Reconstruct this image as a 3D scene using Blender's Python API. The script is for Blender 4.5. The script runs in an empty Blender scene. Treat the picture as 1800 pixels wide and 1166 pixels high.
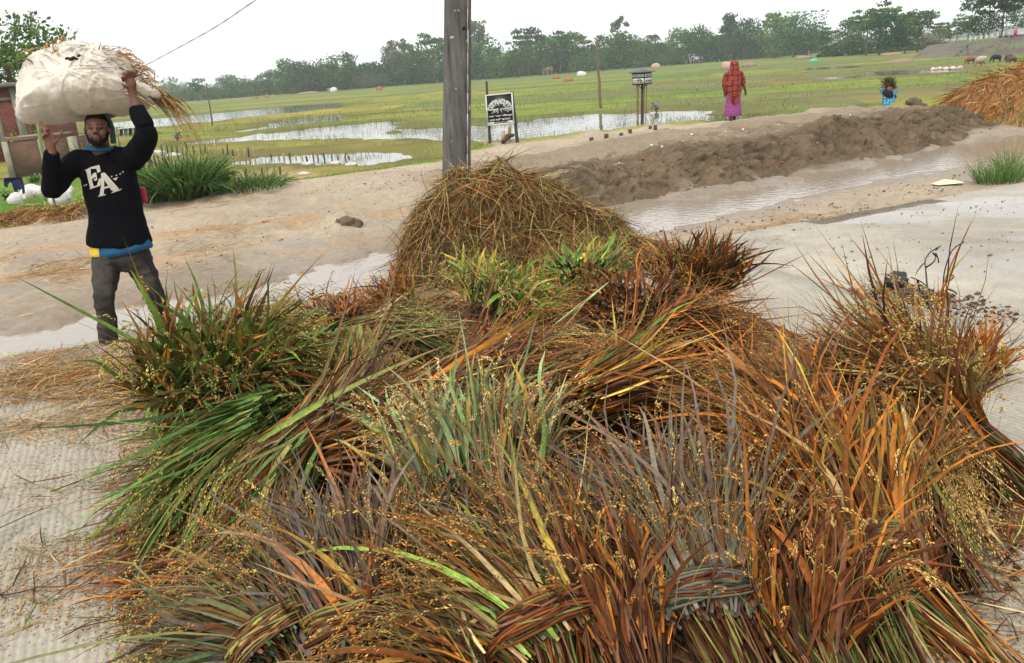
import bpy, bmesh, math, random
import numpy as np
from mathutils import Vector, Matrix
SC = bpy.context.scene
COL = SC.collection
rng = np.random.default_rng(11)
random.seed(5)
PI = math.pi
R_ = math.radians

# ------------------------------------------------------------------ camera
CAMZ = 1.6
FPX = 1450.0                       # focal length in pixels of the 1800 px wide photograph
ROLL = R_(4.33)
PITCH = math.atan((583 - 123) * math.cos(ROLL) / FPX)
_f = np.array([0, math.cos(PITCH), -math.sin(PITCH)])
_r0 = np.array([1.0, 0, 0]); _u0 = np.array([0, math.sin(PITCH), math.cos(PITCH)])
CR = math.cos(ROLL) * _r0 - math.sin(ROLL) * _u0
CU = math.sin(ROLL) * _r0 + math.cos(ROLL) * _u0
CP = np.array([0, 0, CAMZ])
cam = bpy.data.cameras.new('camera')
cam.sensor_fit = 'HORIZONTAL'; cam.sensor_width = 36.0
cam.lens = 36.0 * FPX / 1800.0
cam.clip_start = 0.05; cam.clip_end = 12000
camo = bpy.data.objects.new('camera', cam); COL.objects.link(camo)
camo.matrix_world = Matrix(((CR[0], CU[0], -_f[0], 0), (CR[1], CU[1], -_f[1], 0), (CR[2], CU[2], -_f[2], CAMZ), (0, 0, 0, 1)))
SC.camera = camo

# ------------------------------------------------------------------ sky, sun, exposure
SUN_EL, SUN_AZ = R_(58), R_(205)      # high soft sun behind thin cloud
w = bpy.data.worlds.new('World'); SC.world = w; w.use_nodes = True
nt = w.node_tree; nt.nodes.clear()
out = nt.nodes.new('ShaderNodeOutputWorld'); bg = nt.nodes.new('ShaderNodeBackground')
sky = nt.nodes.new('ShaderNodeTexSky'); sky.sky_type = 'NISHITA'; sky.sun_disc = False
sky.sun_elevation = SUN_EL; sky.sun_rotation = SUN_AZ
sky.air_density = 1.0; sky.dust_density = 6.0; sky.ozone_density = 1.0; sky.altitude = 0
hsv = nt.nodes.new('ShaderNodeHueSaturation'); hsv.inputs['Saturation'].default_value = 0.16
mx = nt.nodes.new('ShaderNodeMixRGB'); mx.blend_type = 'MIX'; mx.inputs[0].default_value = 0.62
mx.inputs[2].default_value = (12.75, 12.95, 13.0, 1)        # even cloud veil
nt.links.new(sky.outputs[0], hsv.inputs['Color']); nt.links.new(hsv.outputs[0], mx.inputs[1])
nt.links.new(mx.outputs[0], bg.inputs[0]); bg.inputs[1].default_value = 0.115
nt.links.new(bg.outputs[0], out.inputs[0])
sl = bpy.data.lights.new('sun', 'SUN'); sl.energy = 1.5; sl.angle = R_(14); sl.color = (1.0, 0.95, 0.87)
so = bpy.data.objects.new('sun', sl); COL.objects.link(so)
_sd = Vector((math.sin(SUN_AZ) * math.cos(SUN_EL), math.cos(SUN_AZ) * math.cos(SUN_EL), math.sin(SUN_EL)))
so.rotation_euler = (-_sd).to_track_quat('-Z', 'Y').to_euler(); so.location = (0, -20, 40)
SC.view_settings.view_transform = 'Standard'; SC.view_settings.look = 'None'
SC.view_settings.exposure = 0.36; SC.view_settings.gamma = 1.0; SC.view_settings.use_curve_mapping = False
SC.render.engine = 'CYCLES'
SC.cycles.max_bounces = 8; SC.cycles.transparent_max_bounces = 8; SC.cycles.volume_bounces = 1
SC.cycles.caustics_reflective = False; SC.cycles.caustics_refractive = False
SC.cycles.use_denoising = True

# ------------------------------------------------------------------ helpers: picture <-> place
def ray(px, py):
    return _f + CR * ((px - 900) / FPX) + CU * ((583 - py) / FPX)
def gp(px, py, z=0.0):                 # point of the level z under a picture point
    d = ray(px, py); t = (z - CAMZ) / d[2]; return CP + d * t
def at(px, py, y):                     # point at forward distance y
    d = ray(px, py); return CP + d * (y / d[1])
def nrm(a):
    a = np.asarray(a, float); return a / (np.linalg.norm(a, axis=-1, keepdims=True) + 1e-12)

# ------------------------------------------------------------------ helpers: noise
def _hash(ix, iy, iz, seed):
    n = (ix * 374761393 + iy * 668265263 + iz * 2147483647 + seed * 1274126177) & 0xffffffff
    n = ((n ^ (n >> 13)) * 1274126177) & 0xffffffff
    return ((n ^ (n >> 16)) & 0xffff) / 65535.0
def vnoise(x, y, z=None, seed=0):
    x = np.asarray(x, float); y = np.asarray(y, float)
    z = np.zeros_like(x) if z is None else np.asarray(z, float)
    xi = np.floor(x).astype(np.int64); yi = np.floor(y).astype(np.int64); zi = np.floor(z).astype(np.int64)
    fx, fy, fz = x - xi, y - yi, z - zi
    fx = fx * fx * (3 - 2 * fx); fy = fy * fy * (3 - 2 * fy); fz = fz * fz * (3 - 2 * fz)
    r = 0
    for a in (0, 1):
        for b in (0, 1):
            for c in (0, 1):
                r = r + _hash(xi + a, yi + b, zi + c, seed) * (fx if a else 1 - fx) * (fy if b else 1 - fy) * (fz if c else 1 - fz)
    return r * 2 - 1
def fbm(x, y, z=None, oct=4, seed=0, gain=0.5):
    r = 0; a = 1.0; f = 1.0
    x = np.asarray(x, float); y = np.asarray(y, float)
    for k in range(oct):
        ca, sa = math.cos(.6 + 1.1 * k), math.sin(.6 + 1.1 * k)       # turn each octave so no lattice shows
        r = r + a * vnoise((x * ca - y * sa) * f + 3.7 * k, (x * sa + y * ca) * f, None if z is None else np.asarray(z) * f, seed + k * 17)
        a *= gain; f *= 2.03
    return r
def sstep(a, b, x):
    t = np.clip((x - a) / (b - a), 0, 1); return t * t * (3 - 2 * t)
def polydist(x, y, poly):              # signed distance to a polygon, inside negative
    poly = np.asarray(poly, float); n = len(poly)
    d = np.full(x.shape, 1e9); s = np.zeros(x.shape, bool)
    for i in range(n):
        ax, ay = poly[i]; bx, by = poly[(i + 1) % n]
        ex, ey = bx - ax, by - ay
        t = np.clip(((x - ax) * ex + (y - ay) * ey) / (ex * ex + ey * ey + 1e-12), 0, 1)
        d = np.minimum(d, np.hypot(x - ax - t * ex, y - ay - t * ey))
        c = ((ay > y) != (by > y)) & (x < (bx - ax) * (y - ay) / (by - ay + 1e-12) + ax)
        s ^= c
    return np.where(s, -d, d)

# ------------------------------------------------------------------ helpers: objects
def empty(name, loc):
    o = bpy.data.objects.new(name, None); COL.objects.link(o); o.location = tuple(float(v) for v in loc)
    o.empty_display_size = 0.1; return o
def wloc(o):
    v = np.zeros(3)
    while o is not None:
        v += np.array(o.location); o = o.parent
    return v
def tag(o, label=None, cat=None, group=None, kind=None):
    if label: o['label'] = label
    if cat: o['category'] = cat
    if group: o['group'] = group
    if kind: o['kind'] = kind
    return o
def mk(name, V, F, mat, parent=None, col=None, smooth=True, origin=None, mats=None, midx=None):
    """one mesh object from world-space vertices; F is an index array or a list of them"""
    V = np.asarray(V, np.float64).reshape(-1, 3)
    Fs = F if isinstance(F, list) else [F]
    Fs = [np.asarray(f, np.int64) for f in Fs if len(f)]
    if parent is not None:
        o0 = wloc(parent); loc = np.zeros(3)
    else:
        o0 = np.array([V[:, 0].mean(), V[:, 1].mean(), V[:, 2].min()]) if origin is None else np.asarray(origin, float); loc = o0
    me = bpy.data.meshes.new(name)
    me.vertices.add(len(V)); me.vertices.foreach_set('co', (V - o0).astype(np.float32).ravel())
    nl = sum(f.size for f in Fs); nf = sum(len(f) for f in Fs)
    me.loops.add(nl); me.loops.foreach_set('vertex_index', np.concatenate([f.ravel() for f in Fs]).astype(np.int32))
    me.polygons.add(nf)
    tot = np.concatenate([np.full(len(f), f.shape[1]) for f in Fs])
    me.polygons.foreach_set('loop_start', (np.cumsum(tot) - tot).astype(np.int32))
    if smooth: me.polygons.foreach_set('use_smooth', np.ones(nf, bool))
    if col is not None:
        c = np.ones((len(V), 4), np.float32); c[:, :np.shape(col)[1]] = col
        a = me.color_attributes.new('Col', 'FLOAT_COLOR', 'POINT'); a.data.foreach_set('color', c.ravel())
    if mats:
        for m in mats: me.materials.append(m)
        if midx is not None: me.polygons.foreach_set('material_index', np.asarray(midx, np.int32))
    elif mat is not None: me.materials.append(mat)
    me.update(calc_edges=True); me.validate()
    o = bpy.data.objects.new(name, me); COL.objects.link(o)
    if parent is not None: o.parent = parent
    o.location = tuple(loc)
    return o
def copy_tree(o, parent=None):
    c = o.copy(); COL.objects.link(c); c.parent = parent
    for ch in list(o.children): copy_tree(ch, c)
    return c
class B:
    """collects shapes (vertices, faces, colours) for one mesh"""
    def __init__(s): s.V = []; s.T = []; s.Q = []; s.C = []; s.n = 0
    def add(s, V, T=None, Q=None, C=None):
        V = np.asarray(V, float).reshape(-1, 3)
        if T is not None and len(T): s.T.append(np.asarray(T, np.int64) + s.n)
        if Q is not None and len(Q): s.Q.append(np.asarray(Q, np.int64) + s.n)
        if C is None: C = (0.5, 0.5, 0.5)
        s.C.append(np.broadcast_to(np.asarray(C, float), (len(V), 3)).copy())
        s.V.append(V); s.n += len(V); return s
    def box(s, c, size, rot=None, C=None, axes=None):
        sx, sy, sz = [v / 2 for v in size]
        p = np.array([[x, y, z] for x in (-sx, sx) for y in (-sy, sy) for z in (-sz, sz)])
        if axes is not None: p = p @ np.asarray(axes, float)
        elif rot is not None: p = p @ np.array(Matrix.Rotation(rot, 3, 'Z')).T
        return s.add(p + np.asarray(c, float), Q=[[0, 1, 3, 2], [4, 6, 7, 5], [0, 4, 5, 1], [2, 3, 7, 6], [0, 2, 6, 4], [1, 5, 7, 3]], C=C)
    def tube(s, P, r, k=8, C=None, cap=True, ry=None, up=None):
        P = np.asarray(P, float); n = len(P); r = np.broadcast_to(np.asarray(r, float), (n,))
        ry = r if ry is None else np.broadcast_to(np.asarray(ry, float), (n,))
        t = nrm(np.gradient(P, axis=0)); ref = np.array([0, 0, 1.0]) if up is None else np.asarray(up, float)
        if up is None and abs(t[:, 2]).mean() > 0.85: ref = np.array([0, 1.0, 0])
        a = nrm(np.cross(t, ref)); b = np.cross(a, t)
        th = np.arange(k) * 2 * PI / k
        V = P[:, None] + a[:, None] * (np.cos(th)[None, :, None] * r[:, None, None]) + b[:, None] * (np.sin(th)[None, :, None] * ry[:, None, None])
        i = np.arange(n - 1)[:, None] * k; j = np.arange(k)[None]; j2 = (j + 1) % k
        Q = np.stack([i + j, i + j2, i + k + j2, i + k + j], -1).reshape(-1, 4)
        V = V.reshape(-1, 3); T = []
        if cap:
            V = np.vstack([V, P[0], P[-1]]); m = n * k
            for q in range(k):
                T.append([m, (q + 1) % k, q]); T.append([m + 1, (n - 1) * k + q, (n - 1) * k + (q + 1) % k])
        return s.add(V, T=T if T else None, Q=Q, C=C)
    def ball(s, c, r, k=12, C=None, axes=None):
        r = np.broadcast_to(np.asarray(r, float), (3,)); u = k; v = max(4, k // 2)
        th = np.arange(u) * 2 * PI / u; ph = np.linspace(0, PI, v + 1)[1:-1]
        p = np.stack([np.sin(ph)[:, None] * np.cos(th), np.sin(ph)[:, None] * np.sin(th), np.cos(ph)[:, None] + 0 * th], -1).reshape(-1, 3)
        p = np.vstack([p, [0, 0, 1], [0, 0, -1]]) * r
        if axes is not None: p = p @ np.asarray(axes, float)
        i = np.arange(v - 2)[:, None] * u; j = np.arange(u)[None]; j2 = (j + 1) % u
        Q = np.stack([i + j, i + u + j, i + u + j2, i + j2], -1).reshape(-1, 4)
        m = (v - 1) * u; T = [[m, q, (q + 1) % u] for q in range(u)] + [[m + 1, (v - 2) * u + (q + 1) % u, (v - 2) * u + q] for q in range(u)]
        return s.add(p + np.asarray(c, float), T=T, Q=Q, C=C)
    def arrays(s):
        V = np.vstack(s.V); C = np.vstack(s.C); F = []
        if s.T: F.append(np.vstack(s.T))
        if s.Q: F.append(np.vstack(s.Q))
        return V, F, C
    def build(s, name, mat, parent=None, smooth=True, col=True, origin=None):
        V, F, C = s.arrays()
        return mk(name, V, F, mat, parent, C if col else None, smooth, origin)
def remesh(o, voxel, smooth=4, fac=0.5, deci=None):
    """fuse an object's shapes into one continuous surface"""
    m = o.modifiers.new('r', 'REMESH'); m.mode = 'VOXEL'; m.voxel_size = voxel; m.use_smooth_shade = True
    if smooth:
        s = o.modifiers.new('s', 'SMOOTH'); s.factor = fac; s.iterations = smooth
    if deci:
        d = o.modifiers.new('d', 'DECIMATE'); d.ratio = deci
    dg = bpy.context.evaluated_depsgraph_get(); ev = o.evaluated_get(dg)
    me = bpy.data.meshes.new_from_object(ev, depsgraph=dg)
    mats = [x for x in o.data.materials]
    o.modifiers.clear(); old = o.data; o.data = me; bpy.data.meshes.remove(old)
    me.materials.clear()
    for x in mats: me.materials.append(x)
    me.polygons.foreach_set('use_smooth', np.ones(len(me.polygons), bool))
    return o
def verts(o):
    a = np.zeros(len(o.data.vertices) * 3, np.float32); o.data.vertices.foreach_get('co', a); return a.reshape(-1, 3).astype(float)
def setverts(o, V):
    o.data.vertices.foreach_set('co', V.astype(np.float32).ravel()); o.data.update()
def setcol(o, C):
    me = o.data
    c = np.ones((len(me.vertices), 4), np.float32); c[:, :3] = C
    a = me.color_attributes.get('Col') or me.color_attributes.new('Col', 'FLOAT_COLOR', 'POINT')
    a.data.foreach_set('color', c.ravel())

# ------------------------------------------------------------------ helpers: materials
def M(name, color=None, rough=0.8, attr=False, ns=8.0, na=0.25, bump=0.0, bs=30.0, spec=0.3, trans=0.0, hue=None, det=5.0, wet=False, metal=0.0):
    m = bpy.data.materials.new(name); m.use_nodes = True; t = m.node_tree; t.nodes.clear(); N = t.nodes.new; L = t.links.new
    o = N('ShaderNodeOutputMaterial'); p = N('ShaderNodeBsdfPrincipled'); p.inputs['Roughness'].default_value = rough
    p.inputs['Specular IOR Level'].default_value = spec; p.inputs['Metallic'].default_value = metal
    tc = N('ShaderNodeTexCoord')
    if attr:
        c = N('ShaderNodeAttribute'); c.attribute_name = 'Col'; src = c.outputs['Color']
    else:
        c = N('ShaderNodeRGB'); c.outputs[0].default_value = (*color, 1); src = c.outputs[0]
    nz = N('ShaderNodeTexNoise'); nz.inputs['Scale'].default_value = ns; nz.inputs['Detail'].default_value = det
    nz.inputs['Roughness'].default_value = 0.62
    L(tc.outputs['Object'], nz.inputs['Vector'])
    mr = N('ShaderNodeMapRange'); mr.inputs[1].default_value = 0.25; mr.inputs[2].default_value = 0.75
    mr.inputs[3].default_value = 1 - na; mr.inputs[4].default_value = 1 + na
    L(nz.outputs['Fac'], mr.inputs[0])
    mu = N('ShaderNodeVectorMath'); mu.operation = 'SCALE'; L(src, mu.inputs[0]); L(mr.outputs[0], mu.inputs['Scale'])
    fin = mu.outputs[0]
    if hue is not None:                      # second tone in blotches
        n2 = N('ShaderNodeTexNoise'); n2.inputs['Scale'].default_value = ns * 0.37; n2.inputs['Detail'].default_value = 3
        L(tc.outputs['Object'], n2.inputs['Vector'])
        r2 = N('ShaderNodeMapRange'); r2.inputs[1].default_value = 0.45; r2.inputs[2].default_value = 0.68; L(n2.outputs['Fac'], r2.inputs[0])
        mm = N('ShaderNodeMixRGB'); L(r2.outputs[0], mm.inputs[0]); L(fin, mm.inputs[1]); mm.inputs[2].default_value = (*hue, 1); fin = mm.outputs[0]
    L(fin, p.inputs['Base Color'])
    if wet:                                  # alpha of the colour attribute holds the gloss of standing moisture
        r3 = N('ShaderNodeMapRange'); r3.inputs[3].default_value = rough; r3.inputs[4].default_value = 0.16
        L(c.outputs['Alpha'], r3.inputs[0]); L(r3.outputs[0], p.inputs['Roughness'])
    if bump:
        nb = N('ShaderNodeTexNoise'); nb.inputs['Scale'].default_value = bs; nb.inputs['Detail'].default_value = 6; nb.inputs['Roughness'].default_value = 0.65
        L(tc.outputs['Object'], nb.inputs['Vector'])
        bu = N('ShaderNodeBump'); bu.inputs['Strength'].default_value = 1.0; bu.inputs['Distance'].default_value = bump
        L(nb.outputs['Fac'], bu.inputs['Height']); L(bu.outputs[0], p.inputs['Normal'])
    if trans:
        tr = N('ShaderNodeBsdfTranslucent'); L(fin, tr.inputs['Color']); ms = N('ShaderNodeMixShader'); ms.inputs[0].default_value = trans
        L(p.outputs[0], ms.inputs[1]); L(tr.outputs[0], ms.inputs[2]); L(ms.outputs[0], o.inputs[0])
    else: L(p.outputs[0], o.inputs[0])
    return m
# ================================================================== SETTING
OU = np.array([-2.76, 5.49]); EU = np.array([0.9197, 0.3927]); EV = np.array([-0.3927, 0.9197])   # the road's edge and its direction
def uv(x, y):
    dx, dy = np.asarray(x) - OU[0], np.asarray(y) - OU[1]
    return dx * EU[0] + dy * EU[1], dx * EV[0] + dy * EV[1]
def xy(u, v):
    return OU[0] + np.asarray(u) * EU[0] + np.asarray(v) * EV[0], OU[1] + np.asarray(u) * EU[1] + np.asarray(v) * EV[1]
ZF = -1.1                                            # level of the fields
ZW = ZF - 0.07                                       # level of the water
def edge_v(u): return np.interp(u, [-40, -8, -1.6, .7, 3.3, 6.2, 8.1, 11, 13.2, 14.6, 16, 20, 60], [6.0, 7.0, 7.8, 8.58, 9.1, 9.7, 12.0, 12.1, 11.7, 11.0, 8.0, 6.8, 6.5])
def bank_v(u): return np.interp(u, [3, 5.2, 8, 12, 15.3, 25, 60], [3.0, 3.1, 3.2, 3.8, 4.65, 6.0, 8.0])
def bank_h(u): return np.interp(u, [3.6, 5.0, 6.2, 8, 12, 15, 17, 22, 60], [0, .13, .21, .29, .32, .29, .22, .14, .08])
PONDS_PX = [
 [(905,252),(1000,244),(1100,229),(1180,216),(1262,207),(1262,194),(1150,197),(1050,201),(950,211),(820,224),(700,232),(700,243),(820,247)],
 [(285,262),(400,252),(500,244),(620,243),(700,246),(700,218),(690,214),(600,221),(500,232),(400,244),(290,255)],
 [(200,228),(300,221),(420,208),(520,197),(590,190),(597,182),(520,186),(420,196),(300,207),(200,216)],
 [(440,287),(560,293),(650,290),(688,281),(660,272),(560,273),(440,277)],
 [(455,228),(520,219),(608,209),(600,204),(520,211),(455,222)],
 [(1428,123),(1505,119),(1505,116),(1428,119)],
 [(1522,134),(1600,133),(1672,127),(1660,122),(1600,124),(1540,127)],
 [(1412,141),(1500,138),(1500,134),(1412,138)],
 [(1262,214),(1330,211),(1335,206),(1262,207)],
]
PONDS = [np.array([gp(px, py, ZW)[:2] for px, py in p]) for p in PONDS_PX]
def pond_sd(x, y):
    d = np.full(np.shape(x), 1e9)
    for p in PONDS: d = np.minimum(d, polydist(x, y, p))
    return d
def pud_bounds(u):
    return np.interp(u, [-8, -1, 2.4, 5, 8, 11, 20], [.55, .62, 1.1, 1.2, 1.8, 1.95, 2.3]), np.interp(u, [-8, -1, 2.4, 5, 8, 11, 20], [1.35, 1.4, 1.95, 2.55, 2.6, 3.1, 3.4])
ZPUD = -0.112
def ground_z(x, y, fine=True):
    x = np.asarray(x, float); y = np.asarray(y, float)
    u, v = uv(x, y); e = v - edge_v(u)
    r = np.hypot(x, y)
    z = np.full(x.shape, -0.14)
    # verge, puddle, mud track
    n1 = fbm(x * 1.3, y * 1.3, oct=4, seed=3); n2 = fbm(x * 5, y * 5, oct=3, seed=9)
    a, b = pud_bounds(u)
    verge = -0.085 + 0.03 * n1 + 0.010 * n2
    z = np.where(v > -0.25, verge, z)
    pm = sstep(a - .35, a + .12, v + .34 * n1 + .12 * n2) * (1 - sstep(b - .12, b + .4, v + .40 * n1 + .15 * n2))
    z = np.where(v > 0, z - 0.075 * pm, z)
    track = -0.01 + 0.035 * n1 + 0.012 * n2 + 0.03 * np.sin(v * 3.1 + n1 * 1.5)
    for (rv, rw) in ((3.9, .13), (5.3, .13), (6.6, .10)):          # wheel ruts in the mud lane
        track = track - (.045 + .02 * n2) * np.exp(-((v - rv - .25 * np.sin(u * .45 + rv)) / rw) ** 2) + .022 * np.exp(-((v - rv - .26 - .25 * np.sin(u * .45 + rv)) / .1) ** 2)
    tm = sstep(b + .1, b + 1.3, v)
    z = np.where(v > 0, z * (1 - tm) + track * tm, z)
    # mud bank pushed up along the wet lane
    bv, bh = bank_v(u), bank_h(u)
    q = v - bv + 0.22 * fbm(x * 1.1, y * 1.1, oct=4, seed=21)
    prof = sstep(-.12, .6, q) * (1 - .35 * sstep(1.0, 2.2, q)) * (1 - sstep(4.0, 7.0, q)) + .35 * np.exp(-((q - 3.2) / .6) ** 2)
    lump = 1 + .20 * fbm(x * 1.5, y * 1.5, oct=4, seed=31, gain=.5)
    z = np.where(v > 0, z + bh * prof * lump, z)
    if fine:
        rough = bh * sstep(-.25, .15, q) * (1 - sstep(2.2, 4.5, q))
        z = z + rough * .35 * (.30 * fbm(x * 4.0, y * 4.0, oct=5, seed=41, gain=.66) - .38 * np.clip(np.abs(fbm(x * 2.6, y * 2.6, oct=3, seed=45)) - .12, -1, .0))
    # small mud heap beside the track
    hx, hy = gp(610, 398)[:2]
    z = z + .16 * np.exp(-(((x - hx) / .42) ** 2 + ((y - hy) / .35) ** 2)) * (1 + .5 * n2)
    # slope down to the fields
    yard = sstep(4.5, -1.0, u) * (1 - sstep(45, 90, r))
    lo = ZF + .42 * yard
    width = 5.0 + 5 * yard
    s = sstep(0, width, e + .35 * n1 * sstep(0, 1, np.abs(e)))
    z = np.where(e > -.6, z * (1 - s) + lo * s, z)
    far = sstep(3, 8, e)
    z = z + far * (0.05 * fbm(x * .35, y * .35, oct=3, seed=51) * (1 - sstep(60, 160, r)))
    # pond beds
    sd = pond_sd(x, y) + .9 * fbm(x * .55, y * .55, oct=4, seed=61) * np.clip(r / 40, .3, 1.6)
    pd_ = 1 - sstep(-.9, .9, sd / np.clip(r / 40, .45, 3))
    z = np.where(e > 1, z * (1 - pd_) + (ZW - .16) * pd_, z)
    z = np.where(e > 1, np.where(pd_ < .12, np.maximum(z, ZW + .03), z), z)
    return z
def gz(x, y):
    return float(ground_z(np.array([x]), np.array([y]))[0])
# tessellation: fine near the viewer's place, coarser far off, all the way to the horizon
th = np.radians(np.concatenate([np.linspace(-150, -44, 22, endpoint=False), np.linspace(-44, 44, 430), np.linspace(44, 150, 23)[1:]]))
rr = np.concatenate([np.array([.3, .7, 1.1]), np.geomspace(1.5, 4.8, 26, endpoint=False), np.geomspace(4.8, 26, 200, endpoint=False), np.geomspace(26, 420, 130, endpoint=False), np.geomspace(420, 1800, 14)])
TH, RR = np.meshgrid(th, rr)
gx, gy = RR * np.sin(TH), RR * np.cos(TH)
gzz = ground_z(gx, gy)
gu, gv = uv(gx, gy); ge = gv - edge_v(gu)
def lerp3(a, b, t): return np.asarray(a) * (1 - t[..., None]) + np.asarray(b) * t[..., None]
nA = fbm(gx * 1.1, gy * 1.1, oct=5, seed=71); nB = fbm(gx * .35, gy * .35, oct=4, seed=72); nC = fbm(gx * 6, gy * 6, oct=3, seed=73)
mud = np.broadcast_to(np.array([.335, .272, .197]), gx.shape + (3,)) * (1 + .13 * nA + .06 * nC)[..., None]
ga, gb_ = pud_bounds(gu)
wetm = np.clip(sstep(ga - 1.0, ga, gv + .4 * nA) * (1 - sstep(gb_, gb_ + 1.7, gv + .4 * nA)) + .8 * sstep(.15, .5, nA + .5 * nB) * (1 - sstep(5, 8, gv)), 0, 1) * (gv > 0)
mud = lerp3(mud, np.array([.20, .163, .125]), .8 * wetm)
# debris-strewn verge by the slab and straw litter on the mud
lit = (gv > 0) * (1 - sstep(0.3, 1.3, gv)) * sstep(-.1, .5, nA + .6 * nC) * sstep(1.0, 4.0, gu)
mud = lerp3(mud, np.array([.22, .135, .07]), .75 * lit)
strawm = sstep(.05, .55, fbm(gu * .45, gv * 1.6, oct=4, seed=81)) * (1 - sstep(4.5, 7.0, gv)) * (gv > 0) * (1 - sstep(2.0, 4.5, gu)) * (1 - .9 * wetm)
mud = lerp3(mud, np.array([.36, .20, .085]), .55 * strawm)
q = gv - bank_v(gu) + .22 * nA
bankm = sstep(-.35, .1, q) * (1 - .5 * sstep(.7, 1.6, q + .3 * nA)) * (1 - sstep(3.0, 6.0, q + .6 * nB)) * sstep(.02, .12, bank_h(gu))
mud = lerp3(mud, np.array([.098, .064, .034]), bankm * (.86 + .14 * np.clip(nC, -1, 1)))
# fields: plots of young rice and fallow, each with its own green
ang = R_(-14); fx = gx * math.cos(ang) + gy * math.sin(ang); fy = -gx * math.sin(ang) + gy * math.cos(ang)
wob = 2.5 * vnoise(gx * .03, gy * .03, seed=90)
py_ = (fy + wob) / np.where(fy < 70, 8.5, 15.0); px_ = (fx + 3 * vnoise(gx * .02, gy * .02, seed=91)) / 34.0 + .37 * np.floor(py_)
pid = _hash(np.floor(px_).astype(np.int64), np.floor(py_).astype(np.int64), 0, 93)
pal = np.array([[.20, .26, .055], [.145, .225, .055], [.27, .27, .065], [.165, .215, .07], [.13, .195, .055], [.33, .29, .075], [.18, .19, .085]])
fieldc = pal[(pid * 6.99).astype(int)]
bund = np.minimum(np.abs(py_ - np.round(py_)) * np.where(fy < 70, 8.5, 15.0), 1e9)
fieldc = lerp3(fieldc, np.array([.15, .15, .075]), .8 * (1 - sstep(.25, .75, bund)) * (RR < 200))
fieldc = fieldc * (1 + .20 * fbm(gx * .5, gy * 1.3, oct=4, seed=95) + .10 * nA)[..., None]
fieldc = lerp3(fieldc, np.array([.20, .165, .10]), .55 * sstep(.25, .7, fbm(gx * .05, gy * .12, oct=4, seed=96)))
fieldc = lerp3(fieldc, np.array([.155, .215, .075]), .55 * sstep(80, 260, RR))
sdp = pond_sd(gx, gy)
fieldc = lerp3(fieldc, np.array([.15, .135, .055]), .7 * (1 - sstep(.3, 5.5, sdp + 2.0 * nB)) * (RR < 130))
grass = np.broadcast_to(np.array([.12, .25, .035]), gx.shape + (3,)) * (1 + .25 * nA + .15 * nB)[..., None]
gm = (1 - sstep(3.0, 9.0, ge + 2 * nB)) * (1 - .75 * sstep(4, 9, gu)) + sstep(4.5, -1.0, gu) * (1 - sstep(22, 46, RR + 6 * nB))
fieldc = lerp3(fieldc, grass, np.clip(gm, 0, 1))
# bare sandy spit beyond the grass, and trodden earth round the house
sp = 1 - sstep(-.6, .8, polydist(gx, gy, [gp(a, b, -.9)[:2] for a, b in [(385, 292), (470, 290), (600, 298), (640, 296), (560, 306), (470, 310), (400, 306)]]) + .8 * nA)
fieldc = lerp3(fieldc, np.array([.46, .34, .22]), sp)
sp2 = 1 - sstep(-1.5, 1.5, polydist(gx, gy, [gp(a, b, -.8)[:2] for a, b in [(40, 306), (150, 296), (280, 268), (330, 262), (330, 285), (240, 300), (120, 316)]]) + 1.5 * nA)
fieldc = lerp3(fieldc, np.array([.40, .29, .19]), .85 * sp2)
fieldc = fieldc * np.array([.76, .73, .58])
em = sstep(-.15, .35, ge + .35 * nA + .2 * nC)
colr = lerp3(mud, fieldc, em)
alpha = np.clip(.85 * wetm * (1 - em) * (1 - np.clip(1.3 * bankm, 0, 1)) * sstep(-.2, .4, nA + .3), 0, 1)
nr, nth = gx.shape
ii = np.arange(nr - 1)[:, None] * nth; jj = np.arange(nth - 1)[None]
FQ = np.stack([ii + jj, ii + nth + jj, ii + nth + jj + 1, ii + jj + 1], -1).reshape(-1, 4)
C4 = np.concatenate([colr, alpha[..., None]], -1).reshape(-1, 4)
m_ground = M('earth_and_grass', attr=True, rough=.92, ns=14, na=.22, bump=.016, bs=20, spec=.10, wet=True, det=8)
ground = mk('ground', np.stack([gx, gy, gzz], -1).reshape(-1, 3), FQ, m_ground, None, C4, True, origin=(0, 0, 0))
tag(ground, kind='structure')

# ------------------------------------------------------------------ the dug bank: its rough crust of clods, cut face and crumbs
ub = np.linspace(3.6, 18.5, 460); qb = np.concatenate([np.linspace(-.42, 1.1, 70, endpoint=False), np.linspace(1.1, 3.6, 50)]); UB, QB = np.meshgrid(ub, qb); VB = bank_v(UB) + QB; XB, YB = xy(UB, VB)
ZB = ground_z(XB, YB, fine=False); wob_ = QB + .22 * fbm(XB * 1.1, YB * 1.1, oct=4, seed=21)
fm = sstep(-.40, -.05, wob_) * (1 - sstep(1.8, 3.5, QB)) * sstep(3.6, 5.2, UB) * (1 - sstep(16.5, 18.5, UB)); face = sstep(-.15, .1, wob_) * (1 - sstep(.55, 1.2, wob_))
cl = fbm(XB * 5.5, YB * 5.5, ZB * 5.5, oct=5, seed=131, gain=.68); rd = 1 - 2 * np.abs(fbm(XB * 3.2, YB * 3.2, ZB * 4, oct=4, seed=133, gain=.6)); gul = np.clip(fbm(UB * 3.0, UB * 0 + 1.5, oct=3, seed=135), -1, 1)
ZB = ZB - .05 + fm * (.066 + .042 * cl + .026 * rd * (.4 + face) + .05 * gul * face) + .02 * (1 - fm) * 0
nxb = .05 * face * cl + .03 * face * rd; XB = XB - EV[0] * nxb; YB = YB - EV[1] * nxb
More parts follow.
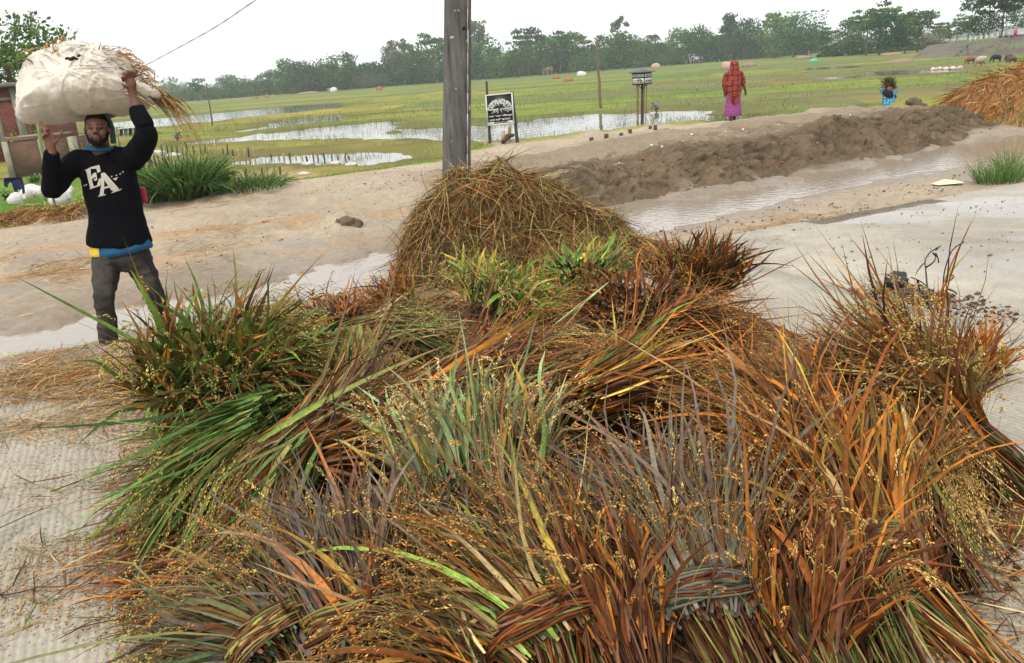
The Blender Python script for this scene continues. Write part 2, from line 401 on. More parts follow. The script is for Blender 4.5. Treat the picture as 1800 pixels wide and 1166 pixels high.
cb = np.array([.112, .080, .051]) * (1 + .30 * cl + .18 * fbm(XB * 1.3, YB * 1.3, oct=4, seed=137))[..., None]; cb = lerp3(cb, np.array([.215, .165, .115]), np.clip(.75 * sstep(.9, 1.7, wob_) + .12 * sstep(.3, .7, rd), 0, 1) * (.75 + .25 * np.clip(cl, -1, 1)))
i0 = np.arange(len(qb) - 1)[:, None] * len(ub); j0 = np.arange(len(ub) - 1)[None]
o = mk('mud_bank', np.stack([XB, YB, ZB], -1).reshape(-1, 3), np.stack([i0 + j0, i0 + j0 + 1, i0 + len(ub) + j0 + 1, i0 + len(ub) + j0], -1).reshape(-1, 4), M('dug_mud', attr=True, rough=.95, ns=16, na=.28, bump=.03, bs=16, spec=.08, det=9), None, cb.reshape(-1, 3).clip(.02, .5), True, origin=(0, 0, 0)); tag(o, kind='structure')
# ------------------------------------------------------------------ concrete road slabs
def concrete():
    m = bpy.data.materials.new('broomed_concrete'); m.use_nodes = True; t = m.node_tree; t.nodes.clear(); N = t.nodes.new; L = t.links.new
    o = N('ShaderNodeOutputMaterial'); p = N('ShaderNodeBsdfPrincipled'); tc = N('ShaderNodeTexCoord')
    mp = N('ShaderNodeMapping'); mp.inputs['Rotation'].default_value = (0, 0, -math.atan2(EU[1], EU[0])); L(tc.outputs['Object'], mp.inputs[0])
    def noise(sc, det, src, dist=0.0):
        n = N('ShaderNodeTexNoise'); n.inputs['Scale'].default_value = sc; n.inputs['Detail'].default_value = det; n.inputs['Roughness'].default_value = .65
        n.inputs['Distortion'].default_value = dist; L(src, n.inputs['Vector']); return n
    def rng_(src, a, b, c, d):
        r = N('ShaderNodeMapRange'); r.inputs[1].default_value = a; r.inputs[2].default_value = b; r.inputs[3].default_value = c; r.inputs[4].default_value = d; L(src, r.inputs[0]); return r
    big = noise(.55, 6, tc.outputs['Object'], .4); fine = noise(38, 6, tc.outputs['Object']); mid = noise(4.5, 5, tc.outputs['Object'])
    cr = N('ShaderNodeValToRGB'); cr.color_ramp.elements[0].position = .3; cr.color_ramp.elements[0].color = (.265, .236, .184, 1)
    cr.color_ramp.elements[1].position = .7; cr.color_ramp.elements[1].color = (.43, .39, .31, 1); L(big.outputs['Fac'], cr.inputs[0])
    f2 = rng_(fine.outputs['Fac'], .3, .7, .80, 1.14); f3 = rng_(mid.outputs['Fac'], .3, .7, .86, 1.10)
    s1 = N('ShaderNodeVectorMath'); s1.operation = 'SCALE'; L(cr.outputs[0], s1.inputs[0]); L(f2.outputs[0], s1.inputs['Scale'])
    s2 = N('ShaderNodeVectorMath'); s2.operation = 'SCALE'; L(s1.outputs[0], s2.inputs[0]); L(f3.outputs[0], s2.inputs['Scale'])
    # tine grooves across the road
    wv = N('ShaderNodeTexWave'); wv.wave_type = 'BANDS'; wv.bands_direction = 'X'; wv.inputs['Scale'].default_value = 10.5; wv.inputs['Distortion'].default_value = 3.5
    wv.inputs['Detail'].default_value = 3; wv.inputs['Detail Scale'].default_value = 1.2; L(mp.outputs[0], wv.inputs['Vector'])
    gr = rng_(wv.outputs['Fac'], .0, .5, .80, 1.0)
    s3 = N('ShaderNodeVectorMath'); s3.operation = 'SCALE'; L(s2.outputs[0], s3.inputs[0]); L(gr.outputs[0], s3.inputs['Scale'])
    # wet patches: darker and glossy
    wn = noise(.38, 4, tc.outputs['Object'], .8); wr = rng_(wn.outputs['Fac'], .53, .60, 0, 1)
    sx = N('ShaderNodeSeparateXYZ'); L(mp.outputs[0], sx.inputs[0]); ux = rng_(sx.outputs[0], 4.0, 5.4, 0, 1)
    wm = N('ShaderNodeMath'); wm.operation = 'MULTIPLY'; L(wr.outputs[0], wm.inputs[0]); L(ux.outputs[0], wm.inputs[1])
    mw = N('ShaderNodeMixRGB'); mw.blend_type = 'MULTIPLY'; L(wm.outputs[0], mw.inputs[0]); L(s3.outputs[0], mw.inputs[1]); mw.inputs[2].default_value = (.72, .70, .68, 1)
    L(mw.outputs[0], p.inputs['Base Color'])
    ro = rng_(wm.outputs[0], 0, 1, .72, .10); L(ro.outputs[0], p.inputs['Roughness']); p.inputs['Specular IOR Level'].default_value = .4
    b1 = N('ShaderNodeBump'); b1.inputs['Distance'].default_value = .0018; L(wv.outputs['Fac'], b1.inputs['Height'])
    inv = rng_(wm.outputs[0], 0, 1, 1, .05); L(inv.outputs[0], b1.inputs['Strength'])
    b2 = N('ShaderNodeBump'); b2.inputs['Distance'].default_value = .004; L(fine.outputs['Fac'], b2.inputs['Height']); L(b1.outputs[0], b2.inputs['Normal']); L(inv.outputs[0], b2.inputs['Strength'])
    L(b2.outputs[0], p.inputs['Normal']); L(p.outputs[0], o.inputs[0]); return m
m_conc = concrete()
road = empty('road', (0, 0, 0)); tag(road, kind='structure')
UJ = [-24, -19.3, -14.5, -9.6, -4.6]
_g1 = gp(1310, 480); _g2 = gp(1800, 567); UJR = float(np.mean([uv(*_g1[:2])[0], uv(*_g2[:2])[0]]))
UJ = [UJR - 8.0 * k for k in (3, 2, 1)] + [UJR, UJR + 4.9, UJR + 9.8, UJR + 14.8, UJR + 20, UJR + 26]
for i in range(len(UJ) - 1):
    for (v0, v1) in ((-4.4, 0.0), (-9.2, -4.41)):
        if v0 < -5 and i not in (3, 4, 5, 6, 7): pass
        a, b = UJ[i] + .006, UJ[i + 1] - .006
        nu = 30; us = np.linspace(a, b, nu)
        # slightly broken outer edge
        edge = v1 - (.05 * np.abs(fbm(us * 2.2, us * 0, oct=4, seed=101)) if v1 == 0 else 0 * us)
        rows = [(v0 + 0 * us, 0 * us - .13), (v0 + 0 * us, 0 * us - .004), (v0 + .012 + 0 * us, 0 * us), (edge - .3, 0 * us), (edge - .015, 0 * us), (edge, 0 * us - .012), (edge + .01, 0 * us - .13)]
        P = []
        for vv, zz in rows:
            X, Y = xy(us, vv); P.append(np.stack([X, Y, zz], -1))
        P = np.array(P); k = len(rows)
        i0 = np.arange(k - 1)[:, None] * nu; j0 = np.arange(nu - 1)[None]
        Q = np.stack([i0 + j0, i0 + j0 + 1, i0 + nu + j0 + 1, i0 + nu + j0], -1).reshape(-1, 4)
        Vv = P.reshape(-1, 3)
        caps = [[r * nu for r in range(k)], [r * nu + nu - 1 for r in range(k)][::-1]]
        mk('slab', Vv, [Q, np.array(caps)], m_conc, road, None, False)

# ------------------------------------------------------------------ water
def water(name, col, rough, bump, scale):
    m = bpy.data.materials.new(name); m.use_nodes = True; t = m.node_tree; p = t.nodes['Principled BSDF']
    p.inputs['Base Color'].default_value = (*col, 1); p.inputs['Roughness'].default_value = rough; p.inputs['IOR'].default_value = 1.333
    p.inputs['Specular IOR Level'].default_value = .5
    tc = t.nodes.new('ShaderNodeTexCoord'); n = t.nodes.new('ShaderNodeTexNoise'); n.inputs['Scale'].default_value = scale; n.inputs['Detail'].default_value = 3
    b = t.nodes.new('ShaderNodeBump'); b.inputs['Distance'].default_value = bump; t.links.new(tc.outputs['Object'], n.inputs['Vector'])
    t.links.new(n.outputs['Fac'], b.inputs['Height']); t.links.new(b.outputs[0], p.inputs['Normal']); return m
m_pond = water('pond_water', (.13, .135, .105), .03, .014, 1.6)
m_pud = water('muddy_water', (.26, .22, .175), .05, .006, 10.0)
V = np.array([[-90, 23, ZW], [120, 23, ZW], [120, 240, ZW], [-90, 240, ZW]], float)      # one water table; it shows where the ground dips under it
o = mk('pond_water', V, np.array([[0, 1, 2, 3]]), m_pond, None, None, False); tag(o, kind='structure')
us = np.linspace(-14, 26, 90); a, b = pud_bounds(us)
X0, Y0 = xy(us, a - .45); X1, Y1 = xy(us, b + .5)
V = np.vstack([np.column_stack([X0, Y0, 0 * X0 + ZPUD]), np.column_stack([X1, Y1, 0 * X1 + ZPUD])]); k = np.arange(89)
o = mk('puddle', V, np.stack([k, k + 1, 91 + k, 90 + k], -1), m_pud, None, None, False); tag(o, kind='structure')
# ================================================================== RICE
m_leaf = M('rice_leaf', attr=True, rough=.58, ns=60, na=.40, spec=.16, trans=.05)
m_grain = M('rice_grain', attr=True, rough=.65, ns=90, na=.25, spec=.15)
m_straw = M('straw', attr=True, rough=.75, ns=50, na=.3, spec=.12)
GREEN = (.085, .165, .035); LIME = (.19, .30, .05); YEL = (.56, .36, .055); ORA = (.44, .15, .018); BRN = (.175, .052, .014)
PUR = (.165, .078, .040); GPU = (.155, .128, .105); GGR = (.125, .128, .080); TAN = (.47, .32, .14); DBR = (.06, .022, .009); PGR = (.26, .34, .16); OLV = (.20, .19, .05)
G_GOLD = (.56, .335, .10); G_ORA = (.44, .205, .05); G_GRN = (.45, .39, .11); G_PAL = (.58, .42, .20)
HC = (0.02, 3.72); HA, HB = 1.64, 2.06
def mound(x, y):
    x = np.asarray(x, float); y = np.asarray(y, float)
    r = np.abs((x - HC[0]) / HA) ** 2.4 + np.abs((y - HC[1]) / HB) ** 2.4
    h = .27 * np.clip(1 - r, 0, 1) ** .55
    h = h + .13 * np.exp(-(((x - 1.25) / .42) ** 2 + ((y - 3.15) / .55) ** 2)) + .16 * np.exp(-(((x + 1.28) / .34) ** 2 + ((y - 3.75) / .5) ** 2)) + .05 * np.exp(-((y - 2.75) / .45) ** 2) * (np.abs(x) < 1.1) * (h > 0)
    h = np.where(r < 1.25, h, 0)
    return h * (1 + .30 * vnoise(x * 2.3, y * 2.3, seed=201) + .12 * vnoise(x * 6, y * 6, seed=202))
def hit(px, py, lift=0.0, lo=1.4, hi=9.0):
    d = ray(px, py); t = np.arange(lo, hi, .008); P = CP + d * t[:, None]
    b = P[:, 2] < mound(P[:, 0], P[:, 1]) + lift
    return P[np.argmax(b)] if b.any() else P[-1]
def blades(P0, D, L, W, droop, n=6, bend=.12, c0=None, c1=None, floor=True, fold=.3, roll=.6, eps=.004, tipmix=1.0, g=None, floor_fn=None, wig=.03):
    g = g or rng; N = len(P0); s = np.linspace(0, 1, n + 1)
    P0 = np.asarray(P0, float); D = nrm(D); L = np.broadcast_to(L, (N,)); W = np.broadcast_to(W, (N,)); droop = np.broadcast_to(droop, (N,))
    Bv = nrm(np.cross(D, g.normal(size=(N, 3)))) * (g.normal(size=(N, 1)) * bend)
    pts = P0[:, None] + L[:, None, None] * (s[None, :, None] * D[:, None] + (s ** 2)[None, :, None] * Bv[:, None])
    pts = pts + nrm(np.cross(D, g.normal(size=(N, 3))))[:, None] * (L[:, None] * wig * g.normal(size=(N, 1)) * np.sin(2 * PI * (s[None] * (.6 + .8 * g.random((N, 1))) + g.random((N, 1)))) * s[None])[..., None]
    pts[..., 2] -= (droop * L)[:, None] * s ** 2.2
    if floor:
        ff = floor_fn or (lambda a, b: np.maximum(mound(a, b), 0.002))
        lim = ff(pts[..., 0], pts[..., 1]) + eps + g.random((N, 1)) * .02
        pts[..., 2] = np.maximum(pts[..., 2], lim)
    t = nrm(np.gradient(pts, axis=1))
    ref = nrm(np.array([0, 0, 1.0]) + g.normal(size=(N, 3)) * roll)
    side = nrm(np.cross(t, ref[:, None])); nm = np.cross(side, t)
    tw = g.normal(size=(N, 1)) * .5 * s[None]
    side = side * np.cos(tw)[..., None] + nm * np.sin(tw)[..., None]; nm = np.cross(side, t)
    prof = np.clip(.45 + 2.2 * s, 0, 1) * np.clip(1 - s, 0, 1) ** .55 + .03
    w_ = W[:, None] * prof[None] * .5
    A = pts + side * w_[..., None]; Cc = pts - side * w_[..., None]
    c0 = np.broadcast_to(c0, (N, 3)); c1 = np.broadcast_to(c1, (N, 3)) if c1 is not None else c0
    mixs = (s ** 1.3)[None, :, None] * tipmix
    cc = c0[:, None] * (1 - mixs) + c1[:, None] * mixs
    if fold:
        Bm = pts - nm * (w_ * fold * 1.3)[..., None]
        V = np.stack([A, Bm, Cc], 2); k = 3; CC = np.stack([cc, cc * 1.06, cc * .96], 2)
    else:
        V = np.stack([A, Cc], 2); k = 2; CC = np.stack([cc, cc], 2)
    base = (np.arange(N) * (n + 1) * k)[:, None, None]; r = (np.arange(n) * k)[None, :, None]; j = np.arange(k - 1)[None, None]
    Q = np.stack([base + r + j, base + r + j + 1, base + r + k + j + 1, base + r + k + j], -1).reshape(-1, 4)
    return V.reshape(-1, 3), Q, CC.reshape(-1, 3), pts
OCT = np.array([[1, 0, 0], [-.9, 0, 0], [.05, 1, 0], [.05, -.5, .866], [.05, -.5, -.866]], float)
OCF = np.array([[0, 2, 3], [0, 3, 4], [0, 4, 2], [1, 3, 2], [1, 4, 3], [1, 2, 4]])
def grains(P, D, ln, wd, col, g=None):
    g = g or rng; N = len(P); D = nrm(D); a = nrm(np.cross(D, g.normal(size=(N, 3)))); b = np.cross(D, a)
    ln = np.broadcast_to(ln, (N,))[:, None, None] * .5; wd = np.broadcast_to(wd, (N,))[:, None, None] * .5
    V = P[:, None] + OCT[None, :, :1] * D[:, None] * ln + OCT[None, :, 1:2] * a[:, None] * wd + OCT[None, :, 2:] * b[:, None] * wd * .8
    T = (OCF[None] + (np.arange(N) * 5)[:, None, None]).reshape(-1, 3)
    return V.reshape(-1, 3), T, np.repeat(np.broadcast_to(col, (N, 3)), 5, axis=0)
def panicles(P0, D, L, droop, ng, gcols, g=None, floor=True, gl=.0140, gw=.0048, floor_fn=None):
    """drooping ears: a thin axis strung with grains"""
    g = g or rng; N = len(P0)
    V, Q, C, pts = blades(P0, D, L, .0022, droop, n=8, bend=.2, c0=(.17, .12, .04), fold=0, floor=floor, eps=.012, g=g, floor_fn=floor_fn)
    s = .42 + .58 * g.random((N, ng)) ** .8; f = s * 8; i = np.clip(f.astype(int), 0, 7); fr = (f - i)[..., None]
    idx = np.arange(N)[:, None]; p = pts[idx, i] * (1 - fr) + pts[idx, i + 1] * fr; t = nrm(pts[idx, i + 1] - pts[idx, i])
    o = g.normal(size=(N, ng, 3)); o -= (o * t).sum(-1, keepdims=True) * t; o = nrm(o)
    rad = (.0015 + .0055 * g.random((N, ng, 1))) * (1.35 - .7 * s[..., None])
    p = p + o * rad; p[..., 2] -= .004 * g.random((N, ng))
    d = t + o * .22 + g.normal(size=(N, ng, 3)) * .06
    gc = np.asarray(gcols)[g.integers(0, len(gcols), N)]; gc = gc * (1 + .22 * g.normal(size=(N, 1)))
    cc = gc[:, None] * (1 + .34 * g.normal(size=(N, ng, 1)))
    GV, GT, GC = grains(p.reshape(-1, 3), d.reshape(-1, 3), gl * (1 + .15 * g.normal(size=N * ng)), gw, np.clip(cc, .02, .9).reshape(-1, 3), g)
    return (V, Q, C), (GV, GT, GC)
def tubes(P0, P1, r, c, sag=0.0, n=4, k=3, g=None, bend=0.03):
    """many thin stalks at once"""
    g = g or rng; N = len(P0); s = np.linspace(0, 1, n + 1); P0 = np.asarray(P0, float); P1 = np.asarray(P1, float)
    L = np.linalg.norm(P1 - P0, axis=1, keepdims=True); t0 = nrm(P1 - P0)
    Bv = np.cross(t0, nrm(g.normal(size=(N, 3)))) * L * g.normal(size=(N, 1)) * bend
    pts = P0[:, None] * (1 - s)[None, :, None] + P1[:, None] * s[None, :, None] + Bv[:, None] * (4 * s * (1 - s))[None, :, None]
    a = nrm(np.cross(t0, g.normal(size=(N, 3)))); b = np.cross(t0, a); an = np.arange(k) * 2 * PI / k
    r = np.broadcast_to(r, (N,))
    V = pts[:, :, None] + (a[:, None, None] * np.cos(an)[None, None, :, None] + b[:, None, None] * np.sin(an)[None, None, :, None]) * r[:, None, None, None]
    base = (np.arange(N) * (n + 1) * k)[:, None, None]; rr_ = (np.arange(n) * k)[None, :, None]; j = np.arange(k)[None, None]; j2 = (j + 1) % k
    Q = np.stack([base + rr_ + j, base + rr_ + j2, base + rr_ + k + j2, base + rr_ + k + j], -1).reshape(-1, 4)
    C = np.repeat(np.broadcast_to(c, (N, 3)), (n + 1) * k, axis=0)
    return V.reshape(-1, 3), Q, C
def pick(pal, N, g, jit=.22):
    """colours for N blades out of a weighted palette [(colour, weight), ...]"""
    cs = np.array([p[0] for p in pal]); w_ = np.array([p[1] for p in pal], float); w_ /= w_.sum()
    return np.clip(cs[g.choice(len(cs), N, p=w_)] * np.clip(.80 + 1.7 * jit * g.normal(size=(N, 1)), .25, 1.8), .006, .9)
def frame(d):
    d = nrm(d); a = nrm(np.cross(d, [0, 0, 1.0]) if abs(d[2]) < .95 else np.cross(d, [0, 1.0, 0])); return d, a, np.cross(a, d)
def sheaf(label, b, head, L=.5, spread=.35, droop=.35, cut=None, Lc=.32, pal=None, tips=None, gc=(G_GOLD, G_ORA), nb=620, npan=60, ng=20, rb=.055, W=.010,
          band=None, big=8, seed=0, flat=.7, cutpal=None, nst=110, bigpal=None, fan=0.0, pdroop=None, pl=1.0, wild=.06):
    """one bound sheaf: head of leaves and ears beyond the binding, cut stalks on the other side"""
    g = np.random.default_rng(1000 + seed); b = np.asarray(b, float)
    h, a, c = frame(head); spread = spread * .72; L = L * .95; rb = rb * 1.22
    root = empty('rice_sheaf', (b[0], b[1], max(0, b[2] - .05)))
    tag(root, label, 'rice sheaf', 'rice sheaves piled on the road')
    tips = tips or pal
    tuft = g.normal(size=(26, 2))
    def starts(N, k=1.0, back=.10):
        th_ = g.random(N) * 2 * PI; r_ = np.sqrt(g.random(N)) * rb * k
        return b + (a * np.cos(th_)[:, None] + c * np.sin(th_)[:, None] * flat) * r_[:, None] - h * (g.random(N) * back)[:, None], th_, r_ / rb
    def dirs(N, th_, r_, sp):
        q = (a * np.cos(th_)[:, None] + c * np.sin(th_)[:, None] * flat * vs) * (r_ * sp * 1.3)[:, None]
        tf = tuft[g.integers(0, len(tuft), N)]
        return h + q + a * (tf[:, 0] * (sp * .5 + fan) + g.normal(size=N) * sp * .2)[:, None] + c * ((tf[:, 1] * sp * .35 + g.normal(size=N) * sp * .2) * vs)[:, None]
    W = W * 1.95; nb = int(nb * .92); droop = droop * 1.7 if h[2] < .6 else droop * 1.2; vs = 1.0 if h[2] > .6 else .55
    # leaves
    P, t_, r_ = starts(nb); D = dirs(nb, t_, r_, spread)
    Ln = L * (.55 + .55 * g.random(nb)); wl = g.random(nb) < wild; Ln[wl] *= 1.25
    V, Q, C, _ = blades(P, D, Ln, W * (.35 + .75 * g.random(nb)), droop * (.4 + 1.0 * g.random(nb)) * np.where(wl, .3, 1), n=6, bend=.34, wig=.07, c0=pick(pal, nb, g), c1=pick(tips, nb, g), g=g, tipmix=.9)
    tag(mk('leaf_blades', V, Q, m_leaf, root, C), kind='stuff')
    # ears
    if npan:
        npan = int(npan * 2.0); ng = int(ng * min(1.1, max(.7, 2.9 / b[1])))
        P, t_, r_ = starts(npan, 1.15); D = dirs(npan, t_, r_, spread * 1.25) + np.array([0, 0, .05])
        P = P + nrm(D) * (L * (.05 + .45 * g.random(npan)))[:, None] + c * (rb * .70 * g.random(npan))[:, None]
        dr = (pdroop if pdroop is not None else droop * 1.2 + .36) * (.5 + .9 * g.random(npan))
        (V, Q, C), (GV, GT, GC) = panicles(P, D, L * (.40 + .32 * g.random(npan)) * pl, dr, ng, gc, g)
        VV = np.vstack([V, GV]); tag(mk('grain_ears', VV, [GT + len(V), Q], m_grain, root, np.vstack([C, GC]), smooth=True), kind='stuff')
    # cut stalks
    if cut is not None and nst:
        k_, a2, c2 = frame(cut); P, t_, r_ = starts(nst, .95, .02)
        e = k_ + (a2 * np.cos(t_)[:, None] + c2 * np.sin(t_)[:, None] * flat) * (r_ * .32)[:, None] + g.normal(size=(nst, 3)) * .07
        E_ = P + nrm(e) * (Lc * (.8 + .3 * g.random(nst)))[:, None]; E_[:, 2] = np.maximum(E_[:, 2], .006 + .02 * g.random(nst))
        sp_ = cutpal or [(BRN, 3), (PUR, 3), (OLV, 2), (TAN, 1), (GREEN, 1.2), (DBR, 2)]
        V, Q, C = tubes(P - nrm(e) * .05, E_, .0022 + .0014 * g.random(nst), pick(sp_, nst, g), n=3, k=4, g=g)
        n2 = nst // 2; V2, Q2, C2, _ = blades(P[:n2], nrm(e[:n2]) + g.normal(size=(n2, 3)) * .09, Lc * (.6 + .6 * g.random(n2)), .009 * (.5 + g.random(n2)), .15, n=5, c0=pick(sp_, n2, g), c1=pick(sp_, n2, g), g=g)
        tag(mk('stalks', np.vstack([V, V2]), np.vstack([Q, Q2 + len(V)]), m_straw, root, np.vstack([C, C2])), kind='stuff')
    # twisted straw band round the neck
    if band is not None:
        bb = B(); k_, a2, c2 = frame(h if cut is None else nrm(h - nrm(cut)))
        for q in range(24):
            th_ = np.linspace(0, 2 * PI, 30) + g.random() * 6
            off = (q - 12) * .0026 + .012 * np.sin(th_ * 2.0 + q * 2.1)
            R1 = rb * (1.10 + .10 * g.random()) + .004 * np.sin(th_ * 9 + q * 2)
            P = b + a2 * (np.cos(th_) * R1)[:, None] + c2 * (np.sin(th_) * R1 * max(flat, .75))[:, None] + k_ * off[:, None]
            P[:, 2] = np.maximum(P[:, 2], .006)
            bb.tube(P, .0026 + .0026 * g.random(), k=4, C=np.clip(np.array(band[g.integers(len(band))]) * (.75 + .3 * g.normal()), .01, .9), cap=False)
        for q in range(5):                     # knot and loose ends
            e = nrm(a2 * g.normal() * .6 + c2 * abs(g.normal()) + k_ * g.normal() * .7)
            p = b + c2 * rb * 1.1 * max(flat, .75); bb.tube([p, p + e * .03 + c2 * .012, p + e * (.06 + .06 * g.random())], [.0055, .0038, .0008], k=5, C=np.array(band[q % len(band)]) * .7)
        bb.build('binding', m_straw, root)
    # broad single leaves that stand out
    if big:
        big = int(big * 1.5)
        P, t_, r_ = starts(big, 1.2); D = dirs(big, t_, r_, spread * 1.05)
        cc = pick(bigpal or pal, big, g) * 1.15; c1 = pick(bigpal or tips, big, g) * 1.15
        for q in range(big):
            V, Q, C, _ = blades(P[q:q + 1], D[q:q + 1], L * (.85 + .4 * g.random()), .023 * (.8 + .4 * g.random()), droop * (.6 + .9 * g.random()), n=8, c0=cc[q], c1=c1[q], g=g, eps=.03, bend=.22, wig=.05)
            mk('leaf', V, Q, m_leaf, root, C)
    return root
def dirpx(p0, px, py, lift):
    return hit(px, py, lift) - p0

# ---- the mass of older sheaves lying underneath
xs = np.linspace(HC[0] - HA * 1.04, HC[0] + HA * 1.04, 90); ys = np.linspace(HC[1] - HB * 1.04, HC[1] + HB * 1.04, 100)
MX, MY = np.meshgrid(xs, ys); MZ = mound(MX, MY)
mm_ = np.stack([MX, MY, np.where(MZ > .004, MZ - .012, .002)], -1).reshape(-1, 3)
i0 = np.arange(99)[:, None] * 90; j0 = np.arange(89)[None]
Q = np.stack([i0 + j0, i0 + j0 + 1, i0 + 91 + j0, i0 + 90 + j0], -1).reshape(-1, 4)
keep = (MZ.reshape(-1)[Q] > .004).any(1)
m_core = M('packed_straw', color=(.10, .05, .022), rough=.85, ns=40, na=.6, bump=.02, bs=60, hue=(.055, .028, .014))  # packed straw, darkened so its colour carries the shade of the gaps
layer = mk('rice_straw_layer', mm_, Q[keep], m_core, None, None, True)
tag(layer, 'flattened brown rice straw packed under the sheaves', 'rice straw', kind='stuff')
g = np.random.default_rng(77)
N = 12000
x = HC[0] + HA * 1.03 * (2 * g.random(N) - 1); y = HC[1] + HB * 1.0 * (2 * g.random(N) - 1); k = mound(x, y) > .03; x, y = x[k], y[k]; N = len(x)
fa = 2.2 + 1.7 * vnoise(x * 1.1, y * 1.1, seed=210) + .35 * g.normal(size=N)
D = np.column_stack([np.cos(fa), np.sin(fa), .12 + .22 * g.random(N)])
zone = vnoise(x * 1.4, y * 1.4, seed=211)
palA = pick([(BRN, 3), (ORA, 2), (PUR, 3), (TAN, 1.2), (DBR, 2)], N, g); palB = pick([(PUR, 3), (OLV, 2), (BRN, 3), (GGR, 1), (TAN, 1.5), (YEL, .4)], N, g)
cc = np.where((zone > 0)[:, None], palA, palB)
V, Q, C, _ = blades(np.column_stack([x, y, mound(x, y) - .01]), D, .16 + .22 * g.random(N), .008 * (.6 + .7 * g.random(N)), .30, n=5, c0=cc, c1=cc * .8 + .2 * np.array(ORA), fold=0, g=g)
V1, Q1, C1 = V, Q, C
Np = 1000
x = HC[0] + HA * .97 * (2 * g.random(Np) - 1); y = HC[1] + HB * .95 * (2 * g.random(Np) - 1); k = mound(x, y) > .05; x, y = x[k], y[k]; Np = len(x)
fa = 2.2 + 1.7 * vnoise(x * 1.1, y * 1.1, seed=210) + .5 * g.normal(size=Np)
(V2, Q2, C2), (GV, GT, GC) = panicles(np.column_stack([x, y, mound(x, y) + .01]), np.column_stack([np.cos(fa), np.sin(fa), .25 + 0 * x]), .2 + .08 * g.random(Np), .5, 22, (G_GOLD, G_ORA, G_ORA, G_GRN), g)
o = mk('loose_straw', V1, Q1, m_leaf, layer, C1); o['kind'] = 'stuff'
o = mk('loose_ears', np.vstack([V2, GV]), [GT + len(V2), Q2], m_grain, layer, np.vstack([C2, GC])); o['kind'] = 'stuff'

BANDP = (PUR, GGR, BRN, GPU); BANDB = (BRN, OLV, PUR, (.28, .17, .07))
P_GREEN = [(GREEN, 4), (LIME, 2), (OLV, 1.5), (YEL, .6), (BRN, 1), (ORA, .5)]
P_GRL = [(GREEN, 2.5), (LIME, 3), (OLV, 2), (TAN, 1), (YEL, .8), (BRN, 1), (ORA, .5)]
P_GRTIP = [(GREEN, 2), (BRN, 2), (PUR, 1.5), (LIME, 1), (ORA, 1)]
P_PUR = [(PUR, 3.4), (GPU, 1.6), (BRN, 2), (ORA, 1.2), (DBR, 1), (OLV, 1), (TAN, 1.2)]
P_GRY = [(GPU, 3.5), (GGR, 3.5), (PUR, 2), (BRN, 1), (ORA, .3)]
P_ORA = [(ORA, 2.8), (BRN, 3.2), (PUR, 1.4), (YEL, .5), (TAN, .6), (DBR, .8)]
P_RED = [(BRN, 4), (ORA, 2), (DBR, 2.2), (PUR, 1.5)]
P_MIX = [(PUR, 1.6), (BRN, 2), (OLV, 2), (GREEN, 1), (TAN, 2), (ORA, 1), (GPU, .8), (LIME, .6)]
P_TAN = [(TAN, 3), (OLV, 2), (BRN, 2), (PGR, 1.2), (PUR, 1)]
P_PAL = [(PGR, 3), (LIME, 1), (PUR, 2), (TAN, 1.5), (YEL, .8), (GREEN, 1)]
sn = 0
def place(label, bpx, tpx, lb, lt, L, cpx=None, lc=.03, **kw):
    global sn; sn += 1
    b = hit(*bpx, lb); t = hit(*tpx, lt); cut = None if cpx is None else hit(*cpx, lc) - b
    return sheaf(label, b, t - b, L=L, cut=cut, seed=sn, **kw)
# back row first
place('green-tipped sheaf standing upright at the foot of the straw pile', (1035, 478), (1045, 405), .16, .42, .30, pal=[(LIME, 3), (GREEN, 3), (YEL, 1), (TAN, .5)], tips=[(LIME, 2), (YEL, 1), (BRN, .6)], nb=360, npan=110, spread=.55, droop=.12, rb=.18, big=10, pdroop=1.0, gc=(G_GOLD, G_GRN, G_PAL), W=.016, flat=.6)
place('bright green sheaf with drooping golden ears left of the upright one', (885, 520), (905, 455), .14, .32, .32, pal=[(LIME, 3.5), (GREEN, 2), (YEL, 1), (TAN, 1), (OLV, 1)], tips=[(LIME, 3), (YEL, 1.5), (GREEN, 1), (BRN, .6)], nb=420, npan=190, spread=.7, droop=.2, rb=.24, big=12, pdroop=1.0, gc=(G_GOLD, G_GRN, G_PAL), W=.016)
place('dark spiky sheaf with rust-coloured ears at the back corner by the slab', (1225, 490), (1235, 430), .20, .42, .32, pal=[(OLV, 2), (BRN, 3), (GREEN, 1.2), (DBR, 2), (ORA, 1)], tips=P_RED, nb=420, npan=120, spread=.55, droop=.1, rb=.17, big=10, pdroop=1.2, gc=(G_ORA, G_ORA, G_GOLD), W=.014)
place('rust-brown sheaf with matted ears between green and dark spiky sheaves', (1105, 530), (1090, 480), .17, .26, .30, pal=P_RED, nb=360, npan=140, spread=.6, droop=.25, rb=.18, big=5, pdroop=1.1, gc=(G_ORA, G_ORA, G_GOLD))
place('orange-tipped sheaf at the back nearest the walking man', (580, 570), (545, 520), .16, .30, .34, pal=P_RED, tips=P_ORA, nb=420, npan=40, spread=.5, droop=.2, rb=.14, big=8, gc=(G_ORA, G_GOLD))
place('small rust-red sheaf poking out below the left foot of the straw pile', (690, 545), (668, 505), .10, .24, .30, pal=P_RED, tips=P_ORA, nb=320, npan=40, spread=.5, droop=.15, rb=.12, big=6, gc=(G_ORA,))
place('greenish tan sheaf lying sideways below the bright green one', (640, 590), (800, 560), .20, .22, .55, pal=[(OLV, 2), (TAN, 2), (GREEN, 2), (BRN, 1.5), (PUR, 1)], nb=620, npan=110, spread=.35, droop=.22, rb=.09, big=8, gc=(G_GOLD, G_GRN, G_PAL), bigpal=[(GREEN, 2), (PGR, 2), (TAN, 1)])
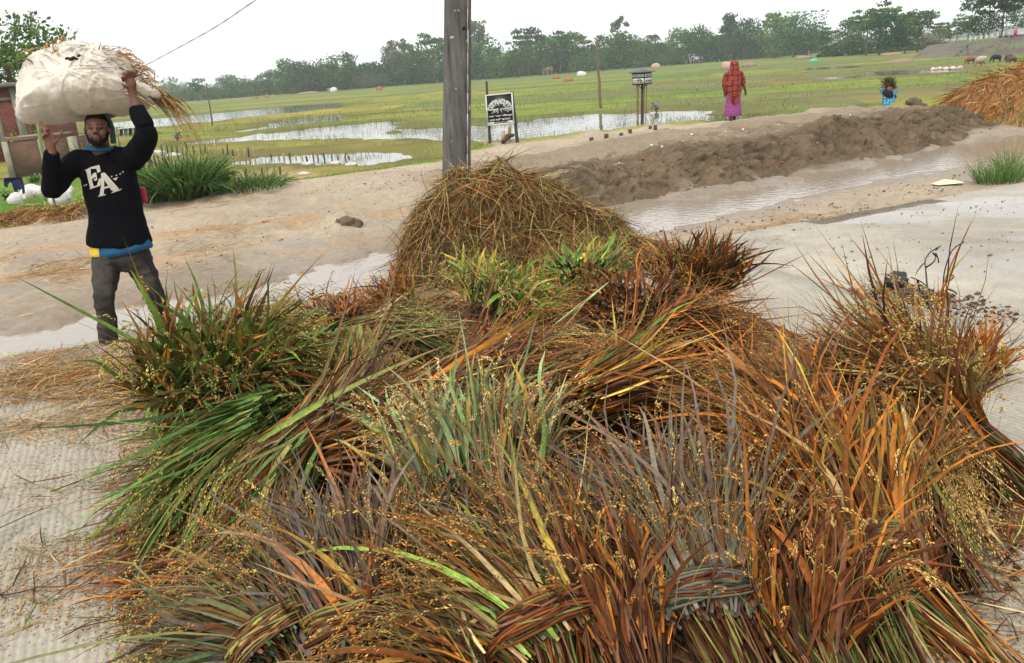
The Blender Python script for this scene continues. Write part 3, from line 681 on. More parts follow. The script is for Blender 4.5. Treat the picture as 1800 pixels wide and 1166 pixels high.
place('reddish matted sheaf with ears below the dark spiky one', (1190, 575), (1290, 545), .16, .2, .5, pal=P_RED, tips=P_ORA, nb=560, npan=130, spread=.5, droop=.3, rb=.1, big=6, gc=(G_ORA, G_ORA, G_GOLD))
# left side
place('tall green sheaf standing at the corner in front of the man', (375, 680), (372, 498), .22, .64, .47, cpx=(290, 800), pal=P_GRL, tips=P_GRTIP, nb=900, npan=300, spread=.46, droop=.26, rb=.17, big=14, wild=.12, pdroop=.75, gc=(G_GOLD, G_GRN, G_GRN), W=.017, bigpal=[(GREEN, 3), (LIME, 1.5), (BRN, 1), (OLV, 1)], Lc=.3)
place('green sheaf with pale golden ears hanging to the right of the corner one', (450, 620), (560, 570), .28, .36, .46, pal=P_GRL, tips=P_GRTIP, nb=420, npan=130, spread=.5, droop=.28, rb=.10, big=12, gc=(G_GOLD, G_GRN, G_PAL), W=.014, pdroop=.75, bigpal=[(GREEN, 3), (LIME, 1.5), (BRN, 1), (OLV, 1)])
place('dark green sheaf spilling down over the left edge of the heap', (455, 745), (265, 840), .22, .10, .56, pal=[(GREEN, 5), (OLV, 1.5), (LIME, .8), (DBR, .8)], tips=[(GREEN, 3), (LIME, 1), (OLV, 1.5)], nb=680, npan=130, spread=.42, droop=.30, rb=.11, big=16, gc=(G_GOLD, G_GRN, G_GOLD), W=.014, fan=.1, bigpal=[(GREEN, 4), (PGR, 1)])
place('sheaf with golden-green ears hanging like a fringe at the lower left', (520, 800), (370, 935), .20, .07, .46, pal=[(GREEN, 2.5), (OLV, 2), (BRN, 1.5), (TAN, 1)], nb=460, npan=170, spread=.45, droop=.3, rb=.10, big=8, gc=(G_GOLD, G_GRN, G_ORA), W=.012)
place('small fountain-shaped green sheaf with ears pouring forward mid-heap', (618, 612), (610, 690), .26, .12, .34, pal=[(GREEN, 3), (OLV, 2), (BRN, 1.5)], nb=380, npan=130, spread=.6, droop=.45, rb=.07, big=8, gc=(G_GOLD, G_GRN), W=.012)
# middle
place('purple-brown sheaf lying flat and sweeping to the right of the green ones', (500, 800), (730, 690), .18, .22, .72, pal=P_PUR, tips=[(PUR, 3), (BRN, 2), (ORA, 1.2), (TAN, .8)], nb=820, npan=60, spread=.24, droop=.12, rb=.10, big=14, gc=(G_ORA, G_GOLD), bigpal=[(ORA, 3), (PUR, 2), (YEL, 1), (LIME, 1)])
place('brown sheaf with a dark neck turning up at the centre of the heap', (790, 690), (1010, 590), .20, .26, .66, cpx=(690, 745), pal=P_PUR, tips=[(BRN, 3), (PUR, 2), (OLV, 1), (ORA, 1.5)], nb=800, npan=110, spread=.30, droop=.14, rb=.085, big=12, gc=(G_GOLD, G_ORA), bigpal=[(PGR, 1), (BRN, 1), (ORA, 2), (LIME, 1), (YEL, .7)])
place('orange and yellow streaked sheaf right of the centre', (1050, 690), (1250, 590), .18, .24, .60, pal=[(ORA, 2.8), (PUR, 1.5), (BRN, 3.2), (YEL, .7), (OLV, 1), (DBR, .8)], nb=760, npan=100, spread=.34, droop=.12, rb=.10, big=14, gc=(G_GOLD, G_ORA), bigpal=[(YEL, 2), (ORA, 2), (LIME, 1), (GPU, 1)])
place('mauve-brown sheaf with fine ears behind the grey-leaved one', (1400, 760), (1270, 615), .16, .22, .60, pal=[(PUR, 2.4), (BRN, 2), (ORA, 2.2), (TAN, 1.5), (YEL, .5)], nb=760, npan=130, spread=.40, droop=.15, rb=.11, big=10, gc=(G_GOLD, G_ORA), bigpal=[(ORA, 3), (PUR, 1), (YEL, 2), (LIME, .5)])
place('sheaf with pale cream grain and light green leaf tips mid-heap', (835, 830), (820, 700), .14, .30, .42, pal=P_PAL, tips=[(PGR, 3), (PUR, 1.5), (YEL, 1), (TAN, 1)], nb=520, npan=150, spread=.42, droop=.10, rb=.16, big=14, gc=(G_PAL, G_PAL, G_GOLD), W=.013, bigpal=[(LIME, 2), (YEL, 2), (PGR, 3)])
# right side
place('large sheaf leaning left at the right-hand corner, long thin leaves standing up', (1660, 735), (1450, 580), .22, .34, .72, cpx=(1765, 870), lc=.02, pal=[(BRN, 2.5), (PUR, 2.5), (OLV, 1.5), (TAN, 1.5), (ORA, 1.5)], nb=900, npan=170, spread=.42, droop=.16, rb=.11, big=14, gc=(G_GOLD, G_GRN, G_GOLD), Lc=.42, nst=220, bigpal=[(ORA, 2), (BRN, 2), (OLV, 2), (TAN, 1)], wild=.08, fan=.08)
place('bulky brown sheaf standing tallest at the right-hand corner of the heap', (1630, 745), (1570, 575), .12, .32, .46, pal=[(BRN, 2.5), (PUR, 2), (OLV, 1.5), (TAN, 1.5), (ORA, 2)], nb=700, npan=150, spread=.5, droop=.22, rb=.13, big=10, gc=(G_GOLD, G_GRN, G_GOLD), pdroop=.6)
place('sheaf with long golden ears dangling over its braided binding at the right', (1570, 760), (1605, 890), .30, .10, .38, pal=P_MIX, nb=320, npan=170, spread=.55, droop=.35, rb=.09, big=8, gc=(G_GOLD, G_GOLD, G_GRN), pl=1.15, pdroop=.7)
place('dark-stemmed sheaf standing under the dangling ears, bound with a braid', (1565, 850), (1575, 690), .16, .36, .40, cpx=(1640, 985), lc=.0, pal=P_RED, nb=320, npan=50, spread=.45, droop=.2, rb=.085, big=6, band=(DBR, BRN, OLV), Lc=.36, nst=190, gc=(G_ORA, G_GOLD), cutpal=[(DBR, 3), (GREEN, 1.5), (BRN, 2), (PUR, 1)])
place('short burnt-orange sheaf behind the right-hand corner one', (1700, 665), (1703, 560), .02, .30, .34, pal=[(ORA, 4), (BRN, 2)], nb=420, npan=10, spread=.45, droop=.1, rb=.08, big=8, gc=(G_ORA,), W=.016)
place('sheaf of long glossy orange leaves bound low at the right front', (1500, 965), (1400, 740), .14, .28, .68, cpx=(1575, 1200), lc=.0, pal=P_ORA, tips=[(ORA, 3.2), (BRN, 2.5), (YEL, .9), (PUR, .8)], nb=860, npan=130, spread=.36, droop=.18, rb=.11, big=16, gc=(G_GOLD, G_ORA), band=BANDB, Lc=.46, nst=260, bigpal=[(ORA, 4), (YEL, 2), (BRN, 1), (LIME, .6)], cutpal=[(BRN, 2.5), (PUR, 2), (GREEN, 1.8), (OLV, 2), (TAN, 1.6), (DBR, 1.5)])
# front row
place('wide sheaf of grey-green leaves fanned out over a twisted binding at the front', (1232, 1040), (1175, 760), .13, .25, .66, cpx=(1300, 1240), lc=.0, pal=P_GRY, tips=[(GPU, 3), (GGR, 3), (PUR, 2), (BRN, .8)], nb=900, npan=240, spread=.52, droop=.20, rb=.10, big=20, gc=(G_ORA, G_GOLD, G_GOLD), band=BANDP, Lc=.44, nst=240, W=.012, bigpal=[(GPU, 3), (GGR, 4), (PUR, 1)], cutpal=[(PUR, 3), (DBR, 3), (BRN, 2), (OLV, 1)])
place('brown sheaf with yellow-green blades along its left flank, broad flat binding', (960, 1085), (800, 850), .12, .22, .64, cpx=(990, 1260), lc=.0, pal=P_MIX, tips=[(PUR, 3), (BRN, 2.5), (GPU, 2), (OLV, 1)], nb=880, npan=230, spread=.40, droop=.16, rb=.115, big=18, gc=(G_ORA, G_GOLD), band=(PUR, BRN, OLV, BRN), Lc=.42, nst=220, bigpal=[(LIME, 2), (YEL, 2), (ORA, 1.5), (GPU, 2), (OLV, 1)])
place('grey-mauve sheaf of upright leaves at the front, left of the brown ones', (650, 1090), (610, 870), .12, .20, .58, cpx=(700, 1260), lc=.0, pal=[(GPU, 4), (PUR, 3), (GGR, 1.5), (ORA, .7), (BRN, 1)], nb=820, npan=170, spread=.38, droop=.18, rb=.12, big=18, gc=(G_ORA, G_GOLD, G_GRN), Lc=.36, nst=160, W=.012, bigpal=[(GPU, 4), (PUR, 2), (YEL, .6), (ORA, .8)], band=BANDB)
place('lowest sheaf at the front left corner with grey leaves spread on the slab', (500, 1120), (330, 930), .10, .10, .56, cpx=(560, 1260), lc=.0, pal=[(GPU, 2.5), (GGR, 2), (PUR, 2), (OLV, 1.5), (BRN, 1.5), (GREEN, 1)], nb=780, npan=170, spread=.50, droop=.22, rb=.11, big=14, gc=(G_GRN, G_GOLD, G_ORA), Lc=.32, nst=160, band=BANDB, bigpal=[(GPU, 3), (LIME, .8), (ORA, 1), (GGR, 2)])
place('brown sheaf with curled orange leaves crossing between the two front bindings', (800, 1130), (690, 1010), .10, .16, .44, cpx=(840, 1270), lc=.0, pal=P_ORA, tips=P_MIX, nb=460, npan=150, spread=.55, droop=.35, rb=.10, big=12, gc=(G_GOLD, G_ORA), Lc=.3, nst=140)
place('sheaf cut off by the lower edge between grey and orange bindings, dark stems', (1400, 1090), (1390, 930), .12, .24, .46, cpx=(1470, 1260), lc=.0, pal=P_RED, nb=520, npan=110, spread=.5, droop=.3, rb=.11, big=8, gc=(G_ORA, G_GOLD), Lc=.4, nst=240, cutpal=[(BRN, 2.5), (PUR, 2), (GREEN, 1.5), (OLV, 2), (TAN, 1), (DBR, 2)])
place('sheaf of dark wet stems squeezed between brown and grey front sheaves', (1095, 1080), (1060, 940), .10, .22, .46, cpx=(1130, 1260), lc=.0, pal=P_RED, nb=480, npan=120, spread=.5, droop=.3, rb=.10, big=6, gc=(G_ORA, G_GOLD), Lc=.38, nst=220, cutpal=[(DBR, 3), (PUR, 3), (BRN, 2), (OLV, .6)])
place('flattened brown sheaf under the orange-leaved one, cut stems on the slab', (1570, 1010), (1500, 900), .08, .14, .42, cpx=(1655, 1130), lc=.0, pal=P_RED, tips=P_ORA, nb=420, npan=60, spread=.5, droop=.3, rb=.10, big=6, gc=(G_ORA, G_GOLD), Lc=.40, nst=200, cutpal=[(BRN, 2.5), (TAN, 2), (GREEN, 1), (ORA, 1)])
# one long green blade lying loose across the heap, as broad as a finger
for (p0, p1, l0, l1, cA, cB, wd, lab) in [((955, 590), (1072, 492), .27, .36, PGR, (.22, .36, .13), .024, 'long loose pale green leaf blade slanting across the middle of the heap'),
                                   ((905, 800), (885, 650), .24, .34, LIME, YEL, .018, 'loose yellow-green leaf blade standing up over the pale grain'),
                                   ((740, 1145), (925, 1040), .16, .22, TAN, YEL, .019, 'loose yellow leaf blade lying across the front bindings'),
                                   ((1500, 850), (1440, 730), .28, .30, (.5, .22, .03), ORA, .024, 'broad loose orange leaf on the right half of the heap')]:
    a_, b_ = hit(*p0, l0), hit(*p1, l1); d_ = b_ - a_
    V, Q, C, _ = blades(a_[None], d_[None], np.linalg.norm(d_), wd, .0, n=9, bend=.05, c0=cA, c1=cB, floor=False, roll=.3)
    tag(mk('rice_leaf', V, Q, m_leaf, None, C), lab, 'leaf')

# ---- straw pile behind the heap, leaning on the road's edge
PC = (.06, 7.0)
def pile(x, y):
    x = np.asarray(x, float); y = np.asarray(y, float)
    dx = x - PC[0] + .12; sk = sstep(-.35, .35, dx); dx = np.where(dx > 0, dx / 1.10, dx / .92); r = np.sqrt(dx ** 2 + ((y - PC[1]) / .90) ** 2)
    rn = r + .09 * fbm(x * 2.1, y * 2.1, oct=3, seed=303); h = .78 * (sstep(1.0, .34, rn) ** .75 * (1 - sk) + np.clip(1.04 - rn, 0, .78) / .78 * sk)
    h = h + .20 * np.exp(-(((x - PC[0] - .92) / .30) ** 2 + ((y - PC[1] + .1) / .3) ** 2)) * (x < PC[0] + 1.3)
    return h * (1 + .15 * fbm(x * 2.6 + .7, y * 2.6, oct=4, seed=309, gain=.6))
straw = empty('straw_pile', (PC[0], PC[1], 0)); tag(straw, 'rounded pile of tangled threshed straw in front of the concrete pole', 'straw pile')
t_ = np.linspace(-1.35, 1.35, 70); SX, SY = np.meshgrid(PC[0] + t_, PC[1] + t_); SZ = pile(SX, SY)
i0 = np.arange(69)[:, None] * 70; j0 = np.arange(69)[None]; Q = np.stack([i0 + j0, i0 + j0 + 1, i0 + 71 + j0, i0 + 70 + j0], -1).reshape(-1, 4)
Q = Q[(SZ.reshape(-1)[Q] > .004).any(1)]
mk('packed_core', np.stack([SX, SY, np.where(SZ > .004, SZ - .03, -.10)], -1).reshape(-1, 3), Q, M('packed_pale_straw', color=(.13, .075, .03), rough=.9, ns=30, na=.6, bump=.03, bs=50), straw)
g = np.random.default_rng(91); N = 15000
x = PC[0] - 1.15 + 2.55 * g.random(N); y = PC[1] - 1.0 + 1.7 * g.random(N); k = pile(x, y) > .015; x, y = x[k], y[k]; N = len(x)
e_ = .03; gxx = (pile(x + e_, y) - pile(x - e_, y)) / (2 * e_); gyy = (pile(x, y + e_) - pile(x, y - e_)) / (2 * e_)
nn = nrm(np.column_stack([-gxx, -gyy, np.ones(N)])); dn = np.column_stack([-gxx, -gyy, 0 * x]); dn = nrm(dn + 1e-6) + g.normal(size=(N, 3)) * 1.0
dn -= (dn * nn).sum(1, keepdims=True) * nn
cs = pick([((.33, .20, .075), 3.5), (TAN, 2), (BRN, 2.4), (ORA, .6), (OLV, 1.6), ((.28, .24, .09), 1.2), (DBR, 1.6)], N, g)
V, Q, C, _ = blades(np.column_stack([x, y, pile(x, y)]) - nrm(dn) * .1, nrm(dn) + nn * (.04 + .34 * g.random((N, 1)) ** 2), .16 + .34 * g.random(N), .0062 * (.6 + .7 * g.random(N)), .20, n=4, bend=.28, c0=cs, c1=cs * .9, fold=0, g=g, roll=1.2, floor_fn=lambda a, b: np.where(uv(a, b)[1] > 0, -.09, .0) + 0 * a + np.maximum(pile(a, b) - .012, .002))
tag(mk('straw_stalks', V, Q, m_straw, straw, C), kind='stuff')
# ================================================================== THINGS ALONG THE ROAD
def ghit(px, py, lift=0.0, lo=3.0, hi=420.0):
    d = ray(px, py); t = np.geomspace(lo, hi, 1400); P = CP + d * t[:, None]
    b = P[:, 2] < ground_z(P[:, 0], P[:, 1]) + lift
    return P[np.argmax(b)] if b.any() else P[-1]
m_poleconc = M('weathered_pole_concrete', color=(.155, .14, .125), rough=.85, ns=5, na=.45, bump=.006, bs=40, hue=(.075, .066, .06), det=8)
def pole_mat():
    m = M('stained_pole', color=(.125, .118, .110), rough=.85, ns=3.2, na=.35, bump=.005, bs=45, det=8); t = m.node_tree; N = t.nodes.new; L = t.links.new
    p = t.nodes['Principled BSDF']; src = p.inputs['Base Color'].links[0].from_socket
    tc = N('ShaderNodeTexCoord'); mp = N('ShaderNodeMapping'); mp.inputs['Scale'].default_value = (14, 14, 1.1); L(tc.outputs['Object'], mp.inputs[0])
    n = N('ShaderNodeTexNoise'); n.inputs['Scale'].default_value = 1.0; n.inputs['Detail'].default_value = 7; n.inputs['Roughness'].default_value = .7; L(mp.outputs[0], n.inputs['Vector'])
    r = N('ShaderNodeMapRange'); r.inputs[1].default_value = .42; r.inputs[2].default_value = .66; L(n.outputs['Fac'], r.inputs[0])
    mm = N('ShaderNodeMixRGB'); mm.inputs[2].default_value = (.045, .041, .038, 1); mm.blend_type = 'MIX'; L(r.outputs[0], mm.inputs[0]); L(src, mm.inputs[1])
    n2 = N('ShaderNodeTexNoise'); n2.inputs['Scale'].default_value = 11; n2.inputs['Detail'].default_value = 4; L(tc.outputs['Object'], n2.inputs['Vector'])
    r2 = N('ShaderNodeMapRange'); r2.inputs[1].default_value = .68; r2.inputs[2].default_value = .72; L(n2.outputs['Fac'], r2.inputs[0])
    m2 = N('ShaderNodeMixRGB'); m2.inputs[2].default_value = (.42, .39, .36, 1); L(r2.outputs[0], m2.inputs[0]); L(mm.outputs[0], m2.inputs[1]); L(m2.outputs[0], p.inputs['Base Color'])
    return m
pb = np.array([-.575, 9.6, -.25]); pt = at(803, 0, 9.6); ax = nrm(pt - np.array([-.56, 9.6, 0])); H = 7.2
root = empty('utility_pole', (pb[0], pb[1], 0)); tag(root, 'tall grey stained concrete utility pole behind the straw pile', 'pole')
b_ = B(); e1 = nrm(np.cross(ax, [math.sin(.32), -math.cos(.32), 0])); e2 = np.cross(e1, ax); ring = []
hs = [0, .4, 1.2, 2.4, 4, 6, H]; prof = np.array([(-.5, -.30), (-.30, -.5), (.30, -.5), (.5, -.30), (.5, .30), (.30, .5), (-.30, .5), (-.5, .30)])
V = []
for h in hs:
    wd = .305 - .0175 * h
    V += [pb + ax * h + e1 * p[0] * wd + e2 * p[1] * wd for p in prof]
k = 8; Q = [[i * k + j, i * k + (j + 1) % k, (i + 1) * k + (j + 1) % k, (i + 1) * k + j] for i in range(len(hs) - 1) for j in range(k)]
mk('shaft', V, [np.array(Q), np.array([[(len(hs) - 1) * k + j for j in range(k)]])], pole_mat(), root, None, False)
m_hole = M('dark_hole', color=(.012, .011, .01), rough=.9)
for h in (2.33, 3.6, 4.9):
    c = pb + ax * h; fd = nrm(-np.cross(e1, ax) * 1.0); fd = nrm(np.cross(ax, e1)); fd = fd if fd[1] < 0 else -fd
    p = c + fd * (.5 * (.305 - .0175 * h) - .004) + e1 * .035
    bb = B(); bb.tube([p, p + fd * .006], .022, k=10); bb.build('bolt_hole', m_hole, root, col=False)
bb = B()                                       # pale raised line along one arris of the shaft
for h0 in np.arange(.1, 6.5, .22):
    h1 = h0 + .24; wd = .305 - .0175 * h0; c = lambda h: pb + ax * h + e1 * .295 * (.305 - .0175 * h) + fd * .5 * (.305 - .0175 * h) * 1.004
    bb.tube([c(h0), c(h0 + .12) + e1 * .003 * rng.normal(), c(h1)], .005 + .003 * rng.random(), k=5)
bb.build('pale_ridge', M('pale_edge', color=(.40, .375, .34), rough=.9), root, col=False)

m_wood = M('old_wood', color=(.16, .115, .08), rough=.85, ns=12, na=.4, bump=.006, bs=30)
m_dwood = M('tarred_wood', color=(.055, .045, .04), rough=.8, ns=12, na=.4)
m_bamboo = M('bamboo', color=(.36, .25, .13), rough=.6, ns=10, na=.3)
m_black = M('black_paint', color=(.012, .014, .016), rough=.45, ns=6, na=.3)
m_white = M('white_paint', color=(.56, .56, .54), rough=.6, ns=9, na=.10)
def text_mesh(txt, size=1.0, bold=.035):
    cu = bpy.data.curves.new('t', 'FONT'); cu.body = txt; cu.size = size; cu.align_x = 'CENTER'; cu.align_y = 'CENTER'; cu.extrude = 0.0; cu.offset = bold; cu.resolution_u = 2
    o = bpy.data.objects.new('t', cu); COL.objects.link(o); dg = bpy.context.evaluated_depsgraph_get(); me = bpy.data.meshes.new_from_object(o.evaluated_get(dg), depsgraph=dg)
    V = np.array([v.co[:] for v in me.vertices]).reshape(-1, 3); F = [list(p.vertices) for p in me.polygons]
    bpy.data.objects.remove(o); bpy.data.meshes.remove(me)
    T = np.array([[f[0], f[i], f[i + 1]] for f in F for i in range(1, len(f) - 1)]).reshape(-1, 3); return V, T
def lettering(parent, name, items, O, X, Y, N_, mat):
    """items: (text, cx, cy, width, height, turn); O origin of a flat panel, X/Y its axes, N_ outward"""
    for (txt, cx, cy, wd, ht, turn) in items:
        V, T = text_mesh(txt)
        if not len(V): continue
        mn, mx_ = V.min(0), V.max(0); V = (V - (mn + mx_) / 2) / np.maximum(mx_ - mn, 1e-4) * [wd, ht, 0]
        c_, s_ = math.cos(turn), math.sin(turn); V = np.column_stack([V[:, 0] * c_ - V[:, 1] * s_ + cx, V[:, 0] * s_ + V[:, 1] * c_ + cy])
        mk(name, O + V[:, :1] * X + V[:, 1:2] * Y + N_ * .004, T, mat, parent, None, False)
# ---- painted notice board by the pond
SY_ = 19.5
TL, TR, BR, BL = at(853, 167, SY_), at(900, 162, SY_ - .1), at(905, 218, SY_ - .1), at(857, 221, SY_)
lp0 = at(861, 254, SY_); rp0 = at(911, 255, SY_ - .1)
root = empty('notice_board', (float((lp0[0] + rp0[0]) / 2), SY_, gz((lp0[0] + rp0[0]) / 2, SY_))); tag(root, 'black notice board with white hand lettering on two dark posts by the pond', 'sign')
X = (TR - TL); W_ = np.linalg.norm(X); X /= W_; Y = nrm(TL - BL); Hh = np.linalg.norm(TL - BL); Nn = nrm(np.cross(X, Y)); Nn = Nn if Nn[1] < 0 else -Nn; O = (TL + TR + BR + BL) / 4
AX = np.array([X, Y, Nn])
bb = B(); bb.box(O, (W_, Hh, .02), axes=AX); bb.build('board', m_black, root, False, False)
for (c, s_) in [((0, Hh / 2 - .012), (W_ + .02, .03)), ((0, -Hh / 2 + .012), (W_ + .02, .03)), ((-W_ / 2 + .008, 0), (.028, Hh - .036)), ((W_ / 2 - .008, 0), (.028, Hh - .036))]:
    bb = B(); bb.box(O + X * c[0] + Y * c[1] + Nn * .006, (s_[0], s_[1], .026), axes=AX); bb.build('border', m_white, root, False, False)
for (p, t, r_) in ((lp0, at(855, 143, SY_ + .05), .032), (rp0, at(900, 161, SY_ - .05), .036)):
    bb = B(); off = np.array([0, .06, 0]); P = np.linspace(p - np.array([0, 0, .3]), t, 7) + off; bb.tube(P, r_ * np.linspace(1.1, .85, 7) * (1 + .08 * rng.normal(size=7)), k=8); bb.build('post', m_dwood, root, col=False)
it = []
for i, ch in enumerate(['আ', 'ম', 'ত', 'লী', 'ঔ', 'ষ', 'ধা', 'ল', 'য়']):
    a_ = R_(150 - i * 15); it.append((ch, math.cos(a_) * W_ * .40, -.12 + math.sin(a_) * Hh * .36 + .03, .095, .15, a_ - PI / 2))
it += [('সরলা', -W_ * .25, -.03, W_ * .40, .11, 0), ('প্রতিষ্ঠান', W_ * .22, -.02, W_ * .46, .13, 0), ('বাজার রোড কালীগঞ্জ', 0, -.145, W_ * .90, .070, 0), ('মোঃ মনির হোসেন', 0, -.22, W_ * .82, .062, 0), ('যোগাযোগ করুন', .02, -.285, W_ * .5, .036, 0)]
lettering(root, 'lettering', it, O, X, Y, Nn * 3, m_white)
for sx in (-1, 1):
    p = O + X * sx * W_ * .36 + Y * (-.285) + Nn * .012; V = np.array([p - X * .07 - Y * .012, p + X * .05 - Y * .02, p + X * .085, p + X * .05 + Y * .02, p - X * .07 + Y * .012]) ; mk('arrow_mark', V, np.array([[0, 1, 2, 3, 4]]), m_white, root, None, False)
# ---- lettered box raised on thin legs
by = 30.0; c0 = at(1127, 222, by); c0[2] = gz(c0[0], c0[1])
root = empty('raised_box', c0); tag(root, 'small black and white lettered box with hipped roof on tall thin legs', 'box')
top = at(1129, 149, by); low = at(1129, 152, by); sc_ = by * 1.0 / 1450 * 1.02
half = .245; ctr = np.array([top[0], by, top[2]]); hb = .40
aX = nrm(np.array([math.cos(R_(-42)), math.sin(R_(-42)), 0])); aY = np.array([-aX[1], aX[0], 0]); up = np.array([0, 0, 1.0]); A3 = np.array([aX, aY, up])
bb = B(); bb.box(ctr + up * hb / 2, (half * 2, half * 2, hb), axes=A3); bb.build('cabinet', m_black, root, False, False)
rv = [ctr + up * hb + aX * sx * (half + .08) + aY * sy * (half + .08) for sx, sy in ((-1, -1), (1, -1), (1, 1), (-1, 1))]; rv += [v + up * .03 for v in rv]; rv.append(ctr + up * (hb + .18))
mk('roof', rv, [np.array([[4, 5, 8], [5, 6, 8], [6, 7, 8], [7, 4, 8]]), np.array([[0, 1, 5, 4], [1, 2, 6, 5], [2, 3, 7, 6], [3, 0, 4, 7], [3, 2, 1, 0]])], M('grey_sheet_roof', color=(.10, .10, .105), rough=.5, ns=8, na=.5), root, None, False)
for (nn_, xx) in ((-aY, aX), (aX, aY)):
    O2 = ctr + nn_ * half
    for (z0, z1) in ((.04, .215), (.26, .36)):
        bb = B(); bb.box(O2 + up * (z0 + z1) / 2 + nn_ * .004, (half * 1.82, .008, z1 - z0), axes=np.array([xx, nn_, up])); bb.build('white_panel', m_white, root, False, False)
    lettering(root, 'lettering', [('সিগু' if nn_[0] == -aY[0] else 'পারমেজা', 0, .13, half * 1.6, .15, 0), ('বাগান বাড়ি', 0, .31, half * 1.5, .07, 0)], O2 + nn_ * .006, xx, up, nn_, m_black)
for q, (dx, dy, r_) in enumerate(((0, 0, .042), (-.20, -.05, .016), (.13, -.14, .016), (.10, .16, .016), (-.12, .15, .016))):
    bb = B(); bb.tube(np.linspace(np.array([c0[0] + dx * .8, by + dy, c0[2] - .25]), ctr + np.array([dx, dy, .01]), 5), r_, k=7); bb.build('leg', m_dwood if q == 0 else M('rusty_pipe', color=(.21, .105, .06), rough=.7), root, col=False)
zc = c0[2] + .48 * (ctr[2] - c0[2])
bb = B(); bb.tube([np.array([c0[0] - .26, by - .06, zc]), np.array([c0[0] + .32, by - .12, zc + .03])], .014, k=6); bb.build('crossbar', m_dwood, root, col=False)
bb = B(); bb.tube([np.array([c0[0] + .55, by - .1, c0[2]]), np.array([c0[0] + .27, by - .13, zc + .08])], .026, k=7); bb.build('brace', m_bamboo, root, col=False)
for s_ in (-1, 1):
    bb = B(); bb.tube([ctr + up * -.17 + np.array([0, -.03, 0]), ctr + aX * .16 * s_ + up * .0], .013, k=6); bb.build('strut', m_dwood, root, col=False)
# ---- bare wooden poles standing in the fields
for (p0, p1, lab, r_) in (((1057, 191), (1048, 72), 'tall bare wooden pole standing in the field edge beyond the pond', .09), ((373, 221), (363, 146), 'thin bare wooden pole beside the far left water', .075)):
    g0 = ghit(*p0); t = at(p1[0], p1[1], g0[1]); bb = B(); P = np.linspace(g0 - [0, 0, .3], t, 8); P[1:-1, 0] += .02 * rng.normal(size=6)
    bb.tube(P, r_ * np.linspace(1.1, .75, 8), k=8); tag(bb.build('wooden_pole', m_wood, col=False), lab, 'pole')
# ---- short stakes and stubs
def stake(px, py, hpx, tilt=0.0, mat=None, r_=.03, parent=None, name='stake'):
    g0 = ghit(px, py); h = hpx / 1450 * np.linalg.norm(g0 - CP); bb = B(); t = g0 + np.array([tilt * h, 0, h])
    bb.tube(np.linspace(g0 - [0, 0, .15], t, 4), [r_ * 1.1, r_, r_, r_ * .95], k=6); return bb.build(name, mat or m_wood, parent, col=False)
for (px, py, h, tl, lab) in ((881, 252, 20, .28, 'leaning bamboo stub under the notice board'), (893, 249, 26, .2, 'taller bamboo stub near the right post of the notice board'), (854, 256, 10, 0, 'short stump at the left foot of the notice board')):
    tag(stake(px, py, h, tl, m_bamboo, .045, name='bamboo_stub'), lab, 'stake')
bb = B(); p = ghit(884, 254); q_ = ghit(903, 250); bb.tube([p + [0, 0, .05], (p + q_) / 2 + [0, 0, .16], q_ + [0, 0, .16]], [.05, .06, .04], k=6); tag(bb.build('driftwood', m_dwood, col=False), 'dark driftwood lying at the foot of the notice board', 'log')
for i, (px, py, h) in enumerate(((1040, 247, 5), (1066, 243, 7), (1092, 239, 5), (1108, 235, 7), (1152, 229, 8), (1143, 227, 5))):
    o = stake(px, py, h, .05 * (i % 3 - 1), m_dwood, .045, name='wooden_stump')
    tag(o, ['dark stump leftmost along the pond edge', 'dark stump below the lone pole reflection', 'low stump in the grassy water', 'dark stump left of the raised box', 'leaning stump right of the raised box', 'lowest stump behind the leaning one by the raised box'][i], 'stump')
def fence(label, pts, step, h, seed):
    g = np.random.default_rng(seed); a0 = ghit(*pts[0]); root = empty('stake_fence', a0); tag(root, label, 'fence')
    L_ = [(pts[i], pts[i + 1]) for i in range(len(pts) - 1)]
    for (p, q) in L_:
        n = max(2, int(abs(q[0] - p[0]) / step))
        for i in range(n):
            f_ = (i + .3 * g.random()) / n; stake(p[0] + (q[0] - p[0]) * f_, p[1] + (q[1] - p[1]) * f_, h * (.7 + .6 * g.random()), .12 * g.normal(), (m_wood, m_dwood, m_bamboo, m_dwood)[g.integers(4)], .028 + .012 * g.random(), root)
    return root
fence('row of uneven stakes running from the grass clump along the marsh', [(285, 276), (340, 270), (400, 274), (455, 278)], 9, 15, 1)
fence('row of stakes standing in the small pond', [(478, 284), (560, 287), (625, 286)], 9.5, 14, 2)
fence('low row of rotten stakes on the grassy bank right of the clump', [(372, 306), (430, 312), (505, 308)], 15, 11, 3)
fence('rough pole pen beside the bare yard behind the man', [(246, 300), (275, 293), (300, 290)], 7, 17, 4)
# ---- white sandbags dumped along the pond
m_sack = M('white_sack', color=(.46, .44, .40), rough=.8, ns=6, na=.2, bump=.02, bs=14)
def blob(name, c, r, mat, amp=.18, fr=2.2, seed=0, k=26, parent=None, flat=.55, rot=0.0, label=None, cat=None, group=None, col=None):
    bb = B(); bb.ball((0, 0, 0), (1, 1, 1), k=k); V, F, C = bb.arrays(); d = fbm(V[:, 0] * fr + seed * 9.1, V[:, 1] * fr, V[:, 2] * fr, oct=4, seed=seed)
    V = V * (1 + amp * d)[:, None]; V[:, 2] = np.where(V[:, 2] < -flat, -flat, V[:, 2]); V[:, 2] += flat; V = V * np.asarray(r)
    c_, s_ = math.cos(rot), math.sin(rot); V = np.column_stack([V[:, 0] * c_ - V[:, 1] * s_, V[:, 0] * s_ + V[:, 1] * c_, V[:, 2]]) + np.asarray(c)
    o = mk(name, V, F, mat, parent, col, True)
    if label: tag(o, label, cat, group)
    return o
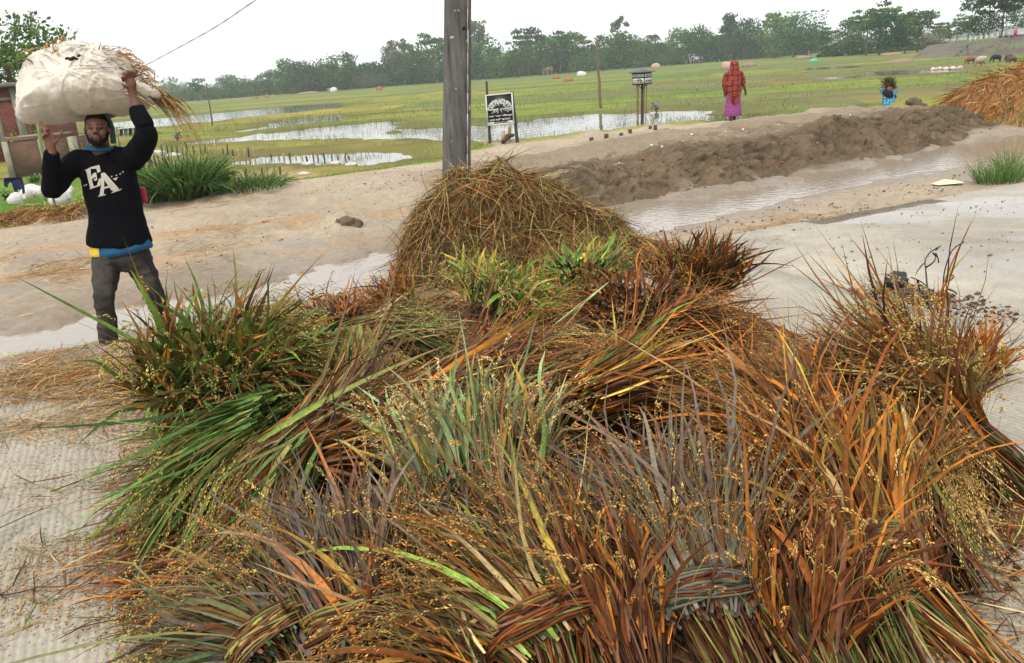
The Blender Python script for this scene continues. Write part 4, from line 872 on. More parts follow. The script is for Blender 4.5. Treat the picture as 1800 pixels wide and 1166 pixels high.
for i, (px, py, s_, lab) in enumerate(((278, 272, .55, 'white sack lying at the head of the stake row behind the man'), (304, 276, .5, 'white sack second along the stake row, above the grass clump'), (462, 283, .4, 'white sack at the left tip of the small pond'), (541, 291, .42, 'white sack in front of the stakes mid pond'), (590, 289, .36, 'small white sack among the stakes at the pond'), (618, 291, .36, 'pale sack by the last stakes in the small pond'), (640, 290, .3, 'smallest pale sack at the right end of the pond'), (534, 308, .34, 'white sack on the grass strip in front of the bare sand'))):
    p = ghit(px, py); blob('sandbag', p - [0, 0, .03], (s_ * .62, s_ * .45, s_ * .26), m_sack, seed=20 + i, label=lab, cat='sack', group='white sacks by the pond')
# ================================================================== VEGETATION NEAR, LITTER
m_grass = M('grass_blades', attr=True, rough=.6, ns=20, na=.2, spec=.25, trans=.25)
def clump(name, label, cat, base, n, L, W, spread, droop, pal, seed, rb=.15, group=None, flo=None):
    g = np.random.default_rng(seed); th_ = g.random(n) * 2 * PI; r_ = np.sqrt(g.random(n))
    P = np.asarray(base) + np.column_stack([np.cos(th_) * r_ * rb, np.sin(th_) * r_ * rb, 0 * r_ - .03]); D = np.column_stack([np.cos(th_) * r_ * spread, np.sin(th_) * r_ * spread, 1 + 0 * r_]) + g.normal(size=(n, 3)) * .12
    c0 = pick(pal, n, g); V, Q, C, _ = blades(P, D, L * (.55 + .5 * g.random(n)), W * (.6 + .6 * g.random(n)), droop * (.3 + g.random(n)), n=6, bend=.2, c0=c0 * .8, c1=c0 * 1.15, floor=False, fold=.2, g=g)
    root = empty(name, base); tag(root, label, cat, group); tag(mk('blades', V, Q, m_grass, root, C), kind='stuff'); return root
GC = [((.075, .16, .03), 3), ((.11, .21, .045), 2), ((.16, .26, .06), 1), ((.05, .11, .03), 1.5)]
p = ghit(325, 344); clump('tall_grass_clump', 'big dark green clump of tall arching grass by the track', 'grass clump', p, 1500, 1.15, .022, .75, .55, GC, 1, rb=.42)
p = ghit(268, 350); clump('tall_grass_clump', 'bushy green grass just right of the man beside the big clump', 'grass clump', p, 600, .75, .018, .8, .5, GC, 2, rb=.4)
p = ghit(440, 330); clump('tall_grass_clump', 'low feathery grass trailing right of the big clump', 'grass clump', p, 600, .55, .015, 1.1, .5, GC, 3, rb=.55)
def leafy(label, base, h, n, sz, pal, seed, name='leafy_plant', sp=.5):
    g = np.random.default_rng(seed); root = empty(name, base); tag(root, label, 'plant'); base = np.asarray(base)
    bb = B(); L_ = []
    for q in range(max(3, n // 6)):
        d = nrm(np.array([g.normal() * sp, g.normal() * sp, 1.0])); P = base + np.outer(np.linspace(0, h * (.6 + .4 * g.random()), 5), d) + np.outer(np.linspace(0, 1, 5) ** 2, g.normal(size=3) * [.1, .1, 0]) * h; bb.tube(P, np.linspace(.008, .003, 5), k=5); L_.append(P)
    bb.build('stems', M('green_stem', color=(.12, .18, .05), rough=.7), root, col=False)
    idx = g.integers(0, len(L_), n); tt = .25 + .75 * g.random(n); P = np.array([L_[i][int(t * 4)] for i, t in zip(idx, tt)])
    D = g.normal(size=(n, 3)) + [0, 0, .3]; c0 = pick(pal, n, g)
    V, Q, C, _ = blades(P, D, sz * (.6 + .6 * g.random(n)), sz * .45, .3, n=4, c0=c0, c1=c0 * 1.1, floor=False, fold=.2, g=g, roll=.3); tag(mk('leaves', V, Q, m_grass, root, C), kind='stuff'); return root
leafy('light green broad-leaved plant at the right edge of the grass clump', ghit(388, 335), .62, 60, .2, [(LIME, 3), ((.16, .30, .05), 2)], 4)
leafy('small leafy weeds below the hanging trousers', ghit(16, 352), .4, 70, .14, [((.09, .2, .04), 3), (LIME, 1)], 5)
leafy('low leafy weeds behind the white geese', ghit(62, 322), .35, 90, .16, [((.09, .2, .04), 3), (LIME, 1)], 6)
p = ghit(1752, 322); clump('weed_tuft', 'feathery green weed growing at the far edge of the concrete', 'weed', p, 420, .42, .008, .6, .25, [((.13, .24, .05), 3), ((.2, .3, .09), 1)], 7, rb=.22)
p = ghit(1775, 312); clump('weed_tuft', 'taller wispy weed right of the feathery one', 'weed', p, 200, .6, .007, .55, .3, [((.16, .26, .07), 3), ((.24, .3, .12), 1)], 8, rb=.10)
# grass carpet: track edge, yard, field tufts
g = np.random.default_rng(31)
def scatter_grass(n, region, L, W, pal, seed, name):
    g = np.random.default_rng(seed); x, y = region(g, n); z = ground_z(x, y); k = z > ZW + .02; x, y, z = x[k], y[k], z[k]; n = len(x)
    d = np.hypot(x, y); sc = np.clip(d / 22, .7, 3.0); P = np.column_stack([x, y, z - .01]); D = np.column_stack([g.normal(size=n) * .4, g.normal(size=n) * .4, np.ones(n)])
    c0 = pick(pal, n, g); V, Q, C, _ = blades(P, D, L * sc * (.4 + .8 * g.random(n)), W * sc, .3, n=2, c0=c0, c1=c0 * 1.1, floor=False, fold=0, g=g)
    o = mk(name, V, Q, m_grass, None, C, origin=(0, 0, 0)); return tag(o, kind='stuff')
def r_edge(g, n):
    u = -14 + 34 * g.random(n); v = edge_v(u) + .15 + np.abs(g.normal(size=n)) * 1.0 - .25 * (g.random(n) < .12); k = u < 9; return xy(u[k], v[k])
tag(scatter_grass(16000, r_edge, .10, .010, [((.13, .28, .035), 3), ((.18, .32, .05), 2), ((.1, .2, .03), 1)], 41, 'verge_grass'), 'short bright green grass along the edge of the mud track', 'grass')
def r_yard(g, n):
    u = -16 + 20 * g.random(n); v = edge_v(u) + .5 + 14 * g.random(n) ** 1.3; return xy(u, v)
tag(scatter_grass(15000, r_yard, .11, .012, [((.12, .25, .035), 3), ((.15, .28, .05), 2), ((.09, .18, .03), 2), (YEL, .03)], 42, 'yard_grass'), 'green grass of the yard where the geese rest', 'grass')
def r_field(g, n):
    a = np.radians(-36 + 72 * g.random(n)); r = 24 * (130 / 24) ** g.random(n); x, y = r * np.sin(a), r * np.cos(a); k = vnoise(x * .22, y * .3, seed=44) > -.15; return x[k], y[k]
tag(scatter_grass(36000, r_field, .14, .010, [((.15, .22, .05), 3), ((.20, .26, .06), 2), ((.24, .24, .07), 1), ((.12, .17, .045), 2), ((.2, .17, .08), .8)], 43, 'field_grass'), 'young rice and rough grass standing in the fields', 'grass')
def r_reed(g, n):
    xs_, ys_ = [], []
    for i in (0, 0, 0, 1, 1, 2, 3, 4, 8):
        p = PONDS[i]; k = g.integers(0, len(p), n // 9); f_ = g.random(n // 9)[:, None]; q = p[k] * (1 - f_) + p[(k + 1) % len(p)] * f_; c = p.mean(0); q = q + (c - q) * (g.random(n // 9)[:, None] ** 2 * .5) + g.normal(size=q.shape) * .4; xs_.append(q[:, 0]); ys_.append(q[:, 1])
    return np.concatenate(xs_), np.concatenate(ys_)
gr_ = np.random.default_rng(46); x, y = r_reed(gr_, 9000); n = len(x); d = np.hypot(x, y); keep = vnoise(x * .5, y * .5, seed=47) > -.1; x, y, d = x[keep], y[keep], d[keep]; n = len(x)
c0 = pick([((.15, .2, .05), 2), ((.2, .19, .07), 2), ((.13, .16, .05), 1)], n, gr_)
V, Q, C, _ = blades(np.column_stack([x, y, np.full(n, ZW - .04)]), np.column_stack([gr_.normal(size=n) * .25, gr_.normal(size=n) * .25, np.ones(n)]), (.16 + .22 * gr_.random(n)) * np.clip(d / 40, .8, 2), .016 * np.clip(d / 40, .8, 2), .2, n=2, c0=c0, c1=c0, floor=False, fold=0, g=gr_)
tag(mk('reeds', V, Q, m_grass, None, C, origin=(0, 0, 0)), 'sparse reeds standing in the shallow pond water', 'reeds', kind='stuff')
# ---- straw litter and spilled grain
def litter(n, region, pal, seed, L=.22, W=.0045, name='straw_litter', label='', lift=.006, zf=None):
    g = np.random.default_rng(seed); x, y = region(g, n); u, v = uv(x, y); z = np.where(v < 0, 0.0, ground_z(x, y)) if zf is None else zf(x, y); n = len(x)
    a = g.random(n) * 2 * PI; a = np.where(g.random(n) < .55, .42 + .8 * g.normal(size=n), a); c0 = pick(pal, n, g); fl = lambda X, Y: np.where(uv(X, Y)[1] < -.02, 0.0, ground_z(X, Y))
    V, Q, C, _ = blades(np.column_stack([x, y, z + lift + .02 * g.random(n)]), np.column_stack([np.cos(a), np.sin(a), .05 * g.normal(size=n)]), L * (.4 + .9 * g.random(n)), W * (.6 + .8 * g.random(n)), .02, n=3, bend=.12, c0=c0, c1=c0, fold=0, g=g, roll=.25, floor_fn=fl, eps=lift)
    return tag(mk(name, V, Q, m_straw, None, C, origin=(0, 0, 0)), label, 'straw', kind='stuff')
SP = [((.38, .22, .085), 3), (TAN, 2), (BRN, 2), (ORA, .8), (OLV, 1), ((.5, .38, .2), 1)]
def pxregion(polys, z=0.0):
    W = [np.array([gp(a, b, z)[:2] for a, b in p]) for p in polys]
    def f(g, n):
        xs_, ys_ = [], []
        for p in W:
            m = n // len(W); lo_, hi_ = p.min(0), p.max(0); q = lo_ + (hi_ - lo_) * g.random((m * 3, 2)); dd = polydist(q[:, 0], q[:, 1], p); nn_ = fbm(q[:, 0] * 1.2, q[:, 1] * 2.2, oct=3, seed=55)
            k = (dd < .12 * g.normal(size=len(q))) & (nn_ > -.25 + .35 * g.normal(size=len(q))); q = q[k][:m]; xs_.append(q[:, 0]); ys_.append(q[:, 1])
        return np.concatenate(xs_), np.concatenate(ys_)
    return f
litter(3400, pxregion([[(0, 605), (120, 600), (230, 620), (250, 680), (240, 760), (120, 800), (0, 810)], [(0, 650), (230, 640), (235, 700), (0, 770)]]), SP, 61, label='loose straw strewn on the slab edge where the man walks')
litter(2600, pxregion([[(0, 465), (120, 455), (240, 460), (150, 500), (60, 525), (0, 560)], [(270, 420), (420, 400), (470, 430), (400, 470), (290, 490)], [(280, 370), (420, 340), (460, 355), (300, 400)], [(0, 480), (70, 470), (140, 480), (40, 520), (0, 530)]], -.05), SP, 62, label='brown straw scattered over the muddy lane', L=.26)
litter(2600, pxregion([[(1100, 425), (1300, 400), (1600, 330), (1800, 275), (1800, 312), (1450, 382), (1290, 442)], [(1150, 425), (1400, 375), (1400, 400), (1290, 440)], [(660, 505), (760, 490), (780, 560), (640, 560)], [(1130, 430), (1320, 440), (1340, 480), (1200, 470)], [(1240, 420), (1500, 360), (1600, 340), (1420, 400), (1300, 445)]]), SP + [(DBR, 2)], 63, label='bits of straw on the mud beside the concrete slab', L=.14)
litter(420, pxregion([[(1450, 505), (1560, 500), (1800, 550), (1800, 600), (1600, 570)], [(1740, 280), (1800, 270), (1800, 320), (1760, 330)]]), SP + [(DBR, 4), ((.2, .3, .06), .6)], 64, label='wet straw and roots washed into the joint between slabs', L=.16)
litter(900, pxregion([[(150, 820), (260, 800), (260, 1000), (330, 1166), (180, 1166), (60, 1080), (180, 980)], [(1560, 1166), (1660, 960), (1760, 1000), (1790, 1166)], [(1640, 940), (1790, 880), (1800, 960), (1680, 990)]]), SP + [(PUR, 3), (DBR, 2)], 65, label='stray leaves and stems on the slab round the heap', L=.16, W=.006)
litter(120, pxregion([[(0, 820), (230, 830), (260, 1166), (0, 1166)]]), [(PUR, 2), (OLV, 2), (DBR, 2), (GREEN, 1)], 66, label='a few dark leaf blades on the slab left of the heap', L=.24, W=.008)
g = np.random.default_rng(67)
x, y = pxregion([[(0, 700), (240, 700), (300, 860), (180, 1000), (0, 1010)], [(0, 950), (300, 900), (420, 1166), (0, 1166)], [(1560, 1000), (1700, 900), (1800, 880), (1800, 1166), (1500, 1166)], [(0, 620), (260, 620), (240, 800), (0, 820)]])(g, 20000)
kp = (np.abs((uv(x, y)[0] / .04) % 1 - .5) < .33) | (g.random(len(x)) < .3); x, y = x[kp], y[kp]
n = min(len(x), len(y)); x, y = x[:n], y[:n]; a = g.random(n) * 2 * PI; cc = np.array([G_GOLD, G_ORA, (.3, .16, .06), G_PAL])[g.integers(0, 4, n)] * (1 + .2 * g.normal(size=(n, 1)))
V, T, C = grains(np.column_stack([x, y, .0022 + 0 * x]), np.column_stack([np.cos(a), np.sin(a), 0 * a]), .0125, .0046, np.clip(cc, .05, .8), g)
tag(mk('spilled_grain', V, T, m_grain, None, C, origin=(0, 0, 0)), 'rice grains spilled all over the concrete slab', 'grain', kind='stuff')
# ================================================================== PEOPLE
m_skin = M('skin', attr=True, rough=.5, ns=40, na=.10, spec=.4)
SKIN = np.array([.125, .053, .031])
def limb(bb, J, r, n=9, C=None, k=14, ry=None, up=None):
    """smooth tapering limb through joints J with radii r"""
    J = np.asarray(J, float); m = len(J); s = np.linspace(0, m - 1, n * (m - 1) + 1); i = np.clip(s.astype(int), 0, m - 2); f_ = s - i
    def cat(A):
        A = np.asarray(A, float); Ap = np.concatenate([[2 * A[0] - A[1]], A, [2 * A[-1] - A[-2]]]); p0, p1, p2, p3 = Ap[i], Ap[i + 1], Ap[i + 2], Ap[i + 3]; t = f_ if A.ndim == 1 else f_[:, None]
        return .5 * (2 * p1 + (p2 - p0) * t + (2 * p0 - 5 * p1 + 4 * p2 - p3) * t ** 2 + (3 * p1 - p0 - 3 * p2 + p3) * t ** 3)
    bb.tube(cat(J), np.maximum(cat(r), .003), k=k, C=C, ry=None if ry is None else np.maximum(cat(ry), .003), up=up); return bb
def fingers(bb, chains, r0=.0095, C=None):
    for ch in chains: limb(bb, ch, np.linspace(r0, r0 * .72, len(ch)), n=4, C=C, k=8); bb.ball(ch[-1], r0 * .72, k=8, C=C)
def head_mesh(bb, c, s, X, Y, Z, C=None):
    """X to the side, Y out of the face, Z up; s = head height"""
    A = np.array([X, Y, Z]); q = lambda x, y, z: np.asarray(c) + (X * x + Y * y + Z * z) * s
    e = lambda p, r, k=16: bb.ball(q(*p), np.array(r) * s, k=k, C=C, axes=A)
    e((0, -.06, .13), (.31, .385, .37), 24); e((0, .10, -.20), (.228, .26, .29), 20); e((0, .215, -.40), (.11, .10, .09)); e((0, .14, .08), (.27, .255, .25), 20)
    for sx in (-1, 1):
        e((sx * .15, .235, -.12), (.105, .10, .12)); e((sx * .115, .335, .095), (.115, .05, .042)); e((sx * .33, -.05, -.02), (.035, .075, .125)); e((sx * .125, .315, .015), (.066, .05, .040)); e((sx * .17, .02, -.28), (.08, .16, .13))
    bb.tube([q(0, .345, .07), q(0, .395, -.02), q(0, .445, -.10)], np.array([.038, .045, .058]) * s, k=10, C=C); e((0, .425, -.115), (.062, .055, .045))
    for sx in (-1, 1): e((sx * .055, .395, -.125), (.038, .04, .032))
    e((0, .345, -.235), (.115, .055, .032)); e((0, .335, -.285), (.10, .06, .036))
# ---- the man with the load
my = 5.72
root = empty('person', (float(at(225, 615, 5.8)[0]), 5.8, -.1)); tag(root, 'man in a black lettered sweater walking with a large white bundle on his head', 'person')
Jm = lambda px, py, y=my: at(px, py, y)
hc = Jm(171, 229, 5.66); Z = nrm(at(168, 190, 5.74) - at(174, 262, 5.68)); Yf = nrm(np.array([.30, -1.0, -.20])); X = nrm(np.cross(Yf, Z)) * -1; X = X if X[0] > 0 else -X; Yf = nrm(np.cross(Z, X)); Yf = Yf if Yf[1] < 0 else -Yf
bb = B(); head_mesh(bb, hc, .228, X, Yf, Z)
limb(bb, [hc - Z * .05 + [0, .03, 0], Jm(178, 262, 5.72), Jm(184, 285, 5.75)], [.055, .058, .075])
sh_r, el_r, wr_r = Jm(132, 288), Jm(90, 334, 5.58), Jm(92, 266, 5.50)
sh_l, el_l, wr_l = Jm(236, 276), Jm(257, 236, 5.50), Jm(236, 176, 5.53)
limb(bb, [Jm(186, 285, 5.76), Jm(198, 340, 5.76), Jm(210, 420, 5.78)], [.13, .14, .135], ry=[.085, .10, .10])
limb(bb, [sh_r, el_r, (el_r + wr_r) / 2, wr_r], [.05, .038, .036, .026]); limb(bb, [sh_l, el_l, (el_l + wr_l) / 2, wr_l], [.05, .038, .037, .027])
limb(bb, [Jm(186, 290, 5.76), sh_r], [.07, .05]); limb(bb, [Jm(186, 285, 5.76), sh_l], [.07, .05])
hip_r, kn_r, an_r = Jm(188, 446, 5.76), Jm(183, 527, 5.60), Jm(193, 612, 5.66)
hip_l, kn_l, an_l = Jm(238, 446, 5.80), Jm(268, 512, 5.82), Jm(296, 582, 6.12)
limb(bb, [hip_r, kn_r, (kn_r * .6 + an_r * .4), an_r], [.075, .05, .046, .034]); limb(bb, [hip_l, kn_l, (kn_l * .6 + an_l * .4), an_l], [.075, .05, .046, .034])
for an in (an_r, an_l): limb(bb, [an + [0, .04, -.03], an + [0, -.05, -.055], an + [-.01, -.15, -.07]], [.036, .040, .026], ry=[.03, .026, .014])
# right hand open under the load, palm forward
pm = Jm(88, 247, 5.49); bb.ball(pm, (.040, .017, .046), k=14); limb(bb, [wr_r, Jm(90, 258, 5.495), pm], [.027, .029, .030], ry=[.02, .02, .018])
fingers(bb, [[Jm(94, 240, 5.49), Jm(86, 229, 5.485), Jm(77, 221, 5.50), Jm(70, 214, 5.53)], [Jm(88, 237, 5.49), Jm(80, 229, 5.47), Jm(73, 224, 5.48), Jm(68, 219, 5.52)], [Jm(82, 239, 5.49), Jm(80, 231, 5.455), Jm(84, 226, 5.44), Jm(87, 230, 5.45)], [Jm(77, 245, 5.49), Jm(76, 239, 5.46), Jm(82, 235, 5.45), Jm(86, 238, 5.46)], [Jm(97, 252, 5.49), Jm(103, 244, 5.47), Jm(107, 236, 5.465), Jm(111, 229, 5.47)]])
# left hand gripping the cloth
ph = Jm(230, 146, 5.52); bb.ball(ph, (.036, .022, .048), k=14); limb(bb, [wr_l, Jm(233, 162, 5.53), ph], [.027, .029, .032], ry=[.024, .022, .02])
fingers(bb, [[Jm(238, 136, 5.52), Jm(236, 127, 5.50), Jm(229, 125, 5.505), Jm(224, 130, 5.53)], [Jm(233, 135, 5.515), Jm(229, 126, 5.49), Jm(222, 126, 5.50), Jm(219, 132, 5.53)], [Jm(228, 137, 5.515), Jm(223, 129, 5.49), Jm(217, 131, 5.50), Jm(217, 137, 5.53)], [Jm(224, 141, 5.515), Jm(218, 135, 5.49), Jm(215, 138, 5.50), Jm(217, 143, 5.53)], [Jm(224, 154, 5.515), Jm(218, 152, 5.49), Jm(215, 147, 5.49)]], r0=.0105)
body = bb.build('body', m_skin, root, col=False); remesh(body, .0062, 2, .45, .38)
V = verts(body) + wloc(root); L_ = (V - hc) @ np.array([X, Yf, Z]).T / .228
C = np.broadcast_to(SKIN, V.shape).copy(); hd = np.abs(L_).max(1) < .6
lp = hd & (((L_[:, 0] / .12) ** 2 + ((L_[:, 2] + .262) / .062) ** 2) < 1) & (L_[:, 1] > .25); C[lp] = [.13, .045, .032]
ml = hd & (np.abs(L_[:, 2] + .260) < .013) & (np.abs(L_[:, 0]) < .11) & (L_[:, 1] > .25); C[ml] = [.03, .012, .01]
for sx in (-1, 1):
    ey = hd & ((((L_[:, 0] - sx * .125) / .075) ** 2 + ((L_[:, 2] + .004) / .020) ** 2) < 1) & (L_[:, 1] > .2); C[ey] = [.018, .010, .008]
    br = hd & ((((L_[:, 0] - sx * .125) / .105) ** 2 + ((L_[:, 2] - .098 + .03 * np.abs(L_[:, 0] - sx * .125)) / .022) ** 2) < 1) & (L_[:, 1] > .2); C[br] = [.015, .010, .008]
    ns_ = hd & ((((L_[:, 0] - sx * .03) / .020) ** 2 + ((L_[:, 2] + .155) / .014) ** 2) < 1) & (L_[:, 1] > .36); C[ns_] = [.03, .013, .01]
pal_ = np.linalg.norm(V - pm, axis=1) < .09; C[pal_] = SKIN * np.array([1.25, 1.2, 1.2])
setcol(body, C)
m_hair = M('black_hair', color=(.007, .0055, .005), rough=.8, spec=.1, ns=60, na=.4, bump=.006, bs=90)
bb = B(); A3 = np.array([X, Yf, Z]); q = lambda x, y, z: hc + (X * x + Yf * y + Z * z) * .228
bb.ball(q(0, .215, -.405), np.array([.135, .115, .105]) * .228, k=14, axes=A3)
for sx in (-1, 1): limb(bb, [q(sx * .05, .27, -.42), q(sx * .16, .20, -.34), q(sx * .235, .08, -.22), q(sx * .285, 0, -.06)], np.array([.085, .075, .055, .035]) * .228); bb.tube([q(sx * .02, .378, -.195), q(sx * .09, .345, -.215), q(sx * .125, .29, -.30)], np.array([.022, .028, .03]) * .228, k=8)
remesh(bb.build('beard', m_hair, root, col=False), .0055, 2)
bb = B(); bb.ball(q(0, -.07, .19), np.array([.335, .40, .345]) * .228, k=20, axes=A3); o = bb.build('hair', m_hair, root, col=False)
V = verts(o) + wloc(root); L_ = (V - hc) @ A3.T / .228; cut_ = (L_[:, 1] > .12) & (L_[:, 2] < .20); V[cut_] -= (Yf * .03); V[L_[:, 2] < -.02] += Z * .02; setverts(o, V - wloc(root))
m_gcl = M('dark_green_cloth', color=(.02, .055, .04), rough=.85, ns=30, na=.2)
bb = B(); limb(bb, [q(.20, .05, .46), q(.36, -.02, .20), q(.39, -.04, -.10), q(.40, -.03, -.38)], np.array([.10, .08, .09, .10]) * .228, ry=np.array([.05, .035, .035, .03]) * .228); remesh(bb.build('head_cloth', m_gcl, root, col=False), .006, 2)
# clothes
def folds(o, root, amp, fr, seed, st=(1, 1, .45)):
    V = verts(o); me = o.data; Nn_ = np.zeros(len(V) * 3, np.float32); me.vertices.foreach_get('normal', Nn_); Nn_ = Nn_.reshape(-1, 3)
    W = V * fr * np.array(st); n = 1 - 2 * np.abs(fbm(W[:, 0], W[:, 1], W[:, 2], oct=3, seed=seed)); setverts(o, V + Nn_ * (amp * n)[:, None])
m_swt = M('black_knit', color=(.0045, .0048, .0065), rough=.9, ns=80, na=.25, bump=.0015, bs=260, spec=.06)
bb = B()
P = [Jm(184, 268, 5.745), Jm(187, 290, 5.75), Jm(194, 330, 5.75), Jm(203, 380, 5.77), Jm(211, 428, 5.78)]
limb(bb, P, [.10, .17, .185, .188, .222], ry=[.07, .105, .13, .13, .145], k=28, up=(0, 1, 0))
limb(bb, [Jm(160, 285, 5.75), sh_r, el_r, (el_r + wr_r) / 2, wr_r + (wr_r - el_r) * -.02], [.085, .074, .060, .053, .045]); limb(bb, [Jm(210, 280, 5.75), sh_l, el_l, el_l * .35 + wr_l * .65, el_l * .18 + wr_l * .82], [.09, .08, .066, .054, .043])
swt = bb.build('sweater', m_swt, root, col=False); remesh(swt, .009, 5); folds(swt, root, .008, 7, 5, (1, 1, .6))
bb = B(); col_p = [Jm(178, 262, 5.715) + X * .082 * math.cos(t) + Yf * .075 * math.sin(t) + Z * (.012 - .028 * max(0, math.sin(t))) for t in np.linspace(0, 2 * PI, 25)]
bb.tube(col_p, .014, k=8, cap=False); m_blue = M('teal_blue_cotton', color=(.012, .085, .17), rough=.85, ns=30, na=.2); bb.build('collar', m_blue, root, col=False)
def hem(a0, a1, name, mat):
    th_ = np.linspace(a0, a1, 30); c1 = Jm(213, 436, 5.785); Vv = []
    for zz, rr_, r2 in ((.06, .205, .135), (.0, .216, .145), (-.035, .217, .147), (-.035, .210, .140), (.0, .209, .138)):
        wv_ = .004 * np.sin(th_ * 9)
        Vv.append(c1 + np.column_stack([np.cos(th_) * (rr_ + wv_), -np.sin(th_) * (r2 + wv_), 0 * th_ + zz + .022 * np.cos(th_)]))
    Vv = np.array(Vv).reshape(-1, 3); Q = np.array([[i * 30 + j, i * 30 + j + 1, (i + 1) * 30 + j + 1, (i + 1) * 30 + j] for i in range(4) for j in range(29)]); return mk(name, Vv, Q, mat, root)
hem(R_(118), R_(190), 'yellow_shirt_hem', M('yellow_cotton', color=(.62, .42, .04), rough=.85, ns=30, na=.15)); hem(R_(-150), R_(118), 'blue_shirt_hem', m_blue)
def denim():
    m = M('faded_black_denim', attr=True, rough=.85, ns=26, na=.3, bump=.0012, bs=300, spec=.2); return m
bb = B(); limb(bb, [Jm(213, 425, 5.785), Jm(213, 452, 5.785), Jm(213, 470, 5.785)], [.180, .196, .165], ry=[.13, .145, .12], k=24, up=(0, 1, 0))
limb(bb, [hip_r + [0, 0, -.02], (hip_r + kn_r) / 2, kn_r, kn_r * .5 + an_r * .5, an_r + [0, 0, .015]], [.096, .086, .070, .065, .058]); limb(bb, [hip_l + [0, 0, -.02], (hip_l + kn_l) / 2, kn_l, kn_l * .5 + an_l * .5, an_l + [0, 0, .015]], [.098, .088, .072, .066, .058])
tr = bb.build('trousers', denim(), root, col=False); remesh(tr, .009, 4); folds(tr, root, .007, 8, 9, (.6, .6, 1.6))
V = verts(tr) + wloc(root)
def fade(a, b): t = np.clip(((V - a) @ (b - a)) / ((b - a) @ (b - a)), 0, 1); d = np.linalg.norm(V - (a + t[:, None] * (b - a)), axis=1); fr_ = V[:, 1] < (a + t[:, None] * (b - a))[:, 1] - .02; return np.exp(-((t - .5) / .42) ** 2) * fr_ * (np.abs((V - a - t[:, None] * (b - a))[:, 0]) < .07)
wr_ = np.clip(fade(hip_r, kn_r) + fade(hip_l, kn_l) + .8 * fade(kn_r, an_r), 0, 1); nz = .5 + .5 * fbm(V[:, 0] * 9, V[:, 1] * 9, V[:, 2] * 6, oct=3, seed=3)
setcol(tr, np.array([.022, .020, .019]) + (wr_ * (.4 + .6 * np.clip(nz, 0, 1)))[:, None] * np.array([.050, .042, .033]))
# lettering on the chest, laid onto the knit
def on_shirt(polys, name, mat):
    dg = bpy.context.evaluated_depsgraph_get(); pts = []
    from mathutils.bvhtree import BVHTree
    global _bvh
    if _bvh is None: _bvh = BVHTree.FromPolygons([tuple(v) for v in (verts(swt) + wloc(root))], [tuple(p.vertices) for p in swt.data.polygons])
    # refine the polygon so it can follow the cloth
    bm = bmesh.new()
    for poly in polys: bm.faces.new([bm.verts.new((x, y, .0003 * polys.index(poly))) for x, y in poly])
    bmesh.ops.triangulate(bm, faces=bm.faces[:]); bmesh.ops.subdivide_edges(bm, edges=bm.edges[:], cuts=4, use_grid_fill=True); bmesh.ops.triangulate(bm, faces=bm.faces[:])
    V2 = []; bm.verts.index_update()
    for v in bm.verts:
        d = ray(v.co.x, v.co.y); h = _bvh.ray_cast(Vector(CP), Vector(d)); p = np.array(h[0]) if h[0] is not None else at(v.co.x, v.co.y, 5.6); V2.append(p - nrm(d) * (.005 + v.co.z))
    T = np.array([[v.index for v in f.verts] for f in bm.faces]); bm.free(); return mk(name, V2, T, mat, root)
_bvh = None
zx = lambda pts: [(120 + a / 10.588, 260 + b / 10.588) for a, b in pts]
m_ink = M('cream_print', color=(.45, .42, .36), rough=.8, ns=120, na=.2)
on_shirt([zx(p) for p in ([(330, 425), (412, 385), (425, 515), (440, 600), (480, 740), (415, 765), (360, 560)], [(305, 420), (420, 360), (575, 318), (585, 365), (500, 392), (412, 392), (330, 432)], [(520, 385), (585, 350), (605, 440), (545, 468)], [(425, 530), (470, 470), (510, 462), (525, 530), (440, 585)], [(500, 470), (520, 462), (540, 600), (500, 618), (470, 600), (515, 560)], [(395, 775), (412, 735), (480, 725), (590, 690), (600, 705)], [(530, 712), (545, 660), (575, 575), (612, 568), (600, 705)])], 'letter_e', m_ink)
on_shirt([zx(p) for p in ([(605, 480), (650, 462), (685, 468), (945, 765), (860, 815), (800, 790), (640, 560)], [(612, 500), (665, 560), (670, 700), (660, 880), (580, 895), (612, 700)], [(660, 735), (765, 700), (785, 735), (660, 768)], [(550, 912), (575, 885), (700, 862), (690, 885)], [(795, 850), (830, 812), (1005, 758), (965, 792)])], 'letter_a', m_ink)
on_shirt([zx([(825, 575), (930, 545), (885, 610)])], 'small_mark', m_ink)
for (a, b) in ((808, 535), (895, 515), (965, 487), (1015, 450), (335, 690), (300, 705)): on_shirt([zx([(a - 13, b - 7), (a + 13, b - 14), (a + 13, b + 7), (a - 13, b + 13)])], 'small_mark', m_ink)
bb = B(); limb(bb, [Jm(247, 330, 5.86), Jm(252, 355, 5.87)], [.03, .035], ry=[.015, .015]); bb.build('red_scarf_end', M('crimson_cloth', color=(.35, .03, .06), rough=.8), root, col=False)
# ---- the load: white sack cloth bundled round cut rice
lc = at(160, 147, 5.74); lo_px = [(38, 178), (38, 128), (58, 98), (95, 84), (150, 71), (188, 82), (215, 96), (236, 122), (252, 148), (283, 160), (288, 172), (276, 186), (240, 198), (200, 206), (150, 208), (108, 215), (60, 221), (45, 218), (39, 200)]
sx_ = CR; sy_ = CU; pp = np.array([[((p - lc) @ sx_), ((p - lc) @ sy_)] for p in [at(a, b, 5.74) for a, b in lo_px]])
an_ = np.arctan2(pp[:, 1], pp[:, 0]); rd_ = np.hypot(pp[:, 0], pp[:, 1]); od = np.argsort(an_); an_, rd_ = an_[od], rd_[od]
nt_, np_ = 220, 84; T_, P_ = np.meshgrid(np.linspace(-PI, PI, nt_, endpoint=False), np.linspace(-PI / 2, PI / 2, np_))
Rr = np.interp(T_, np.concatenate([an_ - 2 * PI, an_, an_ + 2 * PI]), np.tile(rd_, 3))
